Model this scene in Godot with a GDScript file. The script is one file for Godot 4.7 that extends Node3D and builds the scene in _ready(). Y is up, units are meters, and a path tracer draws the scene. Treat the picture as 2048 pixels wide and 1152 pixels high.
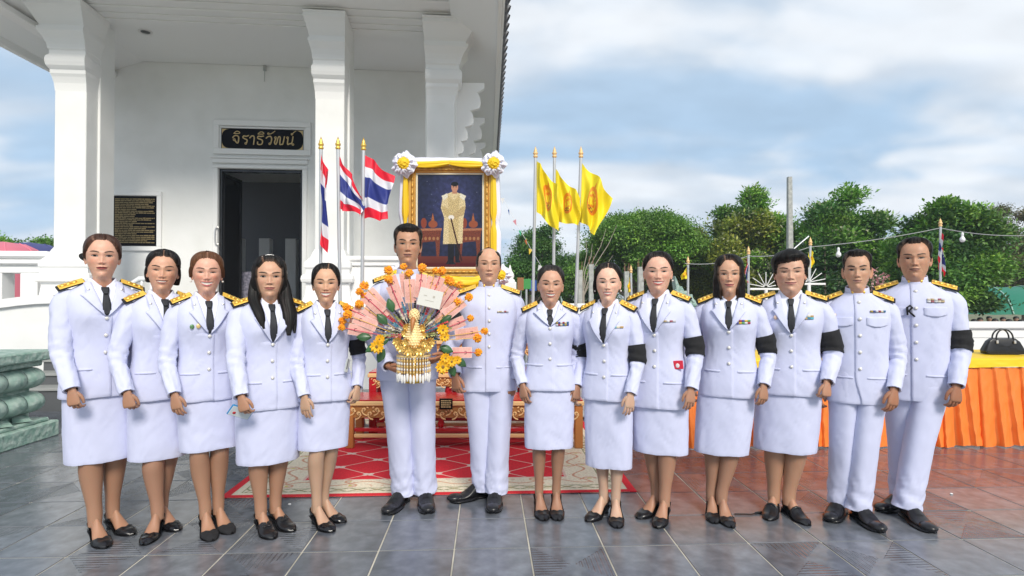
extends Node3D
# A group in white dress uniforms in front of a memorial hall. Metres, y up; the camera stands at x = z = 0 and looks along -z.

var M := {}
var used := {}
var rng := RandomNumberGenerator.new()
var fold := FastNoiseLite.new()
var fine := FastNoiseLite.new()


func _ready() -> void:
	rng.seed = 11
	fold.seed = 3
	fold.frequency = 1.0
	fold.fractal_octaves = 3
	fine.seed = 8
	fine.frequency = 1.0
	fine.fractal_octaves = 2
	var cam := Camera3D.new()
	cam.name = "camera"
	cam.position = Vector3(0, 1.356, 0)
	cam.rotation_degrees = Vector3(0.659, 0, 0)
	cam.fov = 54.03
	cam.near = 0.05
	cam.far = 600.0
	add_child(cam)
	cam.make_current()
	var env := Environment.new()
	env.background_mode = Environment.BG_SKY
	env.sky = Sky.new()
	env.sky.sky_material = make_sky()
	env.tonemap_mode = Environment.TONE_MAPPER_LINEAR
	env.tonemap_exposure = 2.12
	env.sdfgi_enabled = true
	env.ssao_enabled = true
	env.ssil_enabled = true
	env.fog_enabled = true
	env.fog_density = 0.0012
	env.fog_light_color = Color(0.82, 0.88, 0.95)
	var we := WorldEnvironment.new()
	we.name = "world_environment"
	we.environment = env
	add_child(we)
	var sun := DirectionalLight3D.new()
	sun.name = "sun"
	sun.light_color = Color(1.0, 0.97, 0.92)
	sun.light_energy = 0.5
	sun.light_angular_distance = 16.0
	sun.shadow_enabled = true
	sun.rotation_degrees = Vector3(-39, 18, 0)
	add_child(sun)
	make_materials()
	build_ground()
	build_hall()
	build_surroundings()
	build_trees()
	build_altar()
	build_flags()
	build_table()
	build_people()
	build_small_things()


# ---------------------------------------------------------------- sky
func make_sky() -> PanoramaSkyMaterial:
	var w := 1536
	var h := 768
	var im := Image.create(w, h, false, Image.FORMAT_RGBF)
	var n1 := FastNoiseLite.new()
	n1.seed = 21
	n1.frequency = 0.55
	n1.fractal_octaves = 6
	n1.fractal_gain = 0.52
	var n2 := FastNoiseLite.new()
	n2.seed = 5
	n2.frequency = 0.22
	n2.fractal_octaves = 3
	for j in h:
		var el := (0.5 - (j + 0.5) / h) * PI
		for i in w:
			if el < -0.03:
				im.set_pixel(i, j, Color(0.26, 0.28, 0.30))
				continue
			var az := ((i + 0.5) / w - 0.5) * TAU
			var y := sin(el)
			var k := 1.9 / (maxf(y, 0.0) + 0.24)
			var px := sin(az) * cos(el) * k
			var pz := -cos(az) * cos(el) * k
			var wx := n2.get_noise_2d(px * 1.7 + 40.0, pz * 1.7)
			var a := n1.get_noise_3d(px * 0.8 + wx * 0.9, pz * 1.5 + 7.0, y * 1.3)
			var b := n2.get_noise_2d(px * 1.6 - 9.0, pz * 2.6 + 3.0)
			var cloud := smoothstep(-0.42, 0.30, a + b * 0.5)
			var blue := Color(0.215, 0.295, 0.39).lerp(Color(0.225, 0.315, 0.42), smoothstep(0.35, 0.02, y))
			blue = blue.lerp(Color(0.28, 0.315, 0.36), smoothstep(0.25, 0.6, y) * 0.8)
			var pale := Color(0.435, 0.455, 0.48)
			var grey := Color(0.315, 0.355, 0.405)
			var shade := smoothstep(-0.25, 0.35, n2.get_noise_2d(px * 2.3 + 70.0, pz * 3.1 - 20.0) + a * 0.75)
			var c := blue.lerp(grey.lerp(pale, shade), cloud * 0.92)
			c = c.lerp(Color(0.39, 0.43, 0.475), smoothstep(0.14, -0.02, y) * 0.6)
			c = c.lerp(Color(0.44, 0.46, 0.48), 0.55 * smoothstep(-0.25, -0.65, az) * smoothstep(-2.6, -1.6, az))
			c *= 1.0 + 0.10 * n1.get_noise_3d(px * 3.4, pz * 6.0, 20.0)
			im.set_pixel(i, j, c)
	var m := PanoramaSkyMaterial.new()
	m.panorama = ImageTexture.create_from_image(im)
	m.energy_multiplier = 1.0
	return m


# ---------------------------------------------------------------- geometry helpers
class Geo:
	var v := PackedVector3Array()
	var n := PackedVector3Array()
	var c := PackedColorArray()
	var t := PackedVector2Array()
	var f := PackedInt32Array()
	var col := Color(1, 1, 1)

	# a grid of points, nu to a row; closed joins the last column to the first. hint says which way is out (zero: away from the middle)
	func grid(p: PackedVector3Array, nu: int, closed := false, hint := Vector3.ZERO, cols := PackedColorArray()) -> void:
		var nv := p.size() / nu
		var nn := PackedVector3Array()
		nn.resize(p.size())
		var mid := Vector3.ZERO
		for q in p:
			mid += q
		mid /= p.size()
		var total := 0.0
		for j in nv:
			var ja := maxi(j - 1, 0) * nu
			var jb := mini(j + 1, nv - 1) * nu
			for i in nu:
				var ia := i - 1
				var ib := i + 1
				if closed:
					ia = (ia + nu) % nu
					ib = ib % nu
				else:
					ia = maxi(ia, 0)
					ib = mini(ib, nu - 1)
				var k := j * nu + i
				var x := (p[j * nu + ib] - p[j * nu + ia]).cross(p[jb + i] - p[ja + i])
				var l := x.length()
				if l > 1e-12:
					x /= l
					nn[k] = x
					total += x.dot(hint if hint != Vector3.ZERO else p[k] - mid)
		for e in [0, nv - 1]:
			var sum := Vector3.ZERO
			var bad := false
			for i in nu:
				if nn[e * nu + i] == Vector3.ZERO:
					bad = true
			if bad and nv > 1:
				var o: int = 1 if e == 0 else nv - 2
				for i in nu:
					sum += nn[o * nu + i]
				sum = sum.normalized()
				for i in nu:
					if nn[e * nu + i] == Vector3.ZERO:
						nn[e * nu + i] = sum if closed else nn[o * nu + i]
		var flip := total < 0.0
		if flip:
			for k in nn.size():
				nn[k] = -nn[k]
		var base := v.size()
		v.append_array(p)
		n.append_array(nn)
		if cols.size() == p.size():
			c.append_array(cols)
		else:
			var cc := PackedColorArray()
			cc.resize(p.size())
			cc.fill(col)
			c.append_array(cc)
		for j in nv:
			for i in nu:
				t.push_back(Vector2(float(i) / maxi(nu - 1, 1), 1.0 - float(j) / maxi(nv - 1, 1)))
		var last := nu if closed else nu - 1
		for j in nv - 1:
			for i in last:
				var a := base + j * nu + i
				var b := base + j * nu + (i + 1) % nu
				if flip:
					f.append_array(PackedInt32Array([a, b, b + nu, a, b + nu, a + nu]))
				else:
					f.append_array(PackedInt32Array([a, b + nu, b, a, a + nu, b + nu]))

	func face(pts: Array, hint: Vector3, uvs := []) -> void:
		var q := pts.duplicate()
		var u := uvs.duplicate()
		var nn: Vector3 = (q[1] - q[0]).cross(q[2] - q[0])
		if nn.length() < 1e-12 and q.size() > 3:
			nn = (q[2] - q[0]).cross(q[3] - q[0])
		nn = nn.normalized()
		if nn.dot(hint) < 0.0:
			q.reverse()
			u.reverse()
			nn = -nn
		var base := v.size()
		for k in q.size():
			v.push_back(q[k])
			n.push_back(nn)
			c.push_back(col)
			t.push_back(u[k] if u.size() else Vector2.ZERO)
		for k in range(1, q.size() - 1):
			f.append_array(PackedInt32Array([base, base + k + 1, base + k]))

	# a box with chamfered edges; T's origin is its middle
	func box(T: Transform3D, size: Vector3, bev := 0.0) -> void:
		var h := size * 0.5
		bev = minf(bev, minf(h.x, minf(h.y, h.z)) * 0.9)
		var P := func(a: int, s: Vector3) -> Vector3:
			var r := Vector3(s.x * h.x, s.y * h.y, s.z * h.z)
			for k in 3:
				if k != a:
					r[k] -= s[k] * bev
			return T * r
		for a in 3:
			var b := (a + 1) % 3
			var e := (a + 2) % 3
			for s in [-1.0, 1.0]:
				var pts := []
				for st in [[-1, -1], [1, -1], [1, 1], [-1, 1]]:
					var sg := Vector3.ZERO
					sg[a] = s
					sg[b] = st[0]
					sg[e] = st[1]
					pts.append(P.call(a, sg))
				var out := Vector3.ZERO
				out[a] = s
				face(pts, T.basis * out, [Vector2(0, 1), Vector2(1, 1), Vector2(1, 0), Vector2(0, 0)])
		if bev <= 0.0:
			return
		for a in 3:
			var b := (a + 1) % 3
			var e := (a + 2) % 3
			for s in [-1.0, 1.0]:
				for r in [-1.0, 1.0]:
					var s0 := Vector3.ZERO
					s0[a] = s
					s0[b] = r
					s0[e] = -1
					var s1 := s0
					s1[e] = 1
					var out := s0
					out[e] = 0
					face([P.call(a, s0), P.call(a, s1), P.call(b, s1), P.call(b, s0)], T.basis * out)
		for x in [-1.0, 1.0]:
			for y in [-1.0, 1.0]:
				for z in [-1.0, 1.0]:
					var s := Vector3(x, y, z)
					face([P.call(0, s), P.call(1, s), P.call(2, s)], T.basis * s)

	func block(a: Vector3, b: Vector3, bev := 0.0) -> void:
		box(Transform3D(Basis.IDENTITY, (a + b) * 0.5), (b - a).abs(), bev)

	# a round tube along a path, with rounded ends when cap
	func tube(path: PackedVector3Array, rad: PackedFloat32Array, seg := 8, cap := true, flat := 1.0) -> void:
		var m := path.size()
		var p := PackedVector3Array()
		var up := Vector3.ZERO
		var rows := []
		for j in m:
			var d := (path[mini(j + 1, m - 1)] - path[maxi(j - 1, 0)]).normalized()
			if up == Vector3.ZERO:
				up = Vector3.UP if absf(d.y) < 0.9 else Vector3.BACK
			up = (up - d * up.dot(d)).normalized()
			rows.append([path[j], rad[j], up, d])
		if cap:
			var a: Array = rows[0]
			var b: Array = rows[m - 1]
			rows.push_front([a[0] - a[3] * a[1] * 0.5, a[1] * 0.8, a[2], a[3]])
			rows.push_front([a[0] - a[3] * a[1] * 0.85, 0.0, a[2], a[3]])
			rows.push_back([b[0] + b[3] * b[1] * 0.5, b[1] * 0.8, b[2], b[3]])
			rows.push_back([b[0] + b[3] * b[1] * 0.85, 0.0, b[2], b[3]])
		for r in rows:
			var side: Vector3 = r[3].cross(r[2])
			for i in seg:
				var g := TAU * i / seg
				p.push_back(r[0] + (r[2] * cos(g) * flat + side * sin(g)) * r[1])
		# the hint of a bent tube cannot be its middle: take the first row's own outward side
		var before := n.size()
		grid(p, seg, true)
		var k := (2 if cap else 0) * seg
		var want: Vector3 = p[k] - rows[2 if cap else 0][0]
		if n[before + k].dot(want) < 0.0:
			for q in range(before, n.size()):
				n[q] = -n[q]
			var faces := (rows.size() - 1) * seg * 6
			for q in range(f.size() - faces, f.size(), 3):
				var s := f[q + 1]
				f[q + 1] = f[q + 2]
				f[q + 2] = s

	# a turned shape: profile of (radius, height)
	func lathe(T: Transform3D, prof: Array, seg := 16, squash := 1.0) -> void:
		var p := PackedVector3Array()
		for q in prof:
			for i in seg:
				var g := TAU * i / seg
				p.push_back(T * Vector3(sin(g) * q.x, q.y, cos(g) * q.x * squash))
		grid(p, seg, true)

	func ball(at: Vector3, r: Vector3, seg := 10, rings := 7, B := Basis.IDENTITY) -> void:
		var p := PackedVector3Array()
		for j in rings:
			var a := -PI / 2 + PI * j / (rings - 1)
			for i in seg:
				var g := TAU * i / seg
				p.push_back(at + B * (Vector3(sin(g) * cos(a), sin(a), cos(g) * cos(a)) * r))
		grid(p, seg, true)

	# a square-sectioned turned shape: profile rows of (out, height), the flare scaled per side (front, right, back, left)
	func square(T: Transform3D, hx: float, hz: float, prof: Array, k := [1.0, 1.0, 1.0, 1.0]) -> void:
		for j in prof.size() - 1:
			var a: Vector2 = prof[j]
			var b: Vector2 = prof[j + 1]
			var lo := [Vector3(-hx - a.x * k[3], a.y, hz + a.x * k[0]), Vector3(hx + a.x * k[1], a.y, hz + a.x * k[0]), Vector3(hx + a.x * k[1], a.y, -hz - a.x * k[2]), Vector3(-hx - a.x * k[3], a.y, -hz - a.x * k[2])]
			var hi := [Vector3(-hx - b.x * k[3], b.y, hz + b.x * k[0]), Vector3(hx + b.x * k[1], b.y, hz + b.x * k[0]), Vector3(hx + b.x * k[1], b.y, -hz - b.x * k[2]), Vector3(-hx - b.x * k[3], b.y, -hz - b.x * k[2])]
			var slope := (b.x - a.x)
			for s in 4:
				var e := (s + 1) % 4
				var mid: Vector3 = (lo[s] + lo[e] + hi[s] + hi[e]) * 0.25
				var out: Vector3 = Vector3(mid.x if s % 2 == 1 else 0.0, 0, mid.z if s % 2 == 0 else 0.0).normalized() * maxf(absf(b.y - a.y), 0.0001) + Vector3(0, -slope * signf(b.y - a.y + 1e-9), 0)
				face([T * lo[s], T * lo[e], T * hi[e], T * hi[s]], T.basis * out)
		for e in [0, prof.size() - 1]:
			var a: Vector2 = prof[e]
			var other: Vector2 = prof[1 if e == 0 else e - 1]
			face([T * Vector3(-hx - a.x * k[3], a.y, hz + a.x * k[0]), T * Vector3(hx + a.x * k[1], a.y, hz + a.x * k[0]), T * Vector3(hx + a.x * k[1], a.y, -hz - a.x * k[2]), T * Vector3(-hx - a.x * k[3], a.y, -hz - a.x * k[2])], T.basis * Vector3(0, a.y - other.y + (1e-6 if e else -1e-6), 0))

	# a flat outline (x, y) pushed out from -depth/2 to depth/2 along z
	func prism(T: Transform3D, poly: PackedVector2Array, depth: float) -> void:
		var tri := Geometry2D.triangulate_polygon(poly)
		var h := depth * 0.5
		for s in [-1.0, 1.0]:
			for k in range(0, tri.size(), 3):
				var pts := []
				var uvs := []
				for e in 3:
					var q := poly[tri[k + e]]
					pts.append(T * Vector3(q.x, q.y, h * s))
					uvs.append(q)
				face(pts, T.basis * Vector3(0, 0, s), uvs)
		var area := 0.0
		for k in poly.size():
			area += poly[k].cross(poly[(k + 1) % poly.size()])
		for k in poly.size():
			var a := poly[k]
			var b := poly[(k + 1) % poly.size()]
			var o := Vector2(b.y - a.y, a.x - b.x) * signf(area)
			face([T * Vector3(a.x, a.y, -h), T * Vector3(b.x, b.y, -h), T * Vector3(b.x, b.y, h), T * Vector3(a.x, a.y, h)], T.basis * Vector3(o.x, o.y, 0))

	func mesh() -> ArrayMesh:
		var a := []
		a.resize(Mesh.ARRAY_MAX)
		a[Mesh.ARRAY_VERTEX] = v
		a[Mesh.ARRAY_NORMAL] = n
		a[Mesh.ARRAY_COLOR] = c
		a[Mesh.ARRAY_TEX_UV] = t
		a[Mesh.ARRAY_INDEX] = f
		var m := ArrayMesh.new()
		m.add_surface_from_arrays(Mesh.PRIMITIVE_TRIANGLES, a)
		return m


func numbered(called: String) -> String:
	if not used.has(called):
		used[called] = 0
		return called
	used[called] += 1
	return "%s_%03d" % [called, used[called]]


func obj(called: String, g: Geo, m: Material, parent: Node3D = null) -> MeshInstance3D:
	return put(called, g.mesh(), m, parent)


func put(called: String, mesh: Mesh, m: Material, parent: Node3D = null) -> MeshInstance3D:
	var o := MeshInstance3D.new()
	o.mesh = mesh
	o.material_override = m
	if parent == null:
		o.name = numbered(called)
		add_child(o)
	else:
		var name_now := called
		var k := 0
		while parent.has_node(name_now):
			k += 1
			name_now = "%s_%03d" % [called, k]
		o.name = name_now
		parent.add_child(o)
	return o


func tag(o: Node3D, label: String, category: String, group := "") -> Node3D:
	o.set_meta("label", label)
	o.set_meta("category", category)
	if group:
		o.set_meta("group", group)
	return o


func thing(called: String, label: String, category: String, at := Vector3.ZERO, turn := 0.0, group := "") -> Node3D:
	var o := Node3D.new()
	o.name = numbered(called)
	o.position = at
	o.rotation.y = deg_to_rad(turn)
	add_child(o)
	return tag(o, label, category, group)


func struct(o: Node3D, kind := "structure") -> Node3D:
	o.set_meta("kind", kind)
	return o


func at3(x: float, y: float, z: float) -> Transform3D:
	return Transform3D(Basis.IDENTITY, Vector3(x, y, z))


# a frame whose y runs along d, and whose z leans towards zt
func aim(origin: Vector3, d: Vector3, zt: Vector3) -> Transform3D:
	var y := d.normalized()
	var z := (zt - y * zt.dot(y)).normalized()
	return Transform3D(Basis(y.cross(z), y, z), origin)


func smooth_path(pts: Array, times := 2) -> Array:
	# Chaikin on Vector4 (x, y, z, radius), ends kept
	var p := pts
	for k in times:
		var q := [p[0]]
		for i in p.size() - 1:
			q.append(p[i].lerp(p[i + 1], 0.25))
			q.append(p[i].lerp(p[i + 1], 0.75))
		q.append(p[p.size() - 1])
		p = q
	return p


func lin(r: float, g: float, b: float, a := 1.0) -> Color:
	var c := Color(r, g, b).linear_to_srgb()
	c.a = a
	return c


func paint(r: float, g: float, b: float, rough := 0.6, metal := 0.0) -> StandardMaterial3D:
	var m := StandardMaterial3D.new()
	m.albedo_color = lin(r, g, b)
	m.roughness = rough
	m.metallic = metal
	return m


func vertex_paint(rough := 0.6, metal := 0.0) -> StandardMaterial3D:
	var m := StandardMaterial3D.new()
	m.vertex_color_use_as_albedo = true
	m.roughness = rough
	m.metallic = metal
	return m


func mottled(a: Color, b: Color, freq: float, size: int, seed_now: int, octaves := 4) -> NoiseTexture2D:
	var t := NoiseTexture2D.new()
	t.width = size
	t.height = size
	t.seamless = true
	var n := FastNoiseLite.new()
	n.seed = seed_now
	n.frequency = freq
	n.fractal_octaves = octaves
	t.noise = n
	var g := Gradient.new()
	g.set_color(0, a.linear_to_srgb())
	g.set_color(1, b.linear_to_srgb())
	t.color_ramp = g
	return t


func tri(m: StandardMaterial3D, scale: float) -> StandardMaterial3D:
	m.uv1_triplanar = true
	m.uv1_world_triplanar = true
	m.uv1_scale = Vector3.ONE * scale
	return m


func relief(m: StandardMaterial3D, freq: float, size: int, height_cm: float, seed_now: int) -> StandardMaterial3D:
	var t := NoiseTexture2D.new()
	t.width = size
	t.height = size
	t.seamless = true
	var n := FastNoiseLite.new()
	n.seed = seed_now
	n.frequency = freq
	n.fractal_octaves = 4
	t.noise = n
	m.heightmap_enabled = true
	m.heightmap_texture = t
	m.heightmap_scale = height_cm
	return m


func make_materials() -> void:
	var wall := paint(1, 1, 1, 0.75)
	wall.albedo_texture = mottled(Color(0.77, 0.775, 0.755), Color(0.86, 0.865, 0.855), 0.010, 256, 4, 6)
	relief(tri(wall, 0.45), 0.03, 256, 0.3, 6)
	M.wall = wall
	M.trim = paint(0.84, 0.84, 0.83, 0.6)
	M.ceiling = paint(0.85, 0.85, 0.84, 0.8)
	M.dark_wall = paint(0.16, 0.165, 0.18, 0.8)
	var cloth := paint(0.575, 0.60, 0.79, 0.85)
	cloth.rim_enabled = true
	cloth.rim = 0.25
	tri(cloth, 5.0)
	M.uniform = cloth
	M.shirt = paint(0.72, 0.75, 0.88, 0.8)
	M.black_cloth = paint(0.011, 0.011, 0.013, 0.9)
	M.tie = paint(0.018, 0.02, 0.026, 0.7)
	M.skin = vertex_paint(0.5)
	M.skin.subsurf_scatter_enabled = true
	M.skin.subsurf_scatter_strength = 0.15
	M.eye = vertex_paint(0.18)
	M.hair = vertex_paint(0.5)
	M.hair.metallic_specular = 0.3
	M.leather = paint(0.010, 0.010, 0.012, 0.28)
	M.patent = paint(0.008, 0.008, 0.010, 0.12)
	M.gold = paint(0.85, 0.55, 0.12, 0.38, 0.75)
	M.braid = paint(0.80, 0.50, 0.07, 0.5, 0.15)
	M.silver = paint(0.75, 0.74, 0.72, 0.3, 0.8)
	M.pearl = paint(0.72, 0.70, 0.66, 0.3, 0.35)
	M.any = vertex_paint(0.6)
	M.shiny = vertex_paint(0.25)
	M.steel = paint(0.62, 0.64, 0.66, 0.35, 0.7)
	M.pole = paint(0.55, 0.57, 0.59, 0.4, 0.4)
	M.red_lacquer = paint(0.42, 0.012, 0.018, 0.25)
	M.carved_gold = paint(0.80, 0.52, 0.24, 0.5, 0.2)
	M.granite = paint(0.005, 0.005, 0.007, 0.3)
	M.granite.metallic_specular = 0.2
	M.gilt = paint(0.62, 0.46, 0.22, 0.45, 0.1)
	M.glass = paint(0.02, 0.02, 0.022, 0.08)
	M.plastic = paint(0.75, 0.77, 0.78, 0.35)
	M.roof = paint(0.16, 0.165, 0.18, 0.7)
	var wood := paint(0.5, 0.19, 0.05, 0.4)
	M.orange_wood = wood
	var patina := paint(1, 1, 1, 0.55)
	patina.albedo_texture = mottled(Color(0.14, 0.27, 0.22), Color(0.50, 0.58, 0.53), 0.03, 256, 9)
	relief(tri(patina, 1.4), 0.04, 256, 0.8, 2)
	M.patina = patina
	var conc := paint(1, 1, 1, 0.9)
	conc.albedo_texture = mottled(Color(0.30, 0.31, 0.30), Color(0.52, 0.53, 0.50), 0.03, 256, 19)
	tri(conc, 0.8)
	M.concrete = conc
	M.bark = paint(0.16, 0.13, 0.10, 0.9)
	M.leaf = vertex_paint(0.5)
	M.leaf.backlight_enabled = true
	M.leaf.backlight = Color(0.55, 0.7, 0.25)
	M.satin_yellow = paint(0.84, 0.55, 0.008, 0.45)
	M.satin_white = paint(0.74, 0.75, 0.86, 0.5)
	M.satin_orange = paint(0.86, 0.21, 0.03, 0.6)
	M.cloth_any = vertex_paint(0.75)
	M.cloth_any.backlight_enabled = true
	M.cloth_any.backlight = Color(0.25, 0.25, 0.25)


# ---------------------------------------------------------------- ground and paving
func rib_map(ribbed: bool, seed_now: int) -> ImageTexture:
	var s := 192
	var im := Image.create(s, s, false, Image.FORMAT_L8)
	var n := FastNoiseLite.new()
	n.seed = seed_now
	n.frequency = 0.03
	for j in s:
		for i in s:
			var u := (i + 0.5) / s
			var v := (j + 0.5) / s
			var h := 0.35 + 0.1 * n.get_noise_2d(i, j)
			if ribbed and ((v > u and u + v < 0.96) or (v < u - 0.06 and u + v > 1.04)):
				h += 0.5 * smoothstep(-0.4, 0.4, sin((v if u + v < 1.0 else u) * TAU * 15.0))
			im.set_pixel(i, j, Color(h, h, h))
	return ImageTexture.create_from_image(im)


func tile_material(base: Color, ribbed: bool, k: int) -> StandardMaterial3D:
	var m := StandardMaterial3D.new()
	m.albedo_texture = mottled(base * 0.68, base * 1.38, 0.022, 128, 40 + k, 6)
	m.uv1_scale = Vector3(1, 1, 1)
	m.roughness = 0.22
	m.metallic_specular = 0.75
	m.heightmap_enabled = true
	m.heightmap_texture = rib_map(ribbed, k)
	m.heightmap_scale = 0.7 if ribbed else 0.10
	return m


func build_ground() -> void:
	var g := Geo.new()
	g.face([Vector3(-300, -1.2, 60), Vector3(300, -1.2, 60), Vector3(300, -1.2, -420), Vector3(-300, -1.2, -420)], Vector3.UP)
	var earth := paint(1, 1, 1, 0.95)
	earth.albedo_texture = mottled(Color(0.10, 0.13, 0.05), Color(0.24, 0.21, 0.14), 0.02, 256, 70)
	tri(earth, 0.07)
	struct(obj("ground", g, earth))
	var th := deg_to_rad(2.53)
	var plaza := Node3D.new()
	plaza.name = "plaza_pavement"
	plaza.rotation.y = th
	add_child(plaza)
	struct(plaza)
	g = Geo.new()
	g.face([Vector3(-16, -0.0035, 6), Vector3(16, -0.0035, 6), Vector3(16, -0.0035, -15), Vector3(-16, -0.0035, -15)], Vector3.UP)
	var grout := paint(1, 1, 1, 0.9)
	grout.albedo_texture = mottled(Color(0.34, 0.32, 0.26), Color(0.62, 0.59, 0.50), 0.03, 128, 71)
	tri(grout, 0.9)
	obj("grout", g, grout, plaza)
	var mats := []
	var k := 0
	for base in [Color(0.118, 0.130, 0.152), Color(0.138, 0.150, 0.172), Color(0.104, 0.116, 0.138), Color(0.132, 0.110, 0.121), Color(0.150, 0.127, 0.137), Color(0.120, 0.098, 0.110)]:
		mats.append([tile_material(base, false, k), tile_material(base, true, k)])
		k += 1
	var pale := tile_material(Color(0.17, 0.18, 0.20), false, 9)
	var tile := Geo.new()
	tile.box(at3(0, -0.005, 0), Vector3(0.392, 0.011, 0.392), 0.0022)
	var tm := tile.mesh()
	# one joint crosses at this ground point of the plaza
	var j0 := Vector3(-0.294, 0.000, -2.738)
	var j1 := Vector3(0.096, 0.000, -3.038)
	var ox := j0.x * cos(th) - j0.z * sin(th)
	var oz := j1.x * sin(th) + j1.z * cos(th)
	var r := RandomNumberGenerator.new()
	r.seed = 77
	var far := [Geo.new(), Geo.new()]
	var count := 0
	for b in range(5, -28, -1):
		for a in range(-36, 36):
			var lx := ox + (a + 0.5) * 0.4
			var lz := oz + (b + 0.5) * 0.4 - 0.004
			var wx := lx * cos(th) + lz * sin(th)
			var wz := -lx * sin(th) + lz * cos(th)
			var red := (wz < -4.02 + 0.2 and wx > 0.62) or (wz < -3.62 and wx > 3.0)
			var tone := r.randi() % 3
			var ribbed := r.randf() < (0.62 if absf(wx + 0.2) > 1.3 else 0.15)
			var turn := r.randi() % 4
			var in_view := absf(wx) < -wz * 0.906 + 0.35 and wz < -2.3
			if in_view and wz > -5.25 and count < 300:
				var o := MeshInstance3D.new()
				o.mesh = tm
				o.material_override = mats[tone + (3 if red else 0)][1 if ribbed else 0]
				if wx > 3.0 and wx < 3.5 and wz > -3.9 and wz < -3.3:
					o.material_override = pale
				o.name = "tile" if count == 0 else "tile_%03d" % count
				o.position = Vector3(lx, r.randf_range(-0.0006, 0.0006), lz)
				o.rotation = Vector3(r.randf_range(-0.0016, 0.0016), turn * PI / 2, r.randf_range(-0.0016, 0.0016))
				plaza.add_child(o)
				count += 1
			elif wz < 1.0 and absf(wx) < 13.0:
				far[1 if red else 0].box(at3(lx, -0.005, lz), Vector3(0.392, 0.011, 0.392), 0.0)
	for e in 2:
		struct(obj("far_tiles", far[e], mats[3 if e else 0][0], plaza), "stuff")


# ---------------------------------------------------------------- the hall
func capital_profile() -> Array:
	return [Vector2(0.0, 4.25), Vector2(0.012, 4.36), Vector2(0.035, 4.44), Vector2(0.055, 4.48), Vector2(0.055, 4.53), Vector2(0.075, 4.55), Vector2(0.10, 4.58), Vector2(0.112, 4.63), Vector2(0.112, 4.67), Vector2(0.10, 4.71), Vector2(0.075, 4.735), Vector2(0.065, 4.75), Vector2(0.065, 4.80), Vector2(0.085, 4.82), Vector2(0.085, 4.84), Vector2(0.095, 4.88), Vector2(0.13, 4.95), Vector2(0.19, 5.02), Vector2(0.20, 5.03), Vector2(0.20, 5.08), Vector2(0.17, 5.09), Vector2(0.17, 5.12), Vector2(0.20, 5.16), Vector2(0.24, 5.22), Vector2(0.30, 5.30), Vector2(0.33, 5.33), Vector2(0.33, 5.385), Vector2(0.345, 5.39), Vector2(0.345, 5.41)]


func base_profile() -> Array:
	return [Vector2(0.30, 0.67), Vector2(0.30, 0.84), Vector2(0.26, 0.86), Vector2(0.26, 0.98), Vector2(0.29, 1.0), Vector2(0.29, 1.10), Vector2(0.22, 1.14), Vector2(0.15, 1.22), Vector2(0.11, 1.34), Vector2(0.095, 1.48), Vector2(0.10, 1.52), Vector2(0.15, 1.54), Vector2(0.16, 1.58), Vector2(0.15, 1.63), Vector2(0.10, 1.66), Vector2(0.10, 1.72), Vector2(0.12, 1.75), Vector2(0.12, 1.82), Vector2(0.05, 1.90), Vector2(0.02, 1.98), Vector2(0.0, 2.02)]


func curl_plate(s: float) -> PackedVector2Array:
	# the scalloped outline of an eaves bracket: flat against the wall on x = 0
	var p := PackedVector2Array([Vector2(0, 0)])
	for q in [[0.10, 0.05, 0.06], [0.17, 0.22, 0.08], [0.25, 0.42, 0.09], [0.36, 0.66, 0.10], [0.50, 0.92, 0.11]]:
		for k in 5:
			var a := -1.1 + k * 0.55
			p.push_back(Vector2(q[0] * 0.72 + cos(a) * q[2] * 0.4, q[1] + sin(a) * q[2]) * s)
		p.push_back(Vector2(q[0] * 0.72 - 0.01, q[1] + q[2] * 1.25) * s)
	p.push_back(Vector2(0.46, 1.12) * s)
	p.push_back(Vector2(0.46, 1.2) * s)
	p.push_back(Vector2(0, 1.2) * s)
	return p


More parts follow.
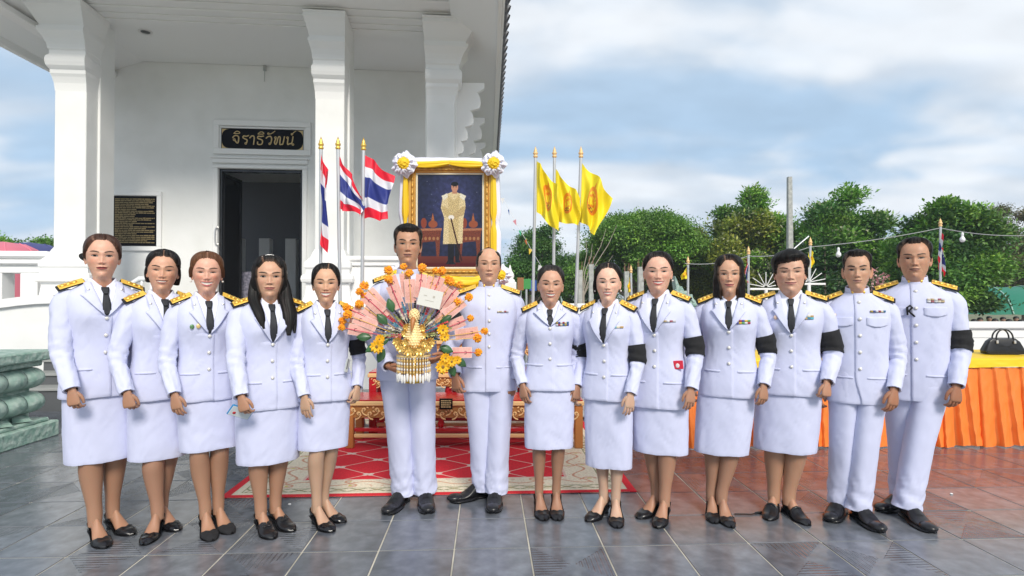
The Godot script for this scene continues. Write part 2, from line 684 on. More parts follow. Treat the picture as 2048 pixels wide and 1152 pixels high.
func build_hall() -> void:
	var h := thing("memorial_hall", "white hall with square columns, moulded capitals and a dark open doorway", "building", Vector3(-6.26, 0, -8.0), 5.5)
	var g := Geo.new()
	# platform
	g.block(Vector3(-1.6, -0.01, -9.0), Vector3(6.3, 0.67, 0.30), 0.0)
	obj("platform", g, M.wall, h)
	g = Geo.new()
	g.block(Vector3(-1.6, 0.672, -9.0), Vector3(6.3, 0.684, 0.32), 0.003)
	obj("platform_floor", g, M.granite_floor if M.has("granite_floor") else paint(0.12, 0.125, 0.13, 0.4), h)
	# front wall at z = -1.95 with the door opening, and the room behind it
	var zf := -1.95
	var dl := 1.215
	var dr := 2.669
	var dt := 3.61
	g = Geo.new()
	g.block(Vector3(-1.45, 0.684, zf - 0.2), Vector3(dl, 5.47, zf))
	g.block(Vector3(dr, 0.684, zf - 0.2), Vector3(5.45, 5.47, zf))
	g.block(Vector3(dl, dt, zf - 0.2), Vector3(dr, 5.47, zf))
	obj("front_wall", g, M.wall, h)
	g = Geo.new()
	g.block(Vector3(5.25, 0.684, -8.8), Vector3(5.45, 5.47, zf - 0.2))
	g.block(Vector3(-1.45, 0.684, -8.8), Vector3(-1.25, 1.5, zf - 0.2))
	g.block(Vector3(-1.45, 4.3, -8.8), Vector3(-1.25, 5.47, zf - 0.2))
	for q in [[-8.8, -7.6], [-5.6, -5.0], [-3.0, zf - 0.2]]:
		g.block(Vector3(-1.45, 1.5, q[0]), Vector3(-1.25, 4.3, q[1]))
	g.block(Vector3(-1.25, 0.684, -8.8), Vector3(5.25, 5.47, -8.6))
	obj("side_wall", g, M.wall, h)
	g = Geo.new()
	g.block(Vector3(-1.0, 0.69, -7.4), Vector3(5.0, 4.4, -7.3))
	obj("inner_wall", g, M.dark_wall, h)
	for x in [0.031, 0.693, 1.324]:
		g = Geo.new()
		g.block(Vector3(x - 0.13, 0.69, -6.2), Vector3(x + 0.13, 2.75, -5.95), 0.01)
		obj("inner_pillar", g, M.wall, h)
	g = Geo.new()
	g.block(Vector3(-1.7, 5.474, -9.0), Vector3(6.2, 5.6, 0.62))
	obj("porch_ceiling", g, M.ceiling, h)
	# roof above, out of the picture but for its edges
	g = Geo.new()
	var sec := PackedVector2Array([Vector2(-1.2, 5.62), Vector2(6.0, 5.62), Vector2(6.0, 5.75), Vector2(2.4, 8.2), Vector2(-1.2, 5.75)])
	g.prism(at3(0, 0, -4.0), sec, 10.6)
	obj("roof", g, M.roof, h)
	# beam over the columns
	g = Geo.new()
	g.block(Vector3(-1.55, 5.40, -0.42), Vector3(5.62, 5.472, -0.20), 0.004)
	obj("beam", g, M.trim, h)
	g = Geo.new()
	g.block(Vector3(-1.55, 5.415, -0.196), Vector3(5.66, 5.472, -0.05), 0.006)
	g.block(Vector3(-1.55, 5.43, -0.046), Vector3(5.70, 5.472, 0.12), 0.006)
	g.block(Vector3(-1.55, 5.455, 0.124), Vector3(5.74, 5.472, 0.3), 0.006)
	obj("beam_moulding", g, M.trim, h)
	# columns: each a pier, a pilaster on its front, a capital and a base
	var n := 0
	for c in [[-0.015, [1.0, 0.35, 0.2, 0.62]], [3.575, [1.0, 0.22, 0.2, 0.3]], [5.205, [1.0, 1.0, 0.2, 0.15]]]:
		var o := Node3D.new()
		o.name = "column" if n == 0 else "column_%03d" % n
		o.position = Vector3(c[0], 0, 0)
		h.add_child(o)
		n += 1
		g = Geo.new()
		g.block(Vector3(-0.21, 2.0, -0.26), Vector3(0.21, 4.26, 0.0), 0.008)
		obj("pilaster", g, M.wall, o)
		g = Geo.new()
		g.block(Vector3(-0.24, 0.684, -0.62), Vector3(0.24, 5.40, -0.262), 0.008)
		obj("pier", g, M.wall, o)
		g = Geo.new()
		g.square(at3(0, 0, -0.13), 0.21, 0.13, capital_profile(), c[1])
		obj("capital", g, M.trim, o)
		g = Geo.new()
		g.square(at3(0, 0, -0.13), 0.21, 0.13, base_profile(), [1.0, 1.0, 0.3, 1.0])
		obj("base", g, M.trim, o)
	# door frame mouldings
	g = Geo.new()
	for q in [[dl - 0.085, dl - 0.002], [dr + 0.002, dr + 0.085]]:
		g.block(Vector3(q[0], 0.684, zf), Vector3(q[1], dt + 0.05, zf + 0.035), 0.008)
	g.block(Vector3(dl - 0.085, dt + 0.002, zf + 0.036), Vector3(dr + 0.085, dt + 0.055, zf + 0.05), 0.006)
	g.block(Vector3(dl - 0.10, dt + 0.09, zf), Vector3(dr + 0.10, dt + 0.17, zf + 0.045), 0.01)
	g.block(Vector3(dl - 0.12, dt + 0.172, zf), Vector3(dr + 0.12, dt + 0.20, zf + 0.07), 0.006)
	obj("door_surround", g, M.trim, h)
	g = Geo.new()
	g.block(Vector3(dl, 0.684, zf - 0.14), Vector3(dl + 0.045, dt, zf - 0.04), 0.004)
	g.block(Vector3(dr - 0.045, 0.684, zf - 0.14), Vector3(dr, dt, zf - 0.04), 0.004)
	g.block(Vector3(dl + 0.045, dt - 0.05, zf - 0.14), Vector3(dr - 0.045, dt, zf - 0.04), 0.004)
	obj("door_frame", g, M.glass, h)
	var leaf := Node3D.new()
	leaf.name = "door_leaf"
	leaf.position = Vector3(dl + 0.05, 0.69, zf - 0.09)
	leaf.rotation.y = deg_to_rad(84)
	h.add_child(leaf)
	g = Geo.new()
	g.block(Vector3(0, 0, -0.02), Vector3(0.055, 2.85, 0.02), 0.003)
	g.block(Vector3(0.60, 0, -0.02), Vector3(0.655, 2.85, 0.02), 0.003)
	g.block(Vector3(0.055, 0, -0.02), Vector3(0.60, 0.09, 0.02), 0.003)
	g.block(Vector3(0.055, 2.79, -0.02), Vector3(0.60, 2.85, 0.02), 0.003)
	obj("stile", g, M.glass, leaf)
	g = Geo.new()
	g.block(Vector3(0.055, 0.09, -0.005), Vector3(0.60, 2.79, 0.005))
	obj("pane", g, M.glass, leaf)
	g = Geo.new()
	var hp := smooth_path([Vector4(0, 0, 0, 0.012), Vector4(-0.06, 0, 0.02, 0.012), Vector4(-0.06, -0.30, 0.02, 0.012), Vector4(0, -0.30, 0, 0.012)], 2)
	var pv := PackedVector3Array()
	var pr := PackedFloat32Array()
	for q in hp:
		pv.push_back(Vector3(q.x + dl + 0.03, q.y + 2.546, zf + 0.05 + q.z))
		pr.push_back(q.w)
	g.tube(pv, pr, 8)
	obj("door_handle", g, M.silver, h)
	# name board over the door
	g = Geo.new()
	frame_of(g, 1.135, 2.82, 3.86, 4.47, zf, 0.10, 0.05)
	frame_of(g, 1.235, 2.72, 3.93, 4.36, zf, 0.03, 0.03)
	obj("name_board_frame", g, M.trim, h)
	g = Geo.new()
	g.block(Vector3(1.262, 3.955, zf + 0.002), Vector3(2.694, 4.325, zf + 0.02), 0.003)
	var board := obj("name_board", g, M.granite, h)
	for s in [-1, 1]:
		for e in [-1, 1]:
			g = Geo.new()
			var cx: float = 1.978 + s * 0.70
			var cy: float = 4.14 + e * 0.172
			var arc := PackedVector2Array([Vector2(cx, cy)])
			for k in 7:
				var a := PI / 2 * k / 6
				arc.push_back(Vector2(cx - s * 0.115 * (1 - sin(a)), cy - e * 0.115 * (1 - cos(a))))
			g.prism(at3(0, 0, zf + 0.0215), arc, 0.004)
			obj("corner_ornament", g, M.gilt, board)
	g = Geo.new()
	thai_name(g, Vector3(1.44, 4.045, zf + 0.024), 0.155)
	obj("lettering", g, M.gilt, board)
	# granite tablet on the wall
	g = Geo.new()
	frame_of(g, -0.64, 0.27, 2.12, 3.17, zf, 0.08, 0.045)
	obj("tablet_frame", g, M.trim, h)
	g = Geo.new()
	g.block(Vector3(-0.552, 2.21, zf + 0.002), Vector3(0.185, 3.083, zf + 0.02), 0.003)
	var tab := obj("tablet", g, M.granite, h)
	g = Geo.new()
	var r := RandomNumberGenerator.new()
	r.seed = 4
	for k in 26:
		var y := 3.035 - k * 0.0305
		var l: float = [0.64, 0.66, 0.63, 0.5, 0.66, 0.6, 0.34][k % 7] if k not in [9, 10, 15] else 0.3
		var x := -0.51
		while x < -0.51 + l:
			var w := r.randf_range(0.03, 0.09)
			g.block(Vector3(x, y - 0.012, zf + 0.0202), Vector3(minf(x + w, 0.15), y + r.randf_range(0.002, 0.008), zf + 0.0215))
			x += w + 0.008
	struct(obj("carved_text", g, paint(0.24, 0.18, 0.08, 0.5, 0.3), tab), "stuff")
	# ceiling lamp, wall hook
	g = Geo.new()
	var lx := 0.590
	g.lathe(Transform3D(Basis(), Vector3(lx, 5.474, -0.75)), [Vector2(0.0, -0.004), Vector2(0.07, -0.006), Vector2(0.095, -0.016), Vector2(0.10, -0.006), Vector2(0.10, 0.001)], 18)
	obj("downlight_ring", g, M.silver, h)
	g = Geo.new()
	g.lathe(Transform3D(Basis(), Vector3(lx, 5.474, -0.75)), [Vector2(0.0, -0.010), Vector2(0.066, -0.0075)], 18)
	obj("downlight_glass", g, paint(0.05, 0.05, 0.05, 0.2), h)
	g = Geo.new()
	var hk := Vector3(2.013, 5.420, -1.930)
	g.block(hk + Vector3(-0.025, -0.05, 0), hk + Vector3(0.025, 0.05, 0.03), 0.006)
	g.tube(PackedVector3Array([hk + Vector3(0, -0.04, 0.02), hk + Vector3(0, -0.24, 0.02)]), PackedFloat32Array([0.006, 0.006]), 6)
	obj("wall_hook", g, paint(0.4, 0.41, 0.4, 0.5), h)
	# steps between the first two columns
	for k in 4:
		g = Geo.new()
		var y := 0.67 - (k + 1) * 0.134
		g.block(Vector3(0.28, -0.01, 0.30 + k * 0.3), Vector3(3.3, y + 0.10, 0.62 + k * 0.3), 0.006)
		var st := obj("step", g, paint(0.10, 0.105, 0.11, 0.5), h)
		g = Geo.new()
		g.block(Vector3(0.27, y + 0.102, 0.30 + k * 0.3), Vector3(3.31, y + 0.132, 0.64 + k * 0.3), 0.006)
		obj("tread", g, paint(0.30, 0.31, 0.30, 0.45), st)
	# parapet between the second and third columns, with a sunk panel
	g = Geo.new()
	g.block(Vector3(3.8, 0.684, -0.32), Vector3(5.0, 1.78, -0.06), 0.01)
	g.block(Vector3(3.78, 1.78, -0.36), Vector3(5.02, 1.84, -0.02), 0.012)
	g.block(Vector3(3.78, 1.842, -0.39), Vector3(5.02, 1.93, 0.01), 0.03)
	for q in [[3.82, 4.98, 1.42, 1.76], [3.82, 4.98, 0.70, 0.86], [3.82, 3.98, 0.86, 1.42], [4.82, 4.98, 0.86, 1.42]]:
		g.block(Vector3(q[0], q[2], -0.058), Vector3(q[1], q[3], -0.02), 0.006)
	obj("parapet", g, M.trim, h)
	# left of the first column: parapet with openings
	g = Geo.new()
	g.block(Vector3(-3.6, 0.6, -0.36), Vector3(-0.3, 1.02, -0.10), 0.01)
	g.block(Vector3(-3.6, 1.66, -0.36), Vector3(-0.3, 1.78, -0.10), 0.01)
	for k in 7:
		var x := -0.62 - k * 0.47
		g.block(Vector3(x - 0.115, 1.02, -0.355), Vector3(x + 0.115, 1.66, -0.105), 0.008)
	g.block(Vector3(-3.6, 1.78, -0.42), Vector3(-0.3, 1.86, -0.04), 0.02)
	g.block(Vector3(-3.6, 1.862, -0.46), Vector3(-0.3, 1.97, 0.0), 0.035)
	obj("parapet", g, M.trim, h)
	g = Geo.new()
	g.block(Vector3(-3.6, -0.01, -0.40), Vector3(-1.605, 0.598, -0.06), 0.01)
	obj("platform_wall", g, M.wall, h)
	# curved stair wall
	g = Geo.new()
	var prof := PackedVector2Array([Vector2(-1.9, -0.01), Vector2(0.24, -0.01)])
	for k in 11:
		var t := k / 10.0
		prof.push_back(Vector2(0.24 - t * 2.14, 1.24 - 0.28 * t * t * (3 - 2 * t)))
	g.prism(at3(0, 0, 0.55), prof, 0.24)
	obj("stair_wall", g, M.wall, h)
	g = Geo.new()
	var cop := PackedVector2Array()
	for k in 11:
		var t := k / 10.0
		cop.push_back(Vector2(0.26 - t * 2.18, 1.242 - 0.28 * t * t * (3 - 2 * t)))
	for k in range(10, -1, -1):
		cop.push_back(cop[k] + Vector2(0, 0.11))
	g.prism(at3(0, 0, 0.55), cop, 0.34)
	obj("stair_coping", g, M.trim, h)
	# eaves on the right: soffit, fascia, tile ends, brackets (they run a little off the facade's square)
	var e := Node3D.new()
	e.name = "right_eaves"
	e.transform = h.transform.affine_inverse() * Transform3D(Basis(Vector3.UP, deg_to_rad(2.45)), Vector3(-0.04, 5.0, -7.0))
	h.add_child(e)
	g = Geo.new()
	g.prism(at3(0, 0, -4.6), PackedVector2Array([Vector2(-0.80, 0.42), Vector2(-0.14, 0.04), Vector2(-0.14, 0.10), Vector2(-0.80, 0.48)]), 11.2)
	obj("soffit", g, M.ceiling, e)
	g = Geo.new()
	g.block(Vector3(-0.138, -0.03, -10.2), Vector3(-0.085, 0.16, 1.0), 0.006)
	g.block(Vector3(-0.083, 0.02, -10.2), Vector3(-0.045, 0.19, 1.0), 0.006)
	obj("fascia", g, M.trim, e)
	for k in 44:
		g = Geo.new()
		var z := 0.9 - k * 0.25
		g.tube(PackedVector3Array([Vector3(0.02, 0.20, z), Vector3(-0.9, 0.74, z)]), PackedFloat32Array([0.07, 0.07]), 8, false)
		g.block(Vector3(-0.06, 0.16, z - 0.122), Vector3(0.0, 0.20, z + 0.122), 0.004)
		obj("roof_tile", g, M.roof, e)
	g = Geo.new()
	g.prism(at3(0, 0, -4.6), PackedVector2Array([Vector2(-0.04, 0.18), Vector2(-0.04, 0.22), Vector2(-0.9, 0.74), Vector2(-0.9, 0.70)]), 11.2)
	obj("roof_edge", g, M.roof, e)
	for k in 4:
		g = Geo.new()
		var T := Transform3D(Basis.IDENTITY, Vector3(-0.80, 3.42 - 5.0, -1.9 - k * 1.75))
		g.prism(T, curl_plate(1.05), 0.09)
		obj("eaves_bracket", g, M.trim, e)
	# eaves on the left
	e = Node3D.new()
	e.name = "left_eaves"
	e.transform = h.transform.affine_inverse() * Transform3D(Basis(Vector3.UP, deg_to_rad(4.0)), Vector3(-7.52, 5.0, -7.4))
	h.add_child(e)
	g = Geo.new()
	g.prism(at3(0, 0, -3.4), PackedVector2Array([Vector2(1.25, 0.50), Vector2(0.16, 0.10), Vector2(0.16, 0.16), Vector2(1.25, 0.56)]), 8.0)
	obj("soffit", g, M.ceiling, e)
	g = Geo.new()
	g.block(Vector3(0.09, -0.02, -7.4), Vector3(0.158, 0.20, 0.6), 0.006)
	g.block(Vector3(0.02, 0.06, -7.4), Vector3(0.088, 0.24, 0.6), 0.006)
	g.block(Vector3(0.55, 0.18, -7.4), Vector3(0.75, 0.26, 0.6), 0.006)
	obj("fascia", g, M.trim, e)
	g = Geo.new()
	g.prism(at3(0, 0, -3.4), PackedVector2Array([Vector2(0.0, 0.22), Vector2(0.0, 0.27), Vector2(1.3, 0.80), Vector2(1.3, 0.75)]), 8.0)
	obj("roof_edge", g, M.roof, e)
	for k in 2:
		g = Geo.new()
		var T := Transform3D(Basis(Vector3.UP, PI), Vector3(1.02, 3.55 - 5.0, -1.5 - k * 1.75))
		g.prism(T, curl_plate(1.25), 0.09)
		obj("eaves_bracket", g, M.trim, e)


func frame_of(g: Geo, x0: float, x1: float, y0: float, y1: float, z: float, w: float, d: float) -> void:
	g.block(Vector3(x0, y0, z), Vector3(x1, y0 + w, z + d), 0.008)
	g.block(Vector3(x0, y1 - w, z), Vector3(x1, y1, z + d), 0.008)
	g.block(Vector3(x0, y0 + w, z), Vector3(x0 + w, y1 - w, z + d), 0.008)
	g.block(Vector3(x1 - w, y0 + w, z), Vector3(x1, y1 - w, z + d), 0.008)


func stroke(g: Geo, o: Vector3, s: float, pts: Array, r := 0.075) -> void:
	var p := []
	for q in pts:
		p.append(Vector4(q[0] + q[1] * 0.14, q[1], 0, 0))
	p = smooth_path(p, 2)
	var v := PackedVector3Array()
	var w := PackedFloat32Array()
	for q in p:
		v.push_back(o + Vector3(q.x * s, q.y * s, 0))
		w.push_back(r * s)
	g.tube(v, w, 6, true)


func ring(g: Geo, o: Vector3, s: float, x: float, y: float, r: float) -> void:
	var p := []
	for k in 9:
		var a := TAU * k / 8
		p.append([x + cos(a) * r, y + sin(a) * r])
	stroke(g, o, s, p, 0.05)


func thai_name(g: Geo, o: Vector3, s: float) -> void:
	# consonants and vowels, left to right
	var x := o
	var sara_i := func(q: Vector3) -> void:
		stroke(g, q, s, [[0.1, 1.22], [0.3, 1.48], [0.6, 1.48], [0.85, 1.22], [0.1, 1.22]], 0.05)
	stroke(g, x, s, [[0.05, 0.72], [0.2, 0.97], [0.5, 1.0], [0.74, 0.8], [0.74, 0.0], [0.42, 0.3], [0.34, 0.45]])
	ring(g, x, s, 0.24, 0.5, 0.11)
	sara_i.call(x)
	x += Vector3(1.02 * s, 0, 0)
	stroke(g, x, s, [[0.75, 1.02], [0.5, 0.9], [0.2, 1.0], [0.12, 0.75], [0.4, 0.62], [0.7, 0.5], [0.66, 0.2]])
	ring(g, x, s, 0.56, 0.1, 0.1)
	x += Vector3(0.82 * s, 0, 0)
	stroke(g, x, s, [[0.1, 0.74], [0.25, 0.98], [0.5, 1.0], [0.62, 0.75], [0.62, 0.0]])
	x += Vector3(0.84 * s, 0, 0)
	stroke(g, x, s, [[0.75, 1.0], [0.45, 0.92], [0.15, 1.0], [0.1, 0.72], [0.45, 0.62], [0.74, 0.5], [0.74, 0.0], [0.2, 0.0], [0.2, 0.3]])
	sara_i.call(x)
	x += Vector3(1.0 * s, 0, 0)
	stroke(g, x, s, [[0.08, 0.76], [0.3, 1.0], [0.6, 0.98], [0.74, 0.65], [0.68, 0.2]])
	ring(g, x, s, 0.57, 0.12, 0.1)
	ring(g, x, s, 0.25, 1.3, 0.09)
	stroke(g, x, s, [[0.35, 1.24], [0.6, 1.3], [0.95, 1.62]], 0.05)
	x += Vector3(0.98 * s, 0, 0)
	ring(g, x, s, 0.12, 0.86, 0.1)
	stroke(g, x, s, [[0.2, 0.78], [0.08, 0.3], [0.24, 0.0], [0.38, 0.25], [0.4, 0.85], [0.55, 1.02], [0.7, 0.85], [0.7, 0.0], [0.9, 0.1], [1.08, 0.05], [1.12, 1.0]])
	x += Vector3(1.36 * s, 0, 0)
	ring(g, x, s, 0.12, 0.88, 0.1)
	stroke(g, x, s, [[0.2, 0.8], [0.2, 0.0], [0.45, 0.2], [0.72, 0.2], [0.72, 1.02]])
	ring(g, x, s, 0.84, 0.1, 0.1)
	ring(g, x, s, 0.55, 1.3, 0.09)
	stroke(g, x, s, [[0.63, 1.34], [0.7, 1.5], [0.95, 1.68]], 0.05)


# ---------------------------------------------------------------- people
class Shape:
	# cross-sections of a trunk by height: half width, depth to the front, depth to the back
	var ys := PackedFloat32Array()
	var a := PackedFloat32Array()
	var f := PackedFloat32Array()
	var b := PackedFloat32Array()
	var n := 2.35
	var bust := 0.0
	var bust_y := 0.0
	var bust_x := 0.08
	var folds := 0.0
	var noise: FastNoiseLite
	var shift := 0.0

	static func spline(ys: PackedFloat32Array, v: PackedFloat32Array, y: float) -> float:
		var m := ys.size()
		if y <= ys[0]:
			return v[0]
		if y >= ys[m - 1]:
			return v[m - 1]
		var k := 0
		while ys[k + 1] < y:
			k += 1
		var t := (y - ys[k]) / (ys[k + 1] - ys[k])
		var d := ys[k + 1] - ys[k]
		var m0 := (v[k + 1] - v[k]) / d
		var m1 := m0
		if k > 0:
			m0 = (v[k + 1] - v[k - 1]) / (ys[k + 1] - ys[k - 1])
		if k < m - 2:
			m1 = (v[k + 2] - v[k]) / (ys[k + 2] - ys[k])
		var t2 := t * t
		var t3 := t2 * t
		return (2 * t3 - 3 * t2 + 1) * v[k] + (t3 - 2 * t2 + t) * m0 * d + (3 * t2 - 2 * t3) * v[k + 1] + (t3 - t2) * m1 * d

	func bump(x: float, y: float, s: float) -> float:
		var h := 0.0
		if bust > 0.0 and s > 0.0:
			var e := (y - bust_y) / 0.062
			h += bust * exp(-e * e) * (exp(-pow((x - bust_x) / 0.055, 2)) + exp(-pow((x + bust_x) / 0.055, 2)))
		if folds > 0.0:
			h += folds * noise.get_noise_3d(x * 7.0 + shift, y * 4.5, s * 3.0 + shift)
			h += folds * 0.7 * (0.35 - absf(noise.get_noise_3d(x * 5.0 - shift, y * 15.0 + absf(x) * 14.0, s * 3.0)) * 1.6)
		return h

	func pt(ang: float, y: float, grow := 0.0) -> Vector3:
		var s := sin(ang)
		var c := cos(ang)
		var w := spline(ys, a, y) + grow
		var d := (spline(ys, f, y) if c > 0.0 else spline(ys, b, y)) + grow
		var x := w * signf(s) * pow(absf(s), 2.0 / n)
		var z := d * signf(c) * pow(absf(c), 2.0 / n)
		var h := bump(x, y, c)
		return Vector3(x + h * s * 0.5, y, z + h * c)

	func front(x: float, y: float, off := 0.0) -> Vector3:
		var w := spline(ys, a, y)
		var d := spline(ys, f, y)
		var q := pow(clampf(absf(x) / w, 0.0, 0.995), n)
		var c := pow(1.0 - q, 1.0 / n)
		var cc := pow(clampf(c, 0.0, 1.0), n * 0.5)
		return Vector3(x, y, d * c + bump(x, y, cc) * cc + off)


# a piece of cloth or metal lying on the front of a trunk: rows of (y, x from, x to); its rim is turned down
func patch(g: Geo, s: Shape, rows: Array, nx: int, off0: float, off1: float, rim0 := true, rim1 := true) -> void:
	var p := PackedVector3Array()
	var close := [rows[0]]
	for j in range(1, rows.size()):
		var a: Array = rows[j - 1]
		var b: Array = rows[j]
		var parts := maxi(1, int(absf(b[0] - a[0]) / 0.016))
		for q in range(1, parts + 1):
			var t := float(q) / parts
			close.append([lerpf(a[0], b[0], t), lerpf(a[1], b[1], t), lerpf(a[2], b[2], t)])
	rows = close
	var m := rows.size()
	for j in range(-1, m + 1):
		var r: Array = rows[clampi(j, 0, m - 1)]
		var edge := j < 0 or j == m
		for i in range(-1, nx + 1):
			var t := clampf(float(i) / (nx - 1), 0.0, 1.0)
			var o := lerpf(off0, off1, t)
			if edge or (i < 0 and rim0) or (i == nx and rim1):
				o = -0.004
			p.push_back(s.front(lerpf(r[1], r[2], t), r[0], o))
	g.grid(p, nx + 2, false, Vector3.BACK)


func limb(g: Geo, path: Array, seg: int, ref: Vector3, disp: Callable, squash := 1.0, s0 := 0.0, s1 := 1.0, grow := 0.0, turn_in := true, col := Color.WHITE) -> void:
	var total := 0.0
	var at := [0.0]
	for i in range(1, path.size()):
		total += Vector3(path[i].x - path[i - 1].x, path[i].y - path[i - 1].y, path[i].z - path[i - 1].z).length()
		at.append(total)
	var p := PackedVector3Array()
	var up := ref
	var m := path.size()
	var rows := []
	for j in m:
		var here := Vector3(path[j].x, path[j].y, path[j].z)
		var a: Vector4 = path[mini(j + 1, m - 1)]
		var b: Vector4 = path[maxi(j - 1, 0)]
		var d := Vector3(a.x - b.x, a.y - b.y, a.z - b.z).normalized()
		up = (up - d * up.dot(d)).normalized()
		var s: float = at[j] / total
		if s < s0 - 1e-5 or s > s1 + 1e-5:
			continue
		rows.append([here, up, d.cross(up), path[j].w + grow, s])
	if turn_in:
		var e: Array = rows[rows.size() - 1].duplicate()
		e[3] -= 0.006
		rows.append(e)
		e = rows[rows.size() - 1].duplicate()
		e[0] = e[0] + (rows[rows.size() - 4][0] - e[0]) * 0.8
		e[3] -= 0.004
		rows.append(e)
	if grow > 0.0:
		var e: Array = rows[0].duplicate()
		e[3] -= grow
		rows.push_front(e)
	for r in rows:
		for i in seg:
			var q := TAU * i / seg
			var o: Vector3 = r[1] * cos(q) + r[2] * sin(q) * squash
			p.push_back(r[0] + o * (r[3] + disp.call(r[4], q, r[0])))
	var keep := g.col
	g.col = col
	g.grid(p, seg, true)
	g.col = keep


const HEAD_Y := [-0.16, -0.12, -0.08, -0.04, -0.02, -0.008, 0.0, 0.008, 0.018, 0.032, 0.052, 0.075, 0.095, 0.115, 0.13, 0.15]
const HEAD_W := [0.085, 0.062, 0.049, 0.0455, 0.0445, 0.0435, 0.043, 0.044, 0.0468, 0.0522, 0.0592, 0.0668, 0.0710, 0.0734, 0.0742, 0.0734]
const HEAD_F := [0.06, 0.052, 0.045, 0.044, 0.048, 0.058, 0.068, 0.0755, 0.0795, 0.0808, 0.0815, 0.0825, 0.0835, 0.0850, 0.0880, 0.0880]
const HEAD_B := [0.075, 0.068, 0.060, 0.057, 0.058, 0.060, 0.062, 0.064, 0.066, 0.070, 0.078, 0.087, 0.093, 0.097, 0.098, 0.096]
const HEAD_N := [2.0, 2.0, 2.0, 2.0, 1.9, 1.75, 1.66, 1.64, 1.66, 1.74, 1.86, 2.0, 2.1, 2.2, 2.25, 2.25]
var HY := PackedFloat32Array(HEAD_Y)
var HW := PackedFloat32Array(HEAD_W)
var HF := PackedFloat32Array(HEAD_F)
var HB := PackedFloat32Array(HEAD_B)
var HN := PackedFloat32Array(HEAD_N)


class Face:
	var wide := 1.0       # face width
	var jaw := 1.0        # jaw width
	var neck := 1.0
	var smile := 0.0
	var open := 0.0
	var eye := 0.0052     # half height of the eye opening
	var nose := 1.0
	var skin := Color(0.5, 0.3, 0.2)
	var lips := Color(0.35, 0.10, 0.09)
	var brow := Color(0.03, 0.02, 0.018)
	var brow_h := 0.0048
	var blush := 0.0
	var age := 0.0
	var ear := 0.86


func head_ring(y: float, k: Face) -> Array:
	if y > 0.15:
		var e := sqrt(maxf(0.0, 1.0 - pow((y - 0.15) / 0.0722, 2)))
		e = maxf(e, 0.001)
		return [HW[15] * e * k.wide, HF[15] * e, HB[15] * e, 2.2]
	var w := Shape.spline(HY, HW, y)
	var j := smoothstep(-0.02, 0.0, y) * smoothstep(0.085, 0.03, y)
	w *= lerpf(k.neck, k.wide, smoothstep(-0.03, 0.03, y)) * lerpf(1.0, k.jaw, j)
	return [w, Shape.spline(HY, HF, y), Shape.spline(HY, HB, y), Shape.spline(HY, HN, y)]


func gauss(x: float, s: float) -> float:
	return exp(-(x * x) / (s * s))


func face_out(x: float, y: float, k: Face) -> float:
	if y < -0.01 or y > 0.165:
		return 0.0
	var ax := absf(x) / k.wide
	var d := 0.0
	# eye sockets, brow, lids
	d -= 0.0062 * gauss(ax - 0.030, 0.017) * gauss(y - 0.1165, 0.0105)
	d += 0.0030 * gauss(y - 0.1345, 0.009) * gauss(ax - 0.022, 0.03)
	d += 0.0022 * gauss(ax - 0.031, 0.013) * gauss(y - 0.1235, 0.0038)
	d += 0.0016 * gauss(ax - 0.031, 0.013) * gauss(y - 0.1085, 0.004)
	# nose
	var t := clampf((0.132 - y) / 0.052, 0.0, 1.0)
	if y > 0.066:
		var ridge := (0.004 + 0.0155 * pow(t, 1.35)) * (1.0 if y > 0.0825 else gauss(y - 0.0825, 0.0085))
		d += ridge * k.nose * gauss(x, 0.0080 + 0.0035 * t) * smoothstep(0.142, 0.124, y)
		d += 0.0062 * gauss(ax - 0.0130, 0.0062) * gauss(y - 0.0785, 0.0075)
		d -= 0.0045 * gauss(ax - 0.008, 0.0045) * gauss(y - 0.0715, 0.0035)
	# cheeks, muzzle, chin
	d += (0.0045 + 0.004 * k.smile) * gauss(ax - 0.041, 0.019) * gauss(y - 0.088 - 0.004 * k.smile, 0.018)
	d += 0.0055 * gauss(x, 0.027) * gauss(y - 0.054, 0.019)
	d += 0.0050 * gauss(x, 0.017) * gauss(y - 0.014, 0.013)
	d -= 0.0030 * gauss(x, 0.02) * gauss(y - 0.0335, 0.006)
	# folds from nose to mouth
	var fx := 0.0205 + (0.082 - y) * 0.42
	if y < 0.084 and y > 0.04:
		d -= (0.0008 + 0.0015 * k.smile + 0.0012 * k.age) * gauss(ax - fx, 0.0038)
	# mouth
	var mw := 0.0255 + 0.0055 * k.smile
	if ax < mw * 1.25 and absf(y - 0.052) < 0.02:
		var q := clampf(1.0 - pow(ax / mw, 2), 0.0, 1.0)
		var yc := 0.0525 + 0.0065 * k.smile * pow(ax / mw, 2)
		var gap := 0.0058 * k.open * q
		d += 0.0042 * q * gauss(y - yc - 0.0045 - gap, 0.0042)
		d += 0.0050 * q * gauss(y - yc + 0.0058 + gap, 0.0048)
		d -= 0.0046 * sqrt(q) * gauss(y - yc, 0.0016 + gap)
		d -= 0.0022 * gauss(ax - mw, 0.004) * gauss(y - yc, 0.004)
	return d


func face_point(x: float, y: float, k: Face, off := 0.0) -> Vector3:
	var r := head_ring(y, k)
	var q := pow(clampf(absf(x) / r[0], 0.0, 0.999), r[3])
	return Vector3(x, y, r[1] * pow(1.0 - q, 1.0 / r[3]) + face_out(x, y, k) + off)


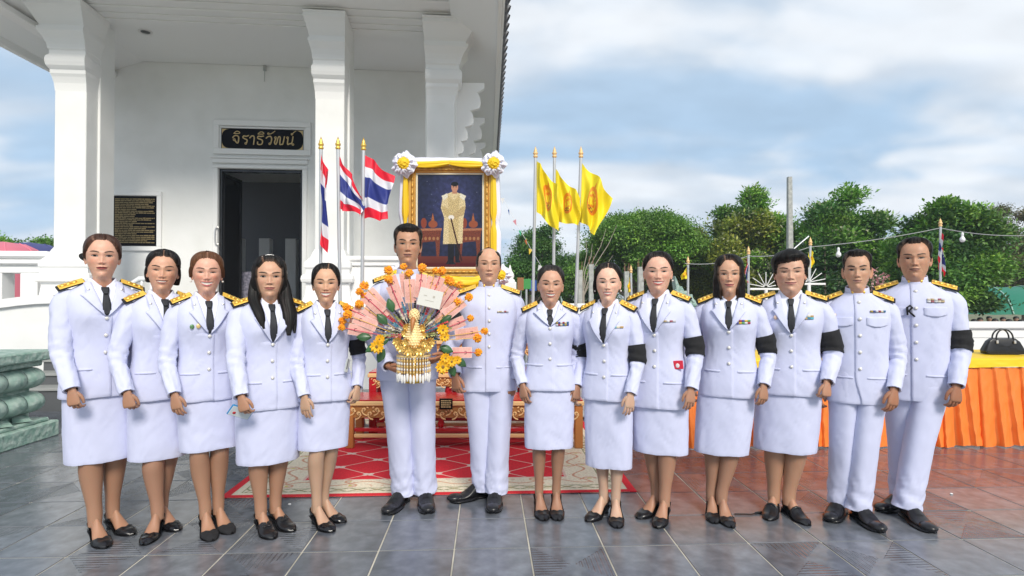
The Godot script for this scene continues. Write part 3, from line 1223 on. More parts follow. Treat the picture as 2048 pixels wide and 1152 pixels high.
func face_colour(x: float, y: float, k: Face) -> Color:
	var c := k.skin
	var ax := absf(x) / k.wide
	c = c * (1.0 + 0.10 * fine.get_noise_3d(x * 40.0, y * 40.0, k.wide * 30.0))
	# warmer cheeks and nose
	var warm := (0.35 + k.blush) * gauss(ax - 0.042, 0.018) * gauss(y - 0.086, 0.016) + 0.25 * gauss(x, 0.012) * gauss(y - 0.085, 0.012)
	c = c.lerp(Color(c.r * 1.04, c.g * 0.78, c.b * 0.74), warm)
	# thin skin round the eyes
	c = c.lerp(Color(c.r * 0.72, c.g * 0.64, c.b * 0.62), 0.35 * gauss(ax - 0.031, 0.016) * gauss(y - 0.1165, 0.008))
	# brows
	if ax > 0.010 and ax < 0.056:
		var yb := 0.1345 + 0.0055 * sin((ax - 0.010) / 0.044 * 2.4)
		var half := k.brow_h * (1.0 - 0.55 * smoothstep(0.032, 0.054, ax))
		var e := smoothstep(half * 1.35, half * 0.55, absf(y - yb)) * smoothstep(0.010, 0.015, ax) * smoothstep(0.056, 0.050, ax)
		c = c.lerp(k.brow, 0.5 * e)
	# lips, teeth
	var mw := 0.0255 + 0.0055 * k.smile
	if ax < mw and absf(y - 0.054) < 0.022:
		var q := 1.0 - pow(ax / mw, 2)
		var yc := 0.0525 + 0.0065 * k.smile * pow(ax / mw, 2)
		var gap := 0.0058 * k.open * q
		var up := yc + gap + 0.0068 * pow(q, 0.7) - 0.0012 * gauss(x, 0.0035)
		var dn := yc - gap - 0.0088 * pow(q, 0.8)
		var e := smoothstep(up + 0.0011, up - 0.0006, y) * smoothstep(dn - 0.0014, dn + 0.0008, y)
		c = c.lerp(k.lips, 0.9 * e)
		if absf(y - yc) < maxf(gap, 0.0009):
			c = Color(0.62, 0.59, 0.53) if gap > 0.0016 else k.lips * 0.35
	# nostrils
	c = c.lerp(k.skin * 0.22, 0.85 * gauss(ax - 0.0078, 0.0036) * gauss(y - 0.0712, 0.0024))
	return c


func place_head(p: Vector3, turn: float, tilt: float, lift: float) -> Vector3:
	# the neck takes the turn little by little
	var w := smoothstep(-0.09, 0.01, p.y)
	var q := p - Vector3(0, -0.04, -0.01)
	q = q.rotated(Vector3.RIGHT, -lift * w).rotated(Vector3.BACK, tilt * w).rotated(Vector3.UP, turn * w)
	return q + Vector3(0, -0.04, -0.01)


func build_head(g: Geo, k: Face, T: Transform3D, turn: float, tilt: float, lift: float, scalp: float) -> void:
	var rows := []
	for y in [-0.16, -0.14, -0.12, -0.10, -0.08, -0.065, -0.05, -0.04, -0.03, -0.022, -0.016, -0.011, -0.007, -0.003]:
		rows.append(y)
	var yy := 0.0
	while yy < 0.148:
		rows.append(yy)
		yy += 0.0021 if yy > 0.035 and yy < 0.145 else 0.003
	for i in 12:
		rows.append(0.15 + 0.0722 * sin(PI / 2 * i / 11.0))
	var seg := 84
	var p := PackedVector3Array()
	var cols := PackedColorArray()
	var neck := k.skin * Color(0.80, 0.72, 0.68)
	for y in rows:
		var r := head_ring(y, k)
		for i in seg:
			var u := TAU * i / seg - PI
			var a := u - 0.52 * sin(u)
			var s := sin(a)
			var c := cos(a)
			var e: float = r[3] if c > 0.0 else 2.1
			var x: float = r[0] * signf(s) * pow(absf(s), 2.0 / e)
			var z: float = (r[1] if c > 0.0 else r[2]) * signf(c) * pow(absf(c), 2.0 / e)
			var col := k.skin
			if c > 0.05:
				z += face_out(x, y, k) * smoothstep(0.05, 0.4, c)
				if y > -0.01:
					col = face_colour(x, y, k)
			if y < 0.0:
				z -= 0.012 * smoothstep(0.0, -0.1, y)
				col = neck.lerp(col, smoothstep(-0.03, 0.0, y))
			if y > scalp and c < 0.3:
				col = col.lerp(k.skin * 0.3, 0.6)
			p.push_back(T * place_head(Vector3(x, y, z), turn, tilt, lift))
			cols.push_back(col)
	g.grid(p, seg, true, Vector3.ZERO, cols)
	# ears
	for sd in [-1.0, 1.0]:
		var q := PackedVector3Array()
		for j in 9:
			var b := -PI / 2 + PI * j / 8
			for i in 12:
				var a := TAU * i / 12
				var v := Vector3(sin(a) * cos(b) * 0.0085, sin(b) * 0.031, cos(a) * cos(b) * 0.019)
				if v.x * sd > 0.0 and Vector2(v.y / 0.031, v.z / 0.019).length() < 0.62:
					v.x *= 0.15
				v.z += 0.006 * v.y / 0.031 * -1.0
				v *= k.ear
				v.x += sd * (0.0735 * k.wide + 0.001 + (-v.z) * 0.40 * k.ear)
				v.y += 0.099
				v.z += -0.012
				q.push_back(T * place_head(v, turn, tilt, lift))
		g.col = k.skin * Color(0.98, 0.86, 0.82)
		g.grid(q, 12, true)
		g.col = Color.WHITE


func build_eye(parent: Node3D, k: Face, side: float, T: Transform3D, turn: float, tilt: float, lift: float) -> void:
	var g := Geo.new()
	var p := PackedVector3Array()
	var cols := PackedColorArray()
	var nx := 19
	var ny := 11
	for j in ny:
		var v := -1.0 + 2.0 * j / (ny - 1)
		for i in nx:
			var u := -1.0 + 2.0 * i / (nx - 1)
			var shape := pow(maxf(0.0, 1.0 - u * u), 0.6)
			var x := side * (0.0312 * k.wide + u * 0.0160)
			var hgt := k.eye * (1.25 if v > 0.0 else 0.9)
			var y := 0.1158 + v * hgt * shape + 0.0012 * u - 0.0018 * k.smile * u * u * 0.5
			var q := face_point(x, y, k, 0.0012 + 0.0022 * (1.0 - u * u) * (1.0 - v * v * 0.8))
			p.push_back(T * place_head(q, turn, tilt, lift))
			var rr := Vector2(u * 0.0160, v * hgt).length()
			var c := Color(0.42, 0.39, 0.37) if rr > 0.0072 else (Color(0.022, 0.012, 0.009) if rr > 0.0024 else Color(0.004, 0.004, 0.004))
			if absf(u) > 0.85:
				c = c.lerp(k.skin * 0.5, 0.6)
			if v > 0.36 or (absf(u) > 0.88):
				c = Color(0.014, 0.010, 0.009)
			elif v < -0.75:
				c = k.skin * 0.45
			cols.push_back(c)
	g.grid(p, nx, false, T.basis * Vector3.BACK, cols)
	obj("eye", g, M.eye, parent)


func build_brow(parent: Node3D, k: Face, side: float, T: Transform3D, turn: float, tilt: float, lift: float) -> void:
	var g := Geo.new()
	var p := PackedVector3Array()
	for j in 5:
		var v := -1.0 + 0.5 * j
		for i in 13:
			var t := i / 12.0
			var ax := lerpf(0.0115, 0.0530, t)
			var yb := 0.1342 + 0.0058 * sin(t * 2.3) - 0.0006 * k.age
			var half := k.brow_h * 0.68 * (0.72 + 0.5 * t) * sqrt(clampf((1.0 - t) * 3.2 + 0.04, 0.0, 1.0)) * sqrt(clampf(t * 6.0 + 0.25, 0.0, 1.0))
			var q := face_point(side * ax * k.wide, yb + v * half, k, 0.0016 * (1.0 - v * v) - 0.0004)
			p.push_back(T * place_head(q, turn, tilt, lift))
	g.col = k.brow
	g.grid(p, 13, false, T.basis * Vector3.BACK)
	obj("eyebrow", g, M.hair, parent)


# hair as a shell over the skull; style gives hairline and thickness by angle and height
func build_hair(parent: Node3D, k: Face, style: String, tone: Color, part: float, T: Transform3D, turn: float, tilt: float, lift: float, sd: int, extra := 0.0) -> Node3D:
	var g := Geo.new()
	var p := PackedVector3Array()
	var cols := PackedColorArray()
	var seg := 96
	var low := 0.02
	if style == "bob":
		low = -0.035
	elif style == "long":
		low = -0.10
	var rows := []
	var yy := low
	while yy < 0.149:
		rows.append(yy)
		yy += 0.004
	for i in 16:
		rows.append(0.15 + 0.0722 * sin(PI / 2 * i / 15.0))
	for y in rows:
		var r := head_ring(maxf(y, 0.02), k)
		for i in seg:
			var u := TAU * i / seg - PI
			var a := u - 0.25 * sin(u)
			var s := sin(a)
			var c := cos(a)
			var deg := absf(rad_to_deg(a))
			var e: float = r[3] if c > 0.0 else 2.1
			var x: float = r[0] * signf(s) * pow(absf(s), 2.0 / e)
			var z: float = (r[1] if c > 0.0 else r[2]) * signf(c) * pow(absf(c), 2.0 / e)
			var line := 0.0
			var thick := 0.012
			match style:
				"back":
					line = 0.198 - 0.005 * absf(sin(a * 2.0))
					line = lerpf(line, 0.138, smoothstep(30.0, 68.0, deg))
					line = lerpf(line, 0.118, smoothstep(62.0, 86.0, deg))
					line = lerpf(line, 0.035, smoothstep(112.0, 140.0, deg))
					thick = 0.012 + 0.009 * smoothstep(0.15, 0.21, y) + 0.006 * smoothstep(100.0, 170.0, deg)
				"side":
					line = lerpf(0.195, 0.130, smoothstep(26.0, 66.0, deg))
					line = lerpf(line, 0.09, smoothstep(62.0, 84.0, deg))
					line = lerpf(line, 0.035, smoothstep(110.0, 140.0, deg))
					thick = 0.012 + 0.008 * smoothstep(0.15, 0.21, y)
				"short":
					line = 0.186 + 0.008 * smoothstep(26.0, 46.0, deg) * smoothstep(62.0, 50.0, deg)
					line = lerpf(line, 0.105, smoothstep(58.0, 70.0, deg))
					line = lerpf(line, 0.040, smoothstep(88.0, 108.0, deg))
					thick = 0.007 + 0.017 * smoothstep(0.135, 0.20, y) + 0.004 * smoothstep(40.0, 0.0, deg) * smoothstep(0.15, 0.175, y)
				"fade":
					line = 0.194 + 0.006 * smoothstep(20.0, 42.0, deg)
					line = lerpf(line, 0.112, smoothstep(56.0, 68.0, deg))
					line = lerpf(line, 0.050, smoothstep(88.0, 110.0, deg))
					thick = 0.004 + 0.020 * smoothstep(0.15, 0.20, y) + 0.006 * smoothstep(40.0, 0.0, deg) * smoothstep(0.15, 0.18, y)
				"swoop":
					var sw := sin(a)
					line = 0.172 + 0.014 * sw
					line = lerpf(line, 0.100, smoothstep(48.0, 66.0, deg))
					line = lerpf(line, 0.030, smoothstep(90.0, 110.0, deg))
					thick = 0.012 + 0.020 * smoothstep(0.13, 0.19, y) + 0.008 * smoothstep(60.0, 10.0, deg) * smoothstep(0.145, 0.17, y)
				"bald":
					line = lerpf(0.26, 0.165, smoothstep(28.0, 50.0, deg))
					line = lerpf(line, 0.10, smoothstep(58.0, 72.0, deg))
					line = lerpf(line, 0.045, smoothstep(90.0, 110.0, deg))
					thick = 0.004 + 0.004 * smoothstep(70.0, 110.0, deg)
					if y > 0.19:
						thick -= 0.006 * smoothstep(0.19, 0.205, y) * smoothstep(150.0, 100.0, deg)
				"bob", "long":
					line = lerpf(0.197, 0.158, smoothstep(18.0, 46.0, deg))
					line = lerpf(line, -0.6, smoothstep(48.0, 66.0, deg))
					thick = 0.014 + 0.010 * smoothstep(0.16, 0.21, y)
					thick += 0.022 * smoothstep(0.13, 0.03, y) * smoothstep(55.0, 75.0, deg)
					if style == "bob":
						thick += 0.010 * smoothstep(0.06, 0.01, y)
						thick -= 0.03 * smoothstep(-0.02, -0.036, y)
			line += extra * smoothstep(100.0, 60.0, deg)
			var d: float = y - line
			var ramp := 0.026 if (style == "back" or style == "side") and deg < 100.0 else (0.013 if style != "bob" and style != "long" else 0.02)
			var strand := fine.get_noise_3d(a * 26.0 + sd * 7.0, y * 11.0, 3.0 + sd)
			var t := lerpf(-0.006, thick, smoothstep(-0.002, ramp, d + 0.003 * strand)) + 0.0030 * strand
			if style in ["back", "side", "bob", "long"] and y > 0.168 and c > 0.15:
				t -= 0.005 * gauss(x - part, 0.004)
			var tc := smoothstep(0.15, 0.222, y)
			var dir := Vector3(s, 0, c).lerp(Vector3(s * 0.6, 1.0, c * 0.6), tc).normalized()
			var q := Vector3(x, y, z) + dir * t
			if y < 0.03 and d < 0.0:
				q = q.lerp(Vector3(x * 0.3, y, -0.02), smoothstep(0.03, 0.0, y))
			p.push_back(T * place_head(q, turn, tilt, lift))
			var col := tone * (0.75 + 0.7 * maxf(0.0, strand + 0.35))
			if style in ["back", "side", "bob", "long"] and y > 0.172 and c > 0.2 and y < 0.2215:
				col = col.lerp(k.skin * 0.6, 0.6 * gauss(x - part, 0.0022))
			if style in ["fade", "bald", "short"] and y < 0.15 and deg > 60.0:
				col = col.lerp(k.skin, (0.22 if style != "short" else 0.06) * smoothstep(0.13, 0.08, y))
			if style in ["back", "side", "bob", "long"]:
				col = col.lerp(k.skin * 0.5, 0.5 * smoothstep(0.012, 0.0, d))
			else:
				col = col.lerp(k.skin * 0.4, 0.35 * smoothstep(0.006, 0.0, d))
			cols.push_back(col)
	g.grid(p, seg, true, Vector3.ZERO, cols)
	return obj("hair", g, M.hair, parent)


func lock(parent: Node3D, called: String, pts: Array, tone: Color, T: Transform3D, turn: float, tilt: float, lift: float, flat := 0.6, with_head := true) -> void:
	var g := Geo.new()
	var path := smooth_path(pts, 2)
	var p := PackedVector3Array()
	var cols := PackedColorArray()
	var m := path.size()
	var up := Vector3(0, 0, 1)
	var seg := 36
	for j in range(-1, m + 1):
		var jj := clampi(j, 0, m - 1)
		var here := Vector3(path[jj].x, path[jj].y, path[jj].z)
		var a: Vector4 = path[mini(jj + 1, m - 1)]
		var b: Vector4 = path[maxi(jj - 1, 0)]
		var d := Vector3(a.x - b.x, a.y - b.y, a.z - b.z).normalized()
		up = (up - d * up.dot(d)).normalized()
		var side := d.cross(up)
		var r: float = path[jj].w if j >= 0 and j < m else 0.001
		for i in seg:
			var q := TAU * i / seg
			var st := fine.get_noise_3d(i * 1.7 + tone.r * 300.0, float(jj) * 0.10, 1.0 + pts[0].x * 40.0)
			var v := here + (up * cos(q) * flat + side * sin(q)) * r * (1.0 + 0.24 * st)
			p.push_back(T * (place_head(v, turn, tilt, lift) if with_head else v))
			cols.push_back(tone * (0.75 + 0.7 * maxf(0.0, st + 0.35)))
	g.grid(p, seg, true, Vector3.ZERO, cols)
	obj(called, g, M.hair, parent)


func build_hand(g: Geo, T: Transform3D, thumb: float, size: float, curl: Array, skin: Color) -> void:
	var keep := g.col
	g.col = skin
	var p := PackedVector3Array()
	for r in [[-0.035, 0.018, 0.014], [-0.015, 0.023, 0.016], [0.0, 0.026, 0.0175], [0.025, 0.032, 0.0165], [0.05, 0.038, 0.0155], [0.075, 0.0405, 0.0135], [0.090, 0.039, 0.011], [0.097, 0.034, 0.007], [0.0985, 0.0, 0.0]]:
		for i in 16:
			var a := TAU * i / 16
			var s := sin(a)
			var c := cos(a)
			var x: float = r[1] * signf(s) * pow(absf(s), 0.8)
			var z: float = r[2] * signf(c) * pow(absf(c), 0.9)
			if c > 0.4 and r[0] > 0.06:
				z += 0.0022 * cos(x / 0.0195 * TAU * 0.5 + PI * 0.5) * 0.6
			p.push_back(T * (Vector3(x, r[0], z) * size))
	g.grid(p, 16, true)
	var len := [0.070, 0.079, 0.073, 0.057]
	for q in 4:
		var x: float = thumb * (0.0295 - 0.0195 * q)
		var pos := Vector3(x, 0.086 - (0.004 if q == 0 else (0.009 if q == 3 else 0.0)), 0.0)
		var path := PackedVector3Array([pos])
		var bend := 0.0
		var l: float = len[q]
		var splay := thumb * (0.10 - 0.07 * q)
		for s in 3:
			bend += curl[s] * (1.0 + 0.09 * (q - 1))
			var dir := Vector3(sin(splay), cos(bend), -sin(bend)).normalized()
			var step: float = l * [0.46, 0.30, 0.24][s]
			path.push_back(path[path.size() - 1] + dir * step * 0.5)
			path.push_back(path[path.size() - 1] + dir * step * 0.5)
		var rad := PackedFloat32Array([0.0096, 0.0092, 0.0093, 0.0085, 0.0086, 0.0078, 0.0066])
		for s in path.size():
			path[s] = T * (path[s] * size)
			rad[s] *= size
		g.tube(path, rad, 8)
	var base := Vector3(thumb * 0.024, 0.022, -0.006)
	var tp := PackedVector3Array([base, base + Vector3(thumb * 0.017, 0.022, -0.008), base + Vector3(thumb * 0.024, 0.045, -0.013), base + Vector3(thumb * 0.022, 0.066, -0.020)])
	for s in 4:
		tp[s] = T * (tp[s] * size)
	g.tube(tp, PackedFloat32Array([0.0155 * size, 0.0125 * size, 0.0105 * size, 0.0085 * size]), 8)
	g.col = keep


# a bare foot in a shoe: F's origin is on the ground under the ankle, z points along the foot
func foot_row(s: float, heel: float, width: float, length: float) -> Array:
	# s runs from the back of the heel (0) to the tip (1): [z, floor, top, half width]
	var z := lerpf(-0.052, length - 0.052, s)
	var floor_y := heel * (1.0 - smoothstep(0.12, 0.66, s))
	var tall := 0.085
	if s < 0.3:
		tall = lerpf(0.068, 0.10, smoothstep(0.0, 0.22, s))
	else:
		tall = lerpf(0.10, 0.030, smoothstep(0.26, 0.80, s))
		tall = lerpf(tall, 0.012, smoothstep(0.85, 1.0, s))
	var hw := 0.026
	if s < 0.12:
		hw = 0.0275 * sqrt(clampf(s / 0.12, 0.02, 1.0))
	elif s < 0.62:
		hw = lerpf(0.0275, 0.041, smoothstep(0.30, 0.62, s))
	else:
		hw = 0.041 * pow(clampf(1.0 - pow((s - 0.62) / 0.385, 2.2), 0.0, 1.0), 0.62)
	return [z, floor_y, floor_y + tall, hw * width]


func build_foot(g: Geo, F: Transform3D, heel: float, length: float, skin: Color) -> void:
	var p := PackedVector3Array()
	for j in 15:
		var s := 0.015 + 0.93 * j / 14.0
		var r := foot_row(s, heel, 0.90, length)
		for i in 14:
			var a := TAU * i / 14
			var yc: float = (r[1] + r[2]) * 0.5
			var k: float = sin(a) * r[3]
			var top := maxf(0.0, cos(a))
			p.push_back(F * Vector3(k * (1.0 - 0.45 * top * smoothstep(0.8, 0.3, s)), yc + cos(a) * (r[2] - r[1]) * 0.5 + 0.003, r[0]))
	g.col = skin
	g.grid(p, 14, true)
	g.col = Color.WHITE


func build_pump(parent: Node3D, F: Transform3D, heel: float, length: float, m: Material, style: String) -> void:
	var g := Geo.new()
	var p := PackedVector3Array()
	var rows := 26
	var n := 21
	for layer in 2:
		p.clear()
		for j in rows:
			var s := pow(float(j) / (rows - 1), 0.9)
			var r := foot_row(s, heel, 1.06, length + 0.016)
			# how far up the sides the upper comes: low at the waist, closed over the toes
			var rise := lerpf(0.62, 0.40, smoothstep(0.0, 0.25, s))
			var close := 0.58 if style == "pump" else 0.44
			rise = lerpf(rise, 1.0, smoothstep(close, close + 0.13, s))
			for i in n:
				var t := -1.0 + 2.0 * i / (n - 1)
				var a := t * PI * rise
				var yc: float = (r[1] + r[2]) * 0.5
				var hh: float = (r[2] - r[1]) * 0.5 + 0.0035
				var hw: float = r[3] + 0.0035 - layer * 0.003
				hh -= layer * 0.003
				var bottom := -cos(a)
				var narrow := 1.0 - 0.45 * maxf(0.0, bottom) * smoothstep(0.8, 0.3, s)
				var y := yc + bottom * hh
				if bottom < -0.3:
					y = maxf(y, r[1] - 0.001)
				p.push_back(F * Vector3(sin(a) * hw * narrow * (1.0 if absf(t) < 0.99 else 1.02), maxf(y, r[1] - 0.0015), r[0] - 0.002))
		g.grid(p, n, false, F.basis * Vector3(0, -0.3, 0.05) if layer == 0 else F.basis * Vector3(0, 0.3, 0))
	var shoe := obj("shoe", g, m, parent)
	g = Geo.new()
	p = PackedVector3Array()
	for j in 20:
		var s := 0.01 + 0.985 * j / 19.0
		var r := foot_row(s, heel, 1.04, length + 0.018)
		var hw: float = r[3] + 0.003
		for q in [[-hw, 0.0], [-hw, -0.006], [hw, -0.006], [hw, 0.0]]:
			p.push_back(F * Vector3(q[0], r[1] + q[1] + 0.004, r[0]))
	g.grid(p, 4, true)
	if heel > 0.03:
		g.square(F * at3(0, 0, -0.022), 0.012, 0.012, [Vector2(0.002, 0.0), Vector2(0.0, 0.012), Vector2(0.002, heel * 0.5), Vector2(0.011, heel * 0.92), Vector2(0.013, heel + 0.006)], [1.0, 1.0, 1.0, 1.0])
	else:
		g.square(F * at3(0, 0, -0.015), 0.024, 0.026, [Vector2(0.003, 0.0), Vector2(0.0, heel + 0.004)])
	obj("sole", g, M.leather, shoe)
	if style == "bow":
		g = Geo.new()
		var r := foot_row(0.64, heel, 1.0, length)
		for k in [-1.0, 1.0]:
			g.ball(F * Vector3(k * 0.013, r[2] + 0.007, r[0] + 0.004), Vector3(0.014, 0.006, 0.010), 8, 6, F.basis)
		g.ball(F * Vector3(0, r[2] + 0.009, r[0] + 0.004), Vector3(0.005, 0.006, 0.006), 8, 6, F.basis)
		obj("bow", g, m, shoe)
	elif style == "loafer":
		g = Geo.new()
		var r := foot_row(0.56, heel, 1.0, length)
		g.tube(PackedVector3Array([F * Vector3(-0.036, r[2] - 0.022, r[0]), F * Vector3(-0.02, r[2] + 0.002, r[0]), F * Vector3(0, r[2] + 0.008, r[0]), F * Vector3(0.02, r[2] + 0.002, r[0]), F * Vector3(0.036, r[2] - 0.022, r[0])]), PackedFloat32Array([0.007, 0.008, 0.008, 0.008, 0.007]), 8)
		obj("strap", g, m, shoe)


func build_oxford(parent: Node3D, F: Transform3D, length: float) -> void:
	var g := Geo.new()
	var p := PackedVector3Array()
	for j in 24:
		var s := 0.004 + 0.99 * j / 23.0
		var r := foot_row(s, 0.012, 1.16, length)
		var top: float = r[2] + 0.012 + 0.012 * smoothstep(0.8, 0.97, s)
		if s < 0.35:
			top = maxf(top, 0.115)
		var hw: float = r[3] + 0.004
		if s > 0.7:
			hw = 0.047 * pow(clampf(1.0 - pow((s - 0.66) / 0.345, 3.2), 0.0, 1.0), 0.5) + 0.002
		for i in 18:
			var a := TAU * i / 18
			var k := signf(sin(a)) * pow(absf(sin(a)), 0.85)
			var c := signf(cos(a)) * pow(absf(cos(a)), 0.8)
			var up := maxf(0.0, cos(a))
			p.push_back(F * Vector3(k * hw * (1.0 - 0.3 * up), 0.016 + (top - 0.016) * (0.5 + 0.5 * c), r[0]))
	g.grid(p, 18, true)
	g.ball(F * Vector3(0, 0.030, length * 0.735), Vector3(0.045, 0.024, 0.056), 16, 9, F.basis)
	var shoe := obj("shoe", g, M.leather, parent)
	g = Geo.new()
	p = PackedVector3Array()
	for j in 24:
		var s := 0.002 + 0.996 * j / 23.0
		var r := foot_row(s, 0.0, 1.2, length + 0.008)
		var hw: float = r[3] + 0.006
		if s > 0.7:
			hw = 0.052 * pow(clampf(1.0 - pow((s - 0.66) / 0.345, 3.2), 0.0, 1.0), 0.5) + 0.003
		var lift := 0.0 if s < 0.32 or s > 0.42 else 0.004
		for q in [[-hw, 0.021], [-hw, lift], [hw, lift], [hw, 0.021]]:
			p.push_back(F * Vector3(q[0], q[1], r[0]))
	g.grid(p, 4, true)
	obj("sole", g, M.leather, shoe)
	g = Geo.new()
	var r := foot_row(0.42, 0.0, 1.0, length)
	p = PackedVector3Array()
	for j in 8:
		var s := 0.34 + 0.28 * j / 7.0
		r = foot_row(s, 0.012, 1.16, length)
		for i in 7:
			var t := -1.0 + 2.0 * i / 6.0
			var a := t * 0.75
			p.push_back(F * Vector3(sin(a) * (r[3] + 0.004) * 0.8, 0.016 + (r[2] + 0.012 - 0.016) * (0.5 + 0.5 * cos(a)) + (0.0035 if absf(t) < 0.9 else -0.002), r[0]))
	g.grid(p, 7, false, F.basis * Vector3.UP)
	obj("tongue", g, M.leather, shoe)


func shoulder_board(parent: Node3D, inner: Vector3, outer: Vector3, side: float, marks: int) -> void:
	var along := (outer - inner).normalized()
	var out := Vector3(side * 0.2, 0.88, 0.46)
	var T := aim((inner + outer) * 0.5, along, out)
	var l := (outer - inner).length()
	var g := Geo.new()
	var poly := PackedVector2Array([Vector2(-0.024, -l / 2 + 0.02), Vector2(-0.014, -l / 2), Vector2(0.014, -l / 2), Vector2(0.024, -l / 2 + 0.02), Vector2(0.027, l / 2), Vector2(-0.027, l / 2)])
	g.prism(T, poly, 0.006)
	var b := obj("shoulder_board", g, M.black_cloth, parent)
	g = Geo.new()
	for k in 2:
		var s := -1.0 if k == 0 else 1.0
		g.box(T * at3(s * 0.0165, -0.004, 0.0060), Vector3(0.0155, l * 0.90, 0.006), 0.0025)
	g.box(T * at3(0, -0.004, 0.0050), Vector3(0.018, l * 0.89, 0.005), 0.0015)
	obj("braid", g, M.braid, b)
	g = Geo.new()
	for k in marks:
		g.ball(T * Vector3(0, l * (0.27 - 0.21 * k), 0.010), Vector3(0.0145, 0.0145, 0.009), 8, 5, T.basis)
	obj("rank_mark", g, M.gold, b)


func ribbon_bar(parent: Node3D, s: Shape, x0: float, x1: float, y: float, rows: int, colours: Array) -> void:
	var g := Geo.new()
	var n := colours.size()
	for r in rows:
		for q in n:
			g.col = colours[(q + r * 2) % n]
			var a := lerpf(x0, x1, float(q) / n)
			var b := lerpf(x0, x1, float(q + 1) / n)
			patch(g, s, [[y - r * 0.0125, a, b], [y - r * 0.0125 - 0.011, a, b]], 2, 0.008, 0.008)
	obj("ribbon_bar", g, M.cloth_any, parent)


func person(k: Dictionary) -> Node3D:
	# stand over the feet: slide along the line of sight, keeping every height in proportion
	var eye := Vector3(0, 1.356, 0)
	var ground := Vector3.ZERO
	for key in ["foot_r", "foot_l"]:
		var ya := deg_to_rad(k[key][1])
		ground += ((k[key][0] as Vector3) - Vector3(sin(ya), 0, cos(ya)) * 0.135) * 0.5
	var ratio: float = ground.z / k.at.z
	k.at = Vector3(lerpf(k.at.x * ratio, ground.x, 0.08), 0, ground.z)
	for key in ["h", "hem", "skirt"]:
		if k.has(key):
			k[key] = eye.y + (k[key] - eye.y) * ratio
	for key in ["hand_r", "hand_l"]:
		if k.has(key):
			k[key] = eye + ((k[key] as Vector3) - eye) * ratio
	var root := thing("person", k.label, "person", Vector3(k.at.x, 0, k.at.z), k.yaw, k.get("group", ""))
	var inv := root.transform.affine_inverse()
	var man: bool = k.get("man", false)
	var lift: float = k.get("heel", 0.0 if man else 0.045)
	var H: float = k.h
	var Y := func(f: float) -> float: return lift + f * (H - lift)
	var fat: float = k.get("girth", 1.0)
	var size := (H - lift) / (1.66 if man else 1.55)
	var sd: int = int(absf(k.at.x) * 1000.0) % 97
	var face: Face = k.face
	face.neck = 1.16 if man else 1.0
	var skin: Color = k.get("limb_skin", face.skin * Color(0.62, 0.52, 0.46))
	var up: float = k.get("up", 0.0)   # shoulders set higher or lower
	# trunk under the coat
	var s := Shape.new()
	var fr := [0.44, 0.50, 0.54, 0.60, 0.64, 0.69, 0.735, 0.775, 0.805, 0.825, 0.840, 0.856]
	var A := [0.182, 0.178, 0.168, 0.148, 0.145, 0.153, 0.164, 0.166, 0.156, 0.120, 0.086, 0.062]
	var Fd := [0.112, 0.110, 0.104, 0.096, 0.097, 0.108, 0.120, 0.112, 0.088, 0.066, 0.054, 0.046]
	var Bd := [0.118, 0.118, 0.112, 0.094, 0.090, 0.096, 0.104, 0.108, 0.100, 0.080, 0.070, 0.062]
	if man:
		A = [0.196, 0.193, 0.188, 0.181, 0.181, 0.188, 0.196, 0.196, 0.180, 0.132, 0.094, 0.068]
		Fd = [0.122, 0.122, 0.120, 0.119, 0.121, 0.124, 0.126, 0.116, 0.090, 0.070, 0.058, 0.050]
		Bd = [0.128, 0.128, 0.124, 0.112, 0.110, 0.112, 0.116, 0.118, 0.106, 0.086, 0.074, 0.064]
	for i in fr.size():
		var up_here: float = up * smoothstep(0.6, 0.8, fr[i])
		s.ys.push_back(Y.call(fr[i]) + up_here)
		var g_here: float = lerpf(fat, 1.0, smoothstep(0.79, 0.85, fr[i]))
		s.a.push_back(A[i] * size * g_here)
		s.f.push_back(Fd[i] * size * g_here)
		s.b.push_back(Bd[i] * size * g_here)
	s.noise = fold
	s.folds = 0.0050
	s.shift = sd * 3.7
	if not man:
		s.bust = 0.016
		s.bust_y = Y.call(0.728) + up
		s.bust_x = 0.075 * size * fat
	# the body: head, neck, trunk, arms and legs in one skin
	var body := Geo.new()
	var chin: float = H - 0.222 * k.get("hs", 1.0)
	var HT := Transform3D(Basis.IDENTITY.scaled(Vector3.ONE * k.get("hs", 1.0)), Vector3(0, chin, 0.012))
	var turn: float = deg_to_rad(k.get("look", k.yaw) - k.yaw)
	var tilt: float = deg_to_rad(k.get("tilt", 0.0))
	var nod: float = deg_to_rad(k.get("nod", 0.0))
	build_head(body, face, HT, turn, tilt, nod, 0.15)
	body.col = skin
	var tp := PackedVector3Array()
	for f in [0.47, 0.54, 0.62, 0.70, 0.76, 0.79, 0.81, 0.83]:
		for i in 20:
			var q := s.pt(TAU * i / 20, Y.call(f) + up, -0.024 if f < 0.8 else -0.034)
			tp.push_back(q)
	body.grid(tp, 20, true)
	# coat
	var jacket := Geo.new()
	var hem: float = k.hem
	var top: float = Y.call(0.848) + up
	var jp := PackedVector3Array()
	var nj := 46
	var seg := 72
	for j in range(-2, nj):
		var t := maxf(0.0, float(j) / (nj - 1))
		var y := lerpf(hem, top, t)
		for i in seg:
			var a := TAU * i / seg
			a -= 0.25 * sin(2 * a)
			var q := s.pt(a, y, 0.0 if j >= 0 else (-0.005 if j == -1 else -0.012))
			if j == -2:
				q.y += 0.03
			q.y -= 0.062 * exp(-pow(angle_difference(a, 0.0) / 0.58, 4)) * smoothstep(top - 0.10, top, y) * (0.0 if man else 1.0)
			jp.push_back(q)
	jacket.grid(jp, seg, true)
	var jk := obj("jacket", jacket, M.uniform, root)
	var pn := "jacket"
	# front edge, lying over the other side
	var g := Geo.new()
	var vb: float = Y.call(k.get("v", 0.845 if man else 0.71)) + up
	var over := -1.0 if man else 1.0
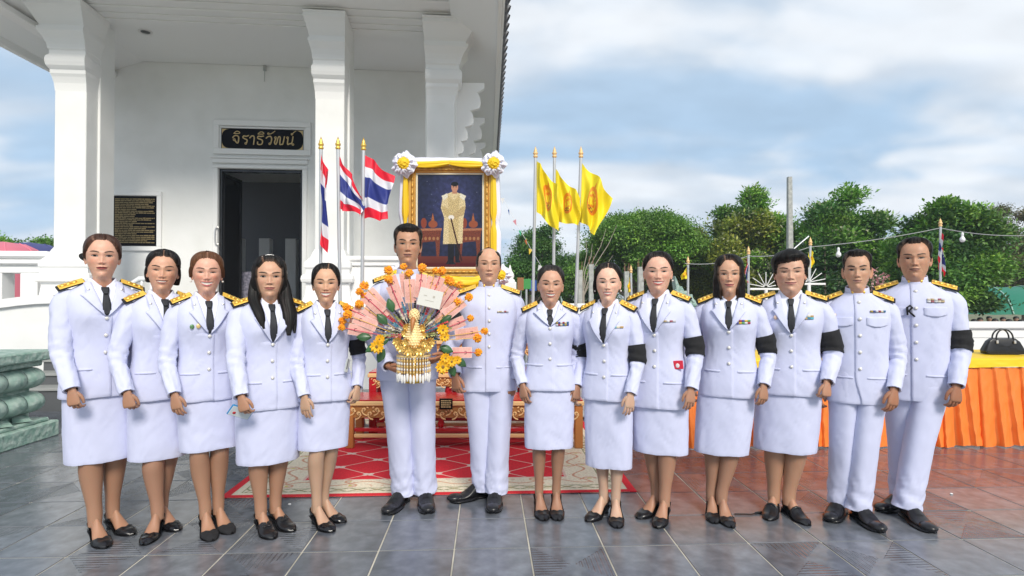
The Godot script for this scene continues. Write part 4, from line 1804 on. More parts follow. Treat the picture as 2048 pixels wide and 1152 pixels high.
	var ex := 0.024 * over
	var rows := []
	var split: float = k.get("split", 0.0)
	for j in 24:
		var y := lerpf(vb - 0.005, hem + 0.002, j / 23.0)
		var e := ex - over * split * smoothstep(0.75, 1.0, j / 23.0)
		rows.append([y, -0.07 * over, e])
	patch(g, s, rows, 8, 0.0004, 0.0055, false, true)
	obj("front_edge", g, M.uniform, jk)
	# buttons
	var nb: int = k.get("buttons", 5 if man else 3)
	var b0: float = (vb - 0.050) if man else vb - 0.02
	var bs: float = k.get("spacing", 0.088 if man else 0.094)
	for i in nb:
		g = Geo.new()
		var q := s.front(0.0, b0 - i * bs, 0.007)
		g.ball(q, Vector3(0.0105, 0.0105, 0.006), 10, 6)
		obj("button", g, M.pearl, jk)
	# pockets
	for x in [-1.0, 1.0]:
		g = Geo.new()
		var py: float = hem + 0.155
		var w := 0.105 * size * fat
		patch(g, s, [[py + 0.006, x * w - 0.055, x * w + 0.055], [py - 0.004, x * w - 0.055, x * w + 0.055]], 6, 0.0045, 0.0045)
		if not man or k.get("low_pockets", true):
			obj("pocket", g, M.uniform, jk)
		if man and k.get("flaps", true):
			g = Geo.new()
			py = Y.call(0.745) + up
			var w2 := 0.095 * size
			patch(g, s, [[py + 0.022, x * w2 - 0.056, x * w2 + 0.056], [py + 0.018, x * w2 - 0.057, x * w2 + 0.057], [py - 0.020, x * w2 - 0.058, x * w2 + 0.058], [py - 0.027, x * w2 - 0.040, x * w2 + 0.040], [py - 0.034, x * w2 - 0.012, x * w2 + 0.012]], 7, 0.0065, 0.0065)
			obj("pocket", g, M.uniform, jk)
	var neck_r := 0.064 * size
	if man:
		# stand collar
		g = Geo.new()
		var cp := PackedVector3Array()
		for q in [[-0.018, 1.20], [0.0, 1.09], [0.020, 1.04], [0.040, 1.01], [0.044, 0.99], [0.040, 0.95], [0.0, 0.93]]:
			for i in 40:
				var a := TAU * i / 40
				cp.push_back(Vector3(sin(a) * neck_r * q[1] * 1.0, top + q[0] - 0.014 * cos(a) - 0.004, -0.006 + cos(a) * neck_r * q[1] * (0.98 if cos(a) > 0.0 else 1.04)))
		g.grid(cp, 40, true)
		var col := obj("collar", g, M.uniform, jk)
		for x in [-1.0, 1.0]:
			g = Geo.new()
			g.ball(Vector3(x * 0.030 * size, top + 0.006, -0.006 + neck_r * 1.0 * 0.90), Vector3(0.008, 0.010, 0.005), 8, 6)
			obj("collar_badge", g, M.gold, col)
	else:
		var yn := top - 0.004
		var ys := top - 0.033
		# shirt in the opening of the coat
		g = Geo.new()
		rows = []
		for j in 12:
			var t := j / 11.0
			var y := lerpf(vb, ys, t)
			var w := 0.004 + 0.050 * size * pow(t, 0.9)
			rows.append([y, -w - 0.006, w + 0.006])
		patch(g, s, rows, 9, 0.0022, 0.0022, false, false)
		obj("shirt", g, M.shirt, root)
		# lapels
		for x in [-1.0, 1.0]:
			g = Geo.new()
			rows = []
			var notch := lerpf(vb, yn, 0.62)
			for j in 20:
				var t := j / 19.0
				var y := lerpf(vb - 0.006, yn, t)
				var xi := 0.002 + 0.056 * size * t
				var xo := 0.010 + (0.098 * size) * pow(clampf((y - vb) / (notch - vb), 0.0, 1.0), 0.85)
				if y > notch:
					xo = (0.080 + 0.006 * smoothstep(0.0, 1.0, (y - notch) / (yn - notch))) * size
				rows.append([y, x * xi, x * maxf(xo, xi + 0.006)])
			patch(g, s, rows, 6, 0.010, 0.016)
			var lp := obj("lapel", g, M.uniform, jk)
			if k.get("collar_pins", true):
				g = Geo.new()
				g.ball(s.front(x * 0.072 * size, lerpf(notch, yn, 0.35), 0.015), Vector3(0.0075, 0.009, 0.004), 8, 6)
				obj("collar_badge", g, M.silver, lp)
		# shirt collar: a band and two points
		g = Geo.new()
		var cp := PackedVector3Array()
		for q in [[0.022, 0.88], [0.028, 0.93], [0.022, 1.00], [0.004, 1.09], [-0.010, 1.18]]:
			for i in 41:
				var a := 0.16 + (TAU - 0.32) * i / 40
				var dip := 0.052 * gauss(angle_difference(a, 0.0), 0.75) * (0.85 if q[0] > 0.028 else (1.0 if q[0] > 0.02 else 1.25))
				cp.push_back(Vector3(sin(a) * neck_r * q[1], top + q[0] - dip - 0.006, -0.004 + cos(a) * neck_r * q[1] * (0.96 + (0.14 if q[1] > 1.1 and cos(a) > 0.5 else 0.0))))
		g.grid(cp, 41, false)
		obj("shirt_collar", g, M.shirt, root)
		# tie
		g = Geo.new()
		var kn := ys - 0.012
		var tie_rows := [[kn + 0.012, -0.017, 0.017], [kn, -0.018, 0.018], [kn - 0.022, -0.012, 0.012], [kn - 0.026, -0.011, 0.011]]
		var tie := Geo.new()
		patch(tie, s, tie_rows, 5, 0.019, 0.019)
		g = tie
		var tn := obj("tie", g, M.tie, root)
		g = Geo.new()
		patch(g, s, [[kn - 0.008, -0.009, 0.009], [kn - 0.022, -0.011, 0.011], [lerpf(kn, vb, 0.55), -0.019, 0.019], [vb + 0.010, -0.020, 0.020], [vb - 0.004, -0.006, 0.006]], 5, 0.0115, 0.0115)
		obj("tie_blade", g, M.tie, tn)
	# arms
	for side in [-1.0, 1.0]:
		var tag_hand := "hand_r" if side < 0.0 else "hand_l"
		var sh := Vector3(side * (s.spline(s.ys, s.a, Y.call(0.79) + up) - 0.004), Y.call(0.785) + up, -0.012)
		var hand_at: Vector3
		if k.has(tag_hand):
			hand_at = inv * (k[tag_hand] as Vector3)
		else:
			hand_at = Vector3(side * (s.a[1] + 0.055), Y.call(0.435), 0.01)
		var ar := (0.060 if man else 0.052) * size * lerpf(1.0, fat, 0.8)
		var fdir: Vector3 = k.get(tag_hand + "_dir", Vector3(side * -0.12, -1, 0.16)).normalized()
		var wrist := hand_at - fdir * 0.075 * size
		var lu := 0.172 * (H - lift)
		var lf := 0.150 * (H - lift)
		var to := wrist - sh
		var dist := minf(to.length(), lu + lf - 0.004)
		var dirn := to.normalized()
		wrist = sh + dirn * dist
		var c := (lu * lu - lf * lf + dist * dist) / (2 * dist)
		var h2 := sqrt(maxf(0.0, lu * lu - c * c))
		var pole := Vector3(side * k.get("elbow", 0.5), 0.0, -1.0)
		pole = (pole - dirn * pole.dot(dirn)).normalized()
		var elbow := sh + dirn * c + pole * h2
		var fore := (wrist - elbow).normalized()
		var cuff := wrist - fore * 0.004
		var arm := smooth_path([Vector4(side * 0.105 * size, sh.y + 0.010, sh.z, ar * 0.80), Vector4(sh.x * 0.96, sh.y + 0.004, sh.z, ar * 1.10), Vector4(lerpf(sh.x, elbow.x, 0.35), lerpf(sh.y, elbow.y, 0.35), lerpf(sh.z, elbow.z, 0.35), ar * 1.04), Vector4(elbow.x, elbow.y, elbow.z, ar * 0.90), Vector4(lerpf(elbow.x, cuff.x, 0.5), lerpf(elbow.y, cuff.y, 0.5), lerpf(elbow.z, cuff.z, 0.5), ar * 0.80), Vector4(cuff.x, cuff.y, cuff.z, ar * 0.70)], 3)
		g = Geo.new()
		var off: float = sd * 1.7 + side * 9.0
		var creases := func(t: float, q: float, at: Vector3) -> float:
			var e := gauss(t - 0.56, 0.16)
			return 0.0070 * e * sin(t * 62.0 + 1.6 * sin(q) + off) * (0.4 + 0.6 * cos(q)) + 0.0085 * fold.get_noise_3d(at.y * 9.0 + off, q * 0.9, off) + 0.003 * fold.get_noise_3d(at.y * 26.0 + off + cos(q) * 2.0, sin(q) * 2.0, off * 2.0)
		limb(g, arm, 28, Vector3.BACK, creases, 1.0, 0.0, 1.0, 0.0, true)
		var sl := obj("sleeve", g, M.uniform, root)
		if k.get("band", 0.0) > 0.0 and side > 0.0:
			g = Geo.new()
			var b: float = k.get("band", 0.4)
			limb(g, arm, 28, Vector3.BACK, creases, 1.0, b - 0.02, b + 0.235, 0.0075, true)
			obj("armband", g, M.black_cloth, sl)
		# arm and hand, part of the body's skin
		var inner := []
		for q in arm:
			inner.append(Vector4(q.x, q.y, q.z, q.w * 0.62))
		limb(body, inner, 12, Vector3.BACK, func(_t: float, _q: float, _a: Vector3) -> float: return 0.0, 1.0, 0.0, 1.0, 0.0, false, skin)
		var back: Vector3 = k.get(tag_hand + "_back", Vector3(side * 0.62, 0.0, 0.85))
		build_hand(body, aim(wrist, fdir, back), side, (0.90 if man else 0.78) * k.get("hand_size", 1.0), k.get(tag_hand + "_curl", [0.35, 0.75, 0.5]), skin * Color(1.12, 1.08, 1.06))
		# shoulder boards
		var ti := Vector3(side * 0.078 * size, Y.call(0.838) + up + 0.018, 0.006)
		var to2 := Vector3(side * (absf(sh.x) + 0.030 * size), sh.y + ar * 1.02, 0.004)
		shoulder_board(sl, ti, to2, side, k.get("marks", 3))
	# legs
	var hip_y: float = Y.call(0.50)
	var stand := Vector3.ZERO
	for key in ["foot_r", "foot_l"]:
		var ya := deg_to_rad(k[key][1] - k.yaw)
		stand += (inv * (k[key][0] as Vector3) - Vector3(sin(ya), 0, cos(ya)) * ((0.262 if man else 0.222) * size - 0.052)) * 0.5
	k["skirt"] = k.get("skirt", 0.4)
	var sk := Shape.new()
	var sw: float = k.get("skirt_w", 1.0) * fat * size
	for q in [[k.skirt, 0.160 * k.get("flare", 1.0), 0.104, 0.112], [lerpf(k.skirt, Y.call(0.5), 0.5), 0.166, 0.106, 0.116], [Y.call(0.47), 0.165, 0.102, 0.112], [Y.call(0.54), 0.156, 0.094, 0.104], [Y.call(0.60), 0.138, 0.086, 0.088]]:
		sk.ys.push_back(q[0])
		sk.a.push_back(q[1] * sw)
		sk.f.push_back(q[2] * sw)
		sk.b.push_back(q[3] * sw)
	sk.noise = fold
	sk.folds = 0.006
	sk.shift = sd * 1.9
	sk.n = 2.2
	# the skirt follows the feet
	var sway := Vector3(clampf(stand.x, -0.08, 0.08) * 0.6, 0, clampf(stand.z, -0.12, 0.12) * 0.6)

	for side in [-1.0, 1.0]:
		var key := "foot_r" if side < 0.0 else "foot_l"
		var toe: Vector3 = inv * (k[key][0] as Vector3)
		var fyaw: float = deg_to_rad(k[key][1] - k.yaw)
		var fl := (0.262 if man else 0.222) * size
		var fdir := Vector3(sin(fyaw), 0, cos(fyaw))
		var ank := toe - fdir * (fl - 0.052)
		ank.y = 0
		var F := Transform3D(Basis(Vector3.UP, fyaw), ank)
		var hx: float = side * 0.078 * size * fat
		if man:
			var kn := Vector3(lerpf(hx, ank.x, 0.5), Y.call(0.275), lerpf(0.0, ank.z, 0.5) + 0.015)
			var hemv := Vector3(ank.x, 0.062, ank.z + 0.012)
			var leg := smooth_path([Vector4(hx * 0.9, hip_y + 0.10, 0.0, 0.105 * size * fat), Vector4(hx * 1.05, hip_y - 0.02, 0.0, 0.110 * size * fat), Vector4(lerpf(hx, kn.x, 0.5), lerpf(hip_y, kn.y, 0.5), lerpf(0.0, kn.z, 0.5), 0.098 * size * fat), Vector4(kn.x, kn.y, kn.z, 0.083 * size), Vector4(lerpf(kn.x, hemv.x, 0.55), lerpf(kn.y, hemv.y, 0.55), lerpf(kn.z, hemv.z, 0.55) - 0.006, 0.078 * size), Vector4(hemv.x, hemv.y, hemv.z, 0.080 * size)], 3)
			g = Geo.new()
			var off: float = sd * 2.3 + side * 5.0
			var fold_leg := func(t: float, q: float, at: Vector3) -> float:
				var e := smoothstep(0.55, 1.0, t)
				var u := gauss(t - 0.12, 0.12)
				var crease := 0.010 * pow(maxf(0.0, cos(q - fyaw * 0.8)), 10.0)
				return crease * (1.0 - 0.3 * e) + (0.003 + 0.010 * e + 0.005 * u) * fold.get_noise_3d(at.y * (13.0 + 8.0 * e) + cos(q) * 1.2 + off, sin(q) * 1.3, off) + 0.003 * sin(at.y * 70.0 + 2.2 * sin(q + off)) * smoothstep(0.75, 0.95, t)
			limb(g, leg, 36, Vector3.BACK, fold_leg, 0.95, 0.0, 1.0, 0.0, true)
			obj("trouser_leg", g, M.uniform, root)
			build_oxford(root, F, fl + 0.02)
			var inner := []
			for q in leg:
				inner.append(Vector4(q.x, q.y, q.z, q.w * 0.55))
			limb(body, inner, 12, Vector3.BACK, func(_t: float, _q: float, _a: Vector3) -> float: return 0.0, 1.0, 0.0, 1.0, 0.0, false, skin)
		else:
			var ah := lift + 0.075
			var kn := Vector3(lerpf(hx * 0.92, ank.x, 0.48), Y.call(0.275), lerpf(0.0, ank.z, 0.45) + 0.022)
			var lw: float = k.get("legs", 1.0) * size
			var leg := smooth_path([Vector4(hx, hip_y, 0.0, 0.088 * lw), Vector4(lerpf(hx, kn.x, 0.5), lerpf(hip_y, kn.y, 0.5), 0.012, 0.076 * lw), Vector4(kn.x, kn.y + 0.03, kn.z, 0.057 * lw), Vector4(kn.x, kn.y - 0.03, kn.z - 0.002, 0.054 * lw), Vector4(lerpf(kn.x, ank.x, 0.32), lerpf(kn.y, ah, 0.34), lerpf(kn.z, ank.z, 0.36) - 0.022, 0.0585 * lw), Vector4(lerpf(kn.x, ank.x, 0.66), lerpf(kn.y, ah, 0.66), lerpf(kn.z, ank.z, 0.68) - 0.014, 0.0425 * lw), Vector4(ank.x, ah + 0.03, ank.z - 0.002, 0.0315 * lw), Vector4(ank.x, ah - 0.02, ank.z + 0.002, 0.032 * lw), Vector4(ank.x, lift + 0.03, ank.z + 0.004, 0.032 * lw)], 3)
			for q in leg.size():
				var v: Vector4 = leg[q]
				var w := smoothstep(k.skirt - 0.14, k.skirt + 0.01, v.y)
				if w > 0.0:
					v.w *= lerpf(1.0, 0.80, smoothstep(k.skirt, k.skirt + 0.10, v.y))
					var mid := sway * clampf(1.0 - (v.y - k.skirt) / (Y.call(0.60) - k.skirt), 0.0, 1.0)
					var room := Vector2(sk.spline(sk.ys, sk.a, v.y) - v.w - 0.012, minf(sk.spline(sk.ys, sk.f, v.y), sk.spline(sk.ys, sk.b, v.y)) - v.w - 0.010)
					room = room.max(Vector2(0.01, 0.01))
					var off := Vector2((v.x - mid.x) / room.x, (v.z - mid.z) / room.y)
					if off.length() > 1.0:
						off = off.normalized()
						v.x = lerpf(v.x, mid.x + off.x * room.x, w)
						v.z = lerpf(v.z, mid.z + off.y * room.y, w)
				leg[q] = v
			limb(body, leg, 20, Vector3.BACK, func(t: float, q: float, _a: Vector3) -> float: return 0.003 * gauss(t - 0.42, 0.06) * cos(q) + 0.004 * gauss(t - 0.92, 0.05) * absf(sin(q)), 0.96, 0.0, 1.0, 0.0, false, skin)
			build_foot(body, F, lift, fl, skin * Color(1.10, 1.06, 1.04))
			build_pump(root, F, lift, fl, k.get("shoe", M.leather), k.get("shoe_style", "pump"))
	if man:
		g = Geo.new()
		var wp := PackedVector3Array()
		for q in [[0.45, 0.80], [0.465, 0.93], [0.50, 0.965], [0.56, 0.95]]:
			for i in 40:
				var v := s.pt(TAU * i / 40, Y.call(q[0]), 0.0)
				wp.push_back(Vector3(v.x * q[1], Y.call(q[0]), v.z * q[1] * 0.95))
		g.grid(wp, 40, true)
		obj("trouser_seat", g, M.uniform, root)
	else:
		# skirt
		g = Geo.new()
		var sp := PackedVector3Array()
		for j in range(-2, 30):
			var t := maxf(0.0, j / 29.0)
			var y: float = lerpf(k.skirt, Y.call(0.60), t)
			for i in 64:
				var a := TAU * i / 64
				var q := sk.pt(a, y, 0.0 if j >= 0 else (-0.004 if j == -1 else -0.010))
				q.y += (0.0 if j >= 0 else (-0.001 if j == -1 else 0.05)) + 0.006 * (1.0 - t) * fold.get_noise_2d(a * 0.8 + sd, 2.0)
				q += sway * (1.0 - t)
				q += Vector3(sin(a), 0, cos(a)) * 0.004 * sin(a * 3.0 + sd) * (1.0 - t)
				sp.push_back(q)
		g.grid(sp, 64, true)
		obj("skirt", g, M.uniform, root)
	obj("body", body, M.skin, root)
	for side in [-1.0, 1.0]:
		build_eye(root, face, side, HT, turn, tilt, nod)
		build_brow(root, face, side, HT, turn, tilt, nod)
	var tone: Color = k.get("hair_tone", Color(0.010, 0.009, 0.009))
	var hs: String = k.hair
	var hair := build_hair(root, face, hs, tone, k.get("part", 0.0), HT, turn, tilt, nod, sd, k.get("line", 0.0))
	if k.get("bun", 0.0) > 0.0:
		var b: float = k.bun
		lock(hair, "hair_bun", [Vector4(0, 0.10, -0.10, 0.02 * b), Vector4(0, 0.085, -0.125, 0.042 * b), Vector4(0, 0.055, -0.13, 0.044 * b), Vector4(0, 0.03, -0.115, 0.02 * b)], tone, HT, turn, tilt, nod, 0.8)
	if k.has("locks"):
		for q in k.locks:
			lock(hair, "hair_lock", q, tone, HT, turn, tilt, nod, 0.5)
	if k.has("ribbons"):
		ribbon_bar(jk, s, k.ribbons[0], k.ribbons[1], Y.call(k.ribbons[2]) + up, k.ribbons[3], k.ribbons[4])
	if k.has("pins"):
		for q in k.pins:
			g = Geo.new()
			var at := s.front(q[0], Y.call(q[1]) + up, 0.008)
			g.ball(at, Vector3(0.012, 0.014, 0.004), 10, 6)
			obj("badge", g, paint(q[2].r, q[2].g, q[2].b, 0.4, 0.4), jk)
	if k.get("earrings", false):
		for side in [-1.0, 1.0]:
			g = Geo.new()
			g.ball(HT * place_head(Vector3(side * (0.080 * face.wide), 0.066, -0.004), turn, tilt, nod), Vector3.ONE * 0.006, 8, 6)
			obj("earring", g, M.pearl, root)
	root.set_meta("skel", 0)
	root.remove_meta("skel")
	k["shape"] = s
	k["head"] = [HT, turn, tilt, nod]
	k["jacket"] = jk
	k["top"] = top
	return root


func a_face(skin: Color, d := {}) -> Face:
	var f := Face.new()
	f.skin = skin * Color(1.16, 1.03, 0.95)
	f.lips = skin * Color(0.72, 0.40, 0.40)
	for q in d:
		f.set(q, d[q])
	return f


func build_people() -> void:
	var group := "people in white uniforms standing in a row"
	var ribbons := [Color(0.35, 0.26, 0.05), Color(0.05, 0.07, 0.25), Color(0.5, 0.5, 0.52), Color(0.25, 0.03, 0.05), Color(0.55, 0.5, 0.35), Color(0.03, 0.12, 0.22)]
	var pale_ribbons := [Color(0.55, 0.5, 0.4), Color(0.45, 0.35, 0.2), Color(0.6, 0.6, 0.62), Color(0.3, 0.1, 0.12), Color(0.5, 0.5, 0.52)]
	var blue_ribbons := [Color(0.05, 0.22, 0.35), Color(0.1, 0.4, 0.5), Color(0.6, 0.55, 0.4), Color(0.45, 0.3, 0.12)]
	var brown_leg := Color(0.37, 0.20, 0.128)
	var list := [
		{
			"label": "woman with swept-back reddish brown hair and dark red lipstick, beside the green stone plinth",
			"at": Vector3(-2.303, 1.356, -3.170), "h": 1.677, "yaw": 45.0, "look": 34.0, "girth": 1.02, "v": 0.735, "hem": 0.797, "skirt": 0.437, "hs": 1.04,
			"foot_r": [Vector3(-2.172, 0.000, -3.038), 52.0], "foot_l": [Vector3(-2.140, 0.000, -3.202), 66.0], "hand_r": Vector3(-2.266, 0.779, -2.930), "hand_r_dir": Vector3(0.10, -1, 0.12), "hand_r_curl": [0.6, 0.9, 0.5],
			"face": a_face(Color(0.58, 0.37, 0.285), {"lips": Color(0.22, 0.022, 0.03), "eye": 0.0052, "jaw": 0.98, "blush": 0.3}),
			"hair": "side", "hair_tone": Color(0.050, 0.024, 0.017), "part": -0.035, "bun": 0.8, "limb_skin": brown_leg, "buttons": 3, "skirt_w": 1.0, "shoe_style": "pump",
		},
		{
			"label": "young woman with black centre-parted hair and half-closed eyes, second from the green plinth",
			"at": Vector3(-2.013, 1.356, -3.240), "h": 1.597, "yaw": 46.0, "look": 30.0, "tilt": -3.0, "girth": 0.96, "line": -0.008, "v": 0.70, "hem": 0.767, "skirt": 0.428,
			"foot_r": [Vector3(-1.989, 0.000, -3.074), 12.0], "foot_l": [Vector3(-1.915, 0.000, -3.256), 60.0], "hand_r": Vector3(-2.019, 0.759, -2.990), "hand_r_dir": Vector3(0.12, -1, 0.12), "hand_r_curl": [0.9, 1.0, 0.6],
			"face": a_face(Color(0.53, 0.33, 0.24), {"eye": 0.0028, "smile": 0.7, "open": 0.6, "lips": Color(0.30, 0.11, 0.095), "wide": 1.02}),
			"hair": "back", "part": 0.0, "bun": 0.9, "limb_skin": brown_leg * 0.95, "buttons": 2, "shoe": M.patent, "locks": [[Vector4(-0.060, 0.17, 0.03, 0.010), Vector4(-0.076, 0.13, 0.01, 0.012), Vector4(-0.080, 0.09, -0.03, 0.013), Vector4(-0.070, 0.05, -0.07, 0.014)], [Vector4(0.060, 0.17, 0.03, 0.010), Vector4(0.076, 0.13, 0.01, 0.012), Vector4(0.080, 0.09, -0.03, 0.013), Vector4(0.070, 0.04, -0.06, 0.016)]],
		},
		{
			"label": "smiling woman with light brown centre-parted hair and two small badges on her coat",
			"at": Vector3(-1.776, 1.356, -3.280), "h": 1.588, "yaw": 36.0, "look": 28.0, "line": -0.008, "girth": 0.97, "v": 0.712, "hem": 0.754, "skirt": 0.470,
			"foot_r": [Vector3(-1.650, 0.000, -3.124), 40.0], "foot_l": [Vector3(-1.591, 0.000, -3.215), 50.0], "hand_r": Vector3(-1.810, 0.737, -3.060), "hand_r_dir": Vector3(0.14, -1, 0.10), "hand_r_curl": [0.25, 0.5, 0.4],
			"face": a_face(Color(0.58, 0.36, 0.285), {"eye": 0.0032, "smile": 1.15, "open": 1.1, "lips": Color(0.42, 0.06, 0.075), "wide": 1.01, "blush": 0.5, "brow": Color(0.06, 0.03, 0.02)}),
			"hair": "back", "hair_tone": Color(0.105, 0.045, 0.022), "part": 0.002, "bun": 0.9, "limb_skin": brown_leg, "pins": [[-0.088, 0.735, Color(0.12, 0.25, 0.12)], [-0.058, 0.737, Color(0.75, 0.55, 0.25)]], "earrings": true, "legs": 0.94, "shoe": M.black_cloth,
			"locks": [[Vector4(-0.045, 0.185, 0.055, 0.012), Vector4(-0.072, 0.15, 0.045, 0.014), Vector4(-0.081, 0.115, 0.012, 0.012), Vector4(-0.082, 0.09, -0.01, 0.008)], [Vector4(0.045, 0.185, 0.055, 0.012), Vector4(0.072, 0.15, 0.045, 0.014), Vector4(0.081, 0.115, 0.012, 0.012), Vector4(0.082, 0.09, -0.01, 0.008)]],
		},
		{
			"label": "serious woman with long loose black hair, a hair band and a phone in her hand",
			"at": Vector3(-1.432, 1.356, -3.330), "h": 1.568, "yaw": 33.0, "look": 24.0, "girth": 1.08, "v": 0.69, "hem": 0.697, "skirt": 0.381, "hs": 1.02,
			"foot_r": [Vector3(-1.326, 0.000, -3.150), 46.0], "foot_l": [Vector3(-1.256, 0.000, -3.249), 56.0], "hand_r": Vector3(-1.428, 0.690, -3.030), "hand_r_dir": Vector3(0.2, -1, 0.18), "hand_r_curl": [0.7, 0.8, 0.5],
			"face": a_face(Color(0.50, 0.325, 0.235), {"eye": 0.0050, "lips": Color(0.30, 0.085, 0.08), "wide": 1.07, "jaw": 1.05, "age": 0.3}),
			"hair": "long", "part": -0.03, "limb_skin": brown_leg, "collar_pins": true, "shoe_style": "bow",
			"locks": [[Vector4(-0.068, 0.13, 0.020, 0.018), Vector4(-0.084, 0.05, 0.020, 0.026), Vector4(-0.080, -0.03, 0.065, 0.030), Vector4(-0.066, -0.10, 0.115, 0.026), Vector4(-0.052, -0.17, 0.135, 0.008)], [Vector4(0.068, 0.13, 0.020, 0.018), Vector4(0.084, 0.05, 0.020, 0.028), Vector4(0.086, -0.03, 0.065, 0.036), Vector4(0.082, -0.10, 0.115, 0.034), Vector4(0.076, -0.21, 0.140, 0.010)], [Vector4(0.060, 0.10, 0.0, 0.015), Vector4(0.092, 0.03, 0.0, 0.022), Vector4(0.108, -0.05, 0.050, 0.024), Vector4(0.112, -0.12, 0.090, 0.020), Vector4(0.112, -0.20, 0.115, 0.006)]],
		},
		{
			"label": "smiling woman with sleek side-parted black hair, next to the man holding the money arrangement",
			"at": Vector3(-1.126, 1.356, -3.420), "h": 1.529, "yaw": 25.0, "look": 18.0, "girth": 0.93, "v": 0.70, "hem": 0.725, "skirt": 0.435,
			"foot_r": [Vector3(-1.028, 0.000, -3.242), 50.0], "foot_l": [Vector3(-1.002, 0.000, -3.376), 62.0], "hand_r": Vector3(-1.181, 0.695, -3.240), "hand_r_dir": Vector3(0.08, -1, 0.06), "hand_r_curl": [0.15, 0.35, 0.25], "hand_l": Vector3(-0.942, 0.719, -3.420), "hand_l_curl": [0.7, 0.9, 0.5], "band": 0.34,
			"face": a_face(Color(0.54, 0.35, 0.245), {"eye": 0.0036, "smile": 1.05, "open": 1.1, "lips": Color(0.36, 0.09, 0.08), "wide": 0.96, "age": 0.6, "jaw": 0.94}),
			"hair": "side", "part": 0.012, "bun": 0.8, "limb_skin": Color(0.44, 0.28, 0.19), "legs": 0.88, "shoe": M.patent,
		},
		{
			"label": "tall man with thick black hair holding the peacock money arrangement", "man": true,
			"at": Vector3(-0.677, 1.356, -3.660), "h": 1.791, "yaw": 9.0, "look": 10.0, "girth": 0.93, "hem": 0.813, "marks": 3, "up": -0.03,
			"foot_r": [Vector3(-0.766, 0.000, -3.506), -14.0], "foot_l": [Vector3(-0.524, 0.000, -3.522), 14.0], "hand_r": Vector3(-0.659, 0.896, -3.360), "hand_r_dir": Vector3(0.85, -0.35, 0.35), "hand_r_back": Vector3(-0.1, -0.8, 0.5), "hand_r_curl": [0.35, 0.5, 0.4],
			"hand_l": Vector3(-0.469, 0.961, -3.360), "hand_l_dir": Vector3(-0.75, -0.35, 0.45), "hand_l_back": Vector3(0.1, -0.8, 0.5), "hand_l_curl": [0.35, 0.5, 0.4], "elbow": 0.9, "band": 0.30,
			"face": a_face(Color(0.43, 0.26, 0.175), {"ear": 1.0, "eye": 0.0042, "wide": 0.98, "jaw": 1.06, "brow_h": 0.0058, "nose": 1.1, "lips": Color(0.22, 0.095, 0.08), "brow": Color(0.015, 0.012, 0.012)}),
			"hair": "short", "line": -0.004, "hs": 1.08, "flaps": false,
		},
		{
			"label": "balding man with hair only at the sides, standing on the red carpet edge", "man": true,
			"at": Vector3(-0.151, 1.356, -3.720), "h": 1.659, "yaw": 4.0, "look": 5.0, "girth": 0.97, "hem": 0.735, "marks": 2,
			"foot_r": [Vector3(-0.376, 0.000, -3.708), -62.0], "foot_l": [Vector3(-0.118, 0.000, -3.530), -4.0], "hand_r": Vector3(-0.353, 0.765, -3.600), "hand_r_curl": [0.5, 0.8, 0.5], "hand_l": Vector3(-0.006, 0.723, -3.660), "hand_l_curl": [0.5, 0.8, 0.5], "band": 0.40,
			"face": a_face(Color(0.52, 0.33, 0.235), {"eye": 0.0040, "wide": 1.0, "jaw": 1.06, "age": 0.6, "brow_h": 0.0036, "lips": Color(0.26, 0.12, 0.10)}),
			"hair": "bald", "hs": 1.02, "flaps": false, "spacing": 0.082,
			"ribbons": [0.05, 0.125, 0.755, 1, pale_ribbons],
		},
		{
			"label": "short woman with pulled-back greying dark hair, in front of the yellow flags",
			"at": Vector3(0.237, 1.356, -3.530), "h": 1.522, "yaw": -3.0, "look": -2.0, "tilt": -2.0, "girth": 0.98, "v": 0.762, "hem": 0.770, "skirt": 0.408,
			"foot_r": [Vector3(0.192, 0.000, -3.406), 8.0], "foot_l": [Vector3(0.273, 0.000, -3.406), -2.0], "hand_r": Vector3(0.073, 0.727, -3.460), "hand_r_curl": [0.3, 0.55, 0.4], "hand_l": Vector3(0.393, 0.717, -3.480), "hand_l_curl": [0.5, 0.8, 0.5], "band": 0.40,
			"face": a_face(Color(0.50, 0.315, 0.235), {"eye": 0.0042, "smile": 0.95, "open": 0.85, "lips": Color(0.32, 0.07, 0.07), "wide": 1.0, "brow_h": 0.005}),
			"hair": "back", "part": 0.2, "hair_tone": Color(0.022, 0.020, 0.020), "bun": 0.9, "limb_skin": brown_leg * 0.85, "legs": 0.80, "ribbons": [0.035, 0.115, 0.775, 2, ribbons],
		},
		{
			"label": "fair-skinned woman with centre-parted black hair and the longest skirt of the row",
			"at": Vector3(0.588, 1.356, -3.460), "h": 1.534, "yaw": -24.0, "look": -10.0, "girth": 0.95, "v": 0.69, "hem": 0.721, "skirt": 0.310,
			"foot_r": [Vector3(0.454, 0.000, -3.391), -44.0], "foot_l": [Vector3(0.610, 0.000, -3.297), -8.0], "hand_l": Vector3(0.678, 0.704, -3.270), "hand_l_dir": Vector3(-0.06, -1, 0.10), "hand_l_curl": [0.15, 0.4, 0.3], "band": 0.40,
			"face": a_face(Color(0.66, 0.455, 0.365), {"eye": 0.0040, "smile": 0.65, "open": 0.75, "lips": Color(0.42, 0.12, 0.12), "wide": 0.98, "jaw": 0.95}),
			"hair": "back", "part": 0.003, "bun": 0.8, "limb_skin": Color(0.50, 0.33, 0.24), "legs": 0.86, "ribbons": [0.045, 0.115, 0.755, 1, blue_ribbons], "earrings": true, "skirt_w": 0.97,
			"locks": [[Vector4(-0.045, 0.185, 0.055, 0.010), Vector4(-0.072, 0.14, 0.035, 0.012), Vector4(-0.079, 0.09, 0.010, 0.013), Vector4(-0.078, 0.05, -0.02, 0.010)]],
		},
		{
			"label": "round-faced woman with a red booklet showing at her coat pocket",
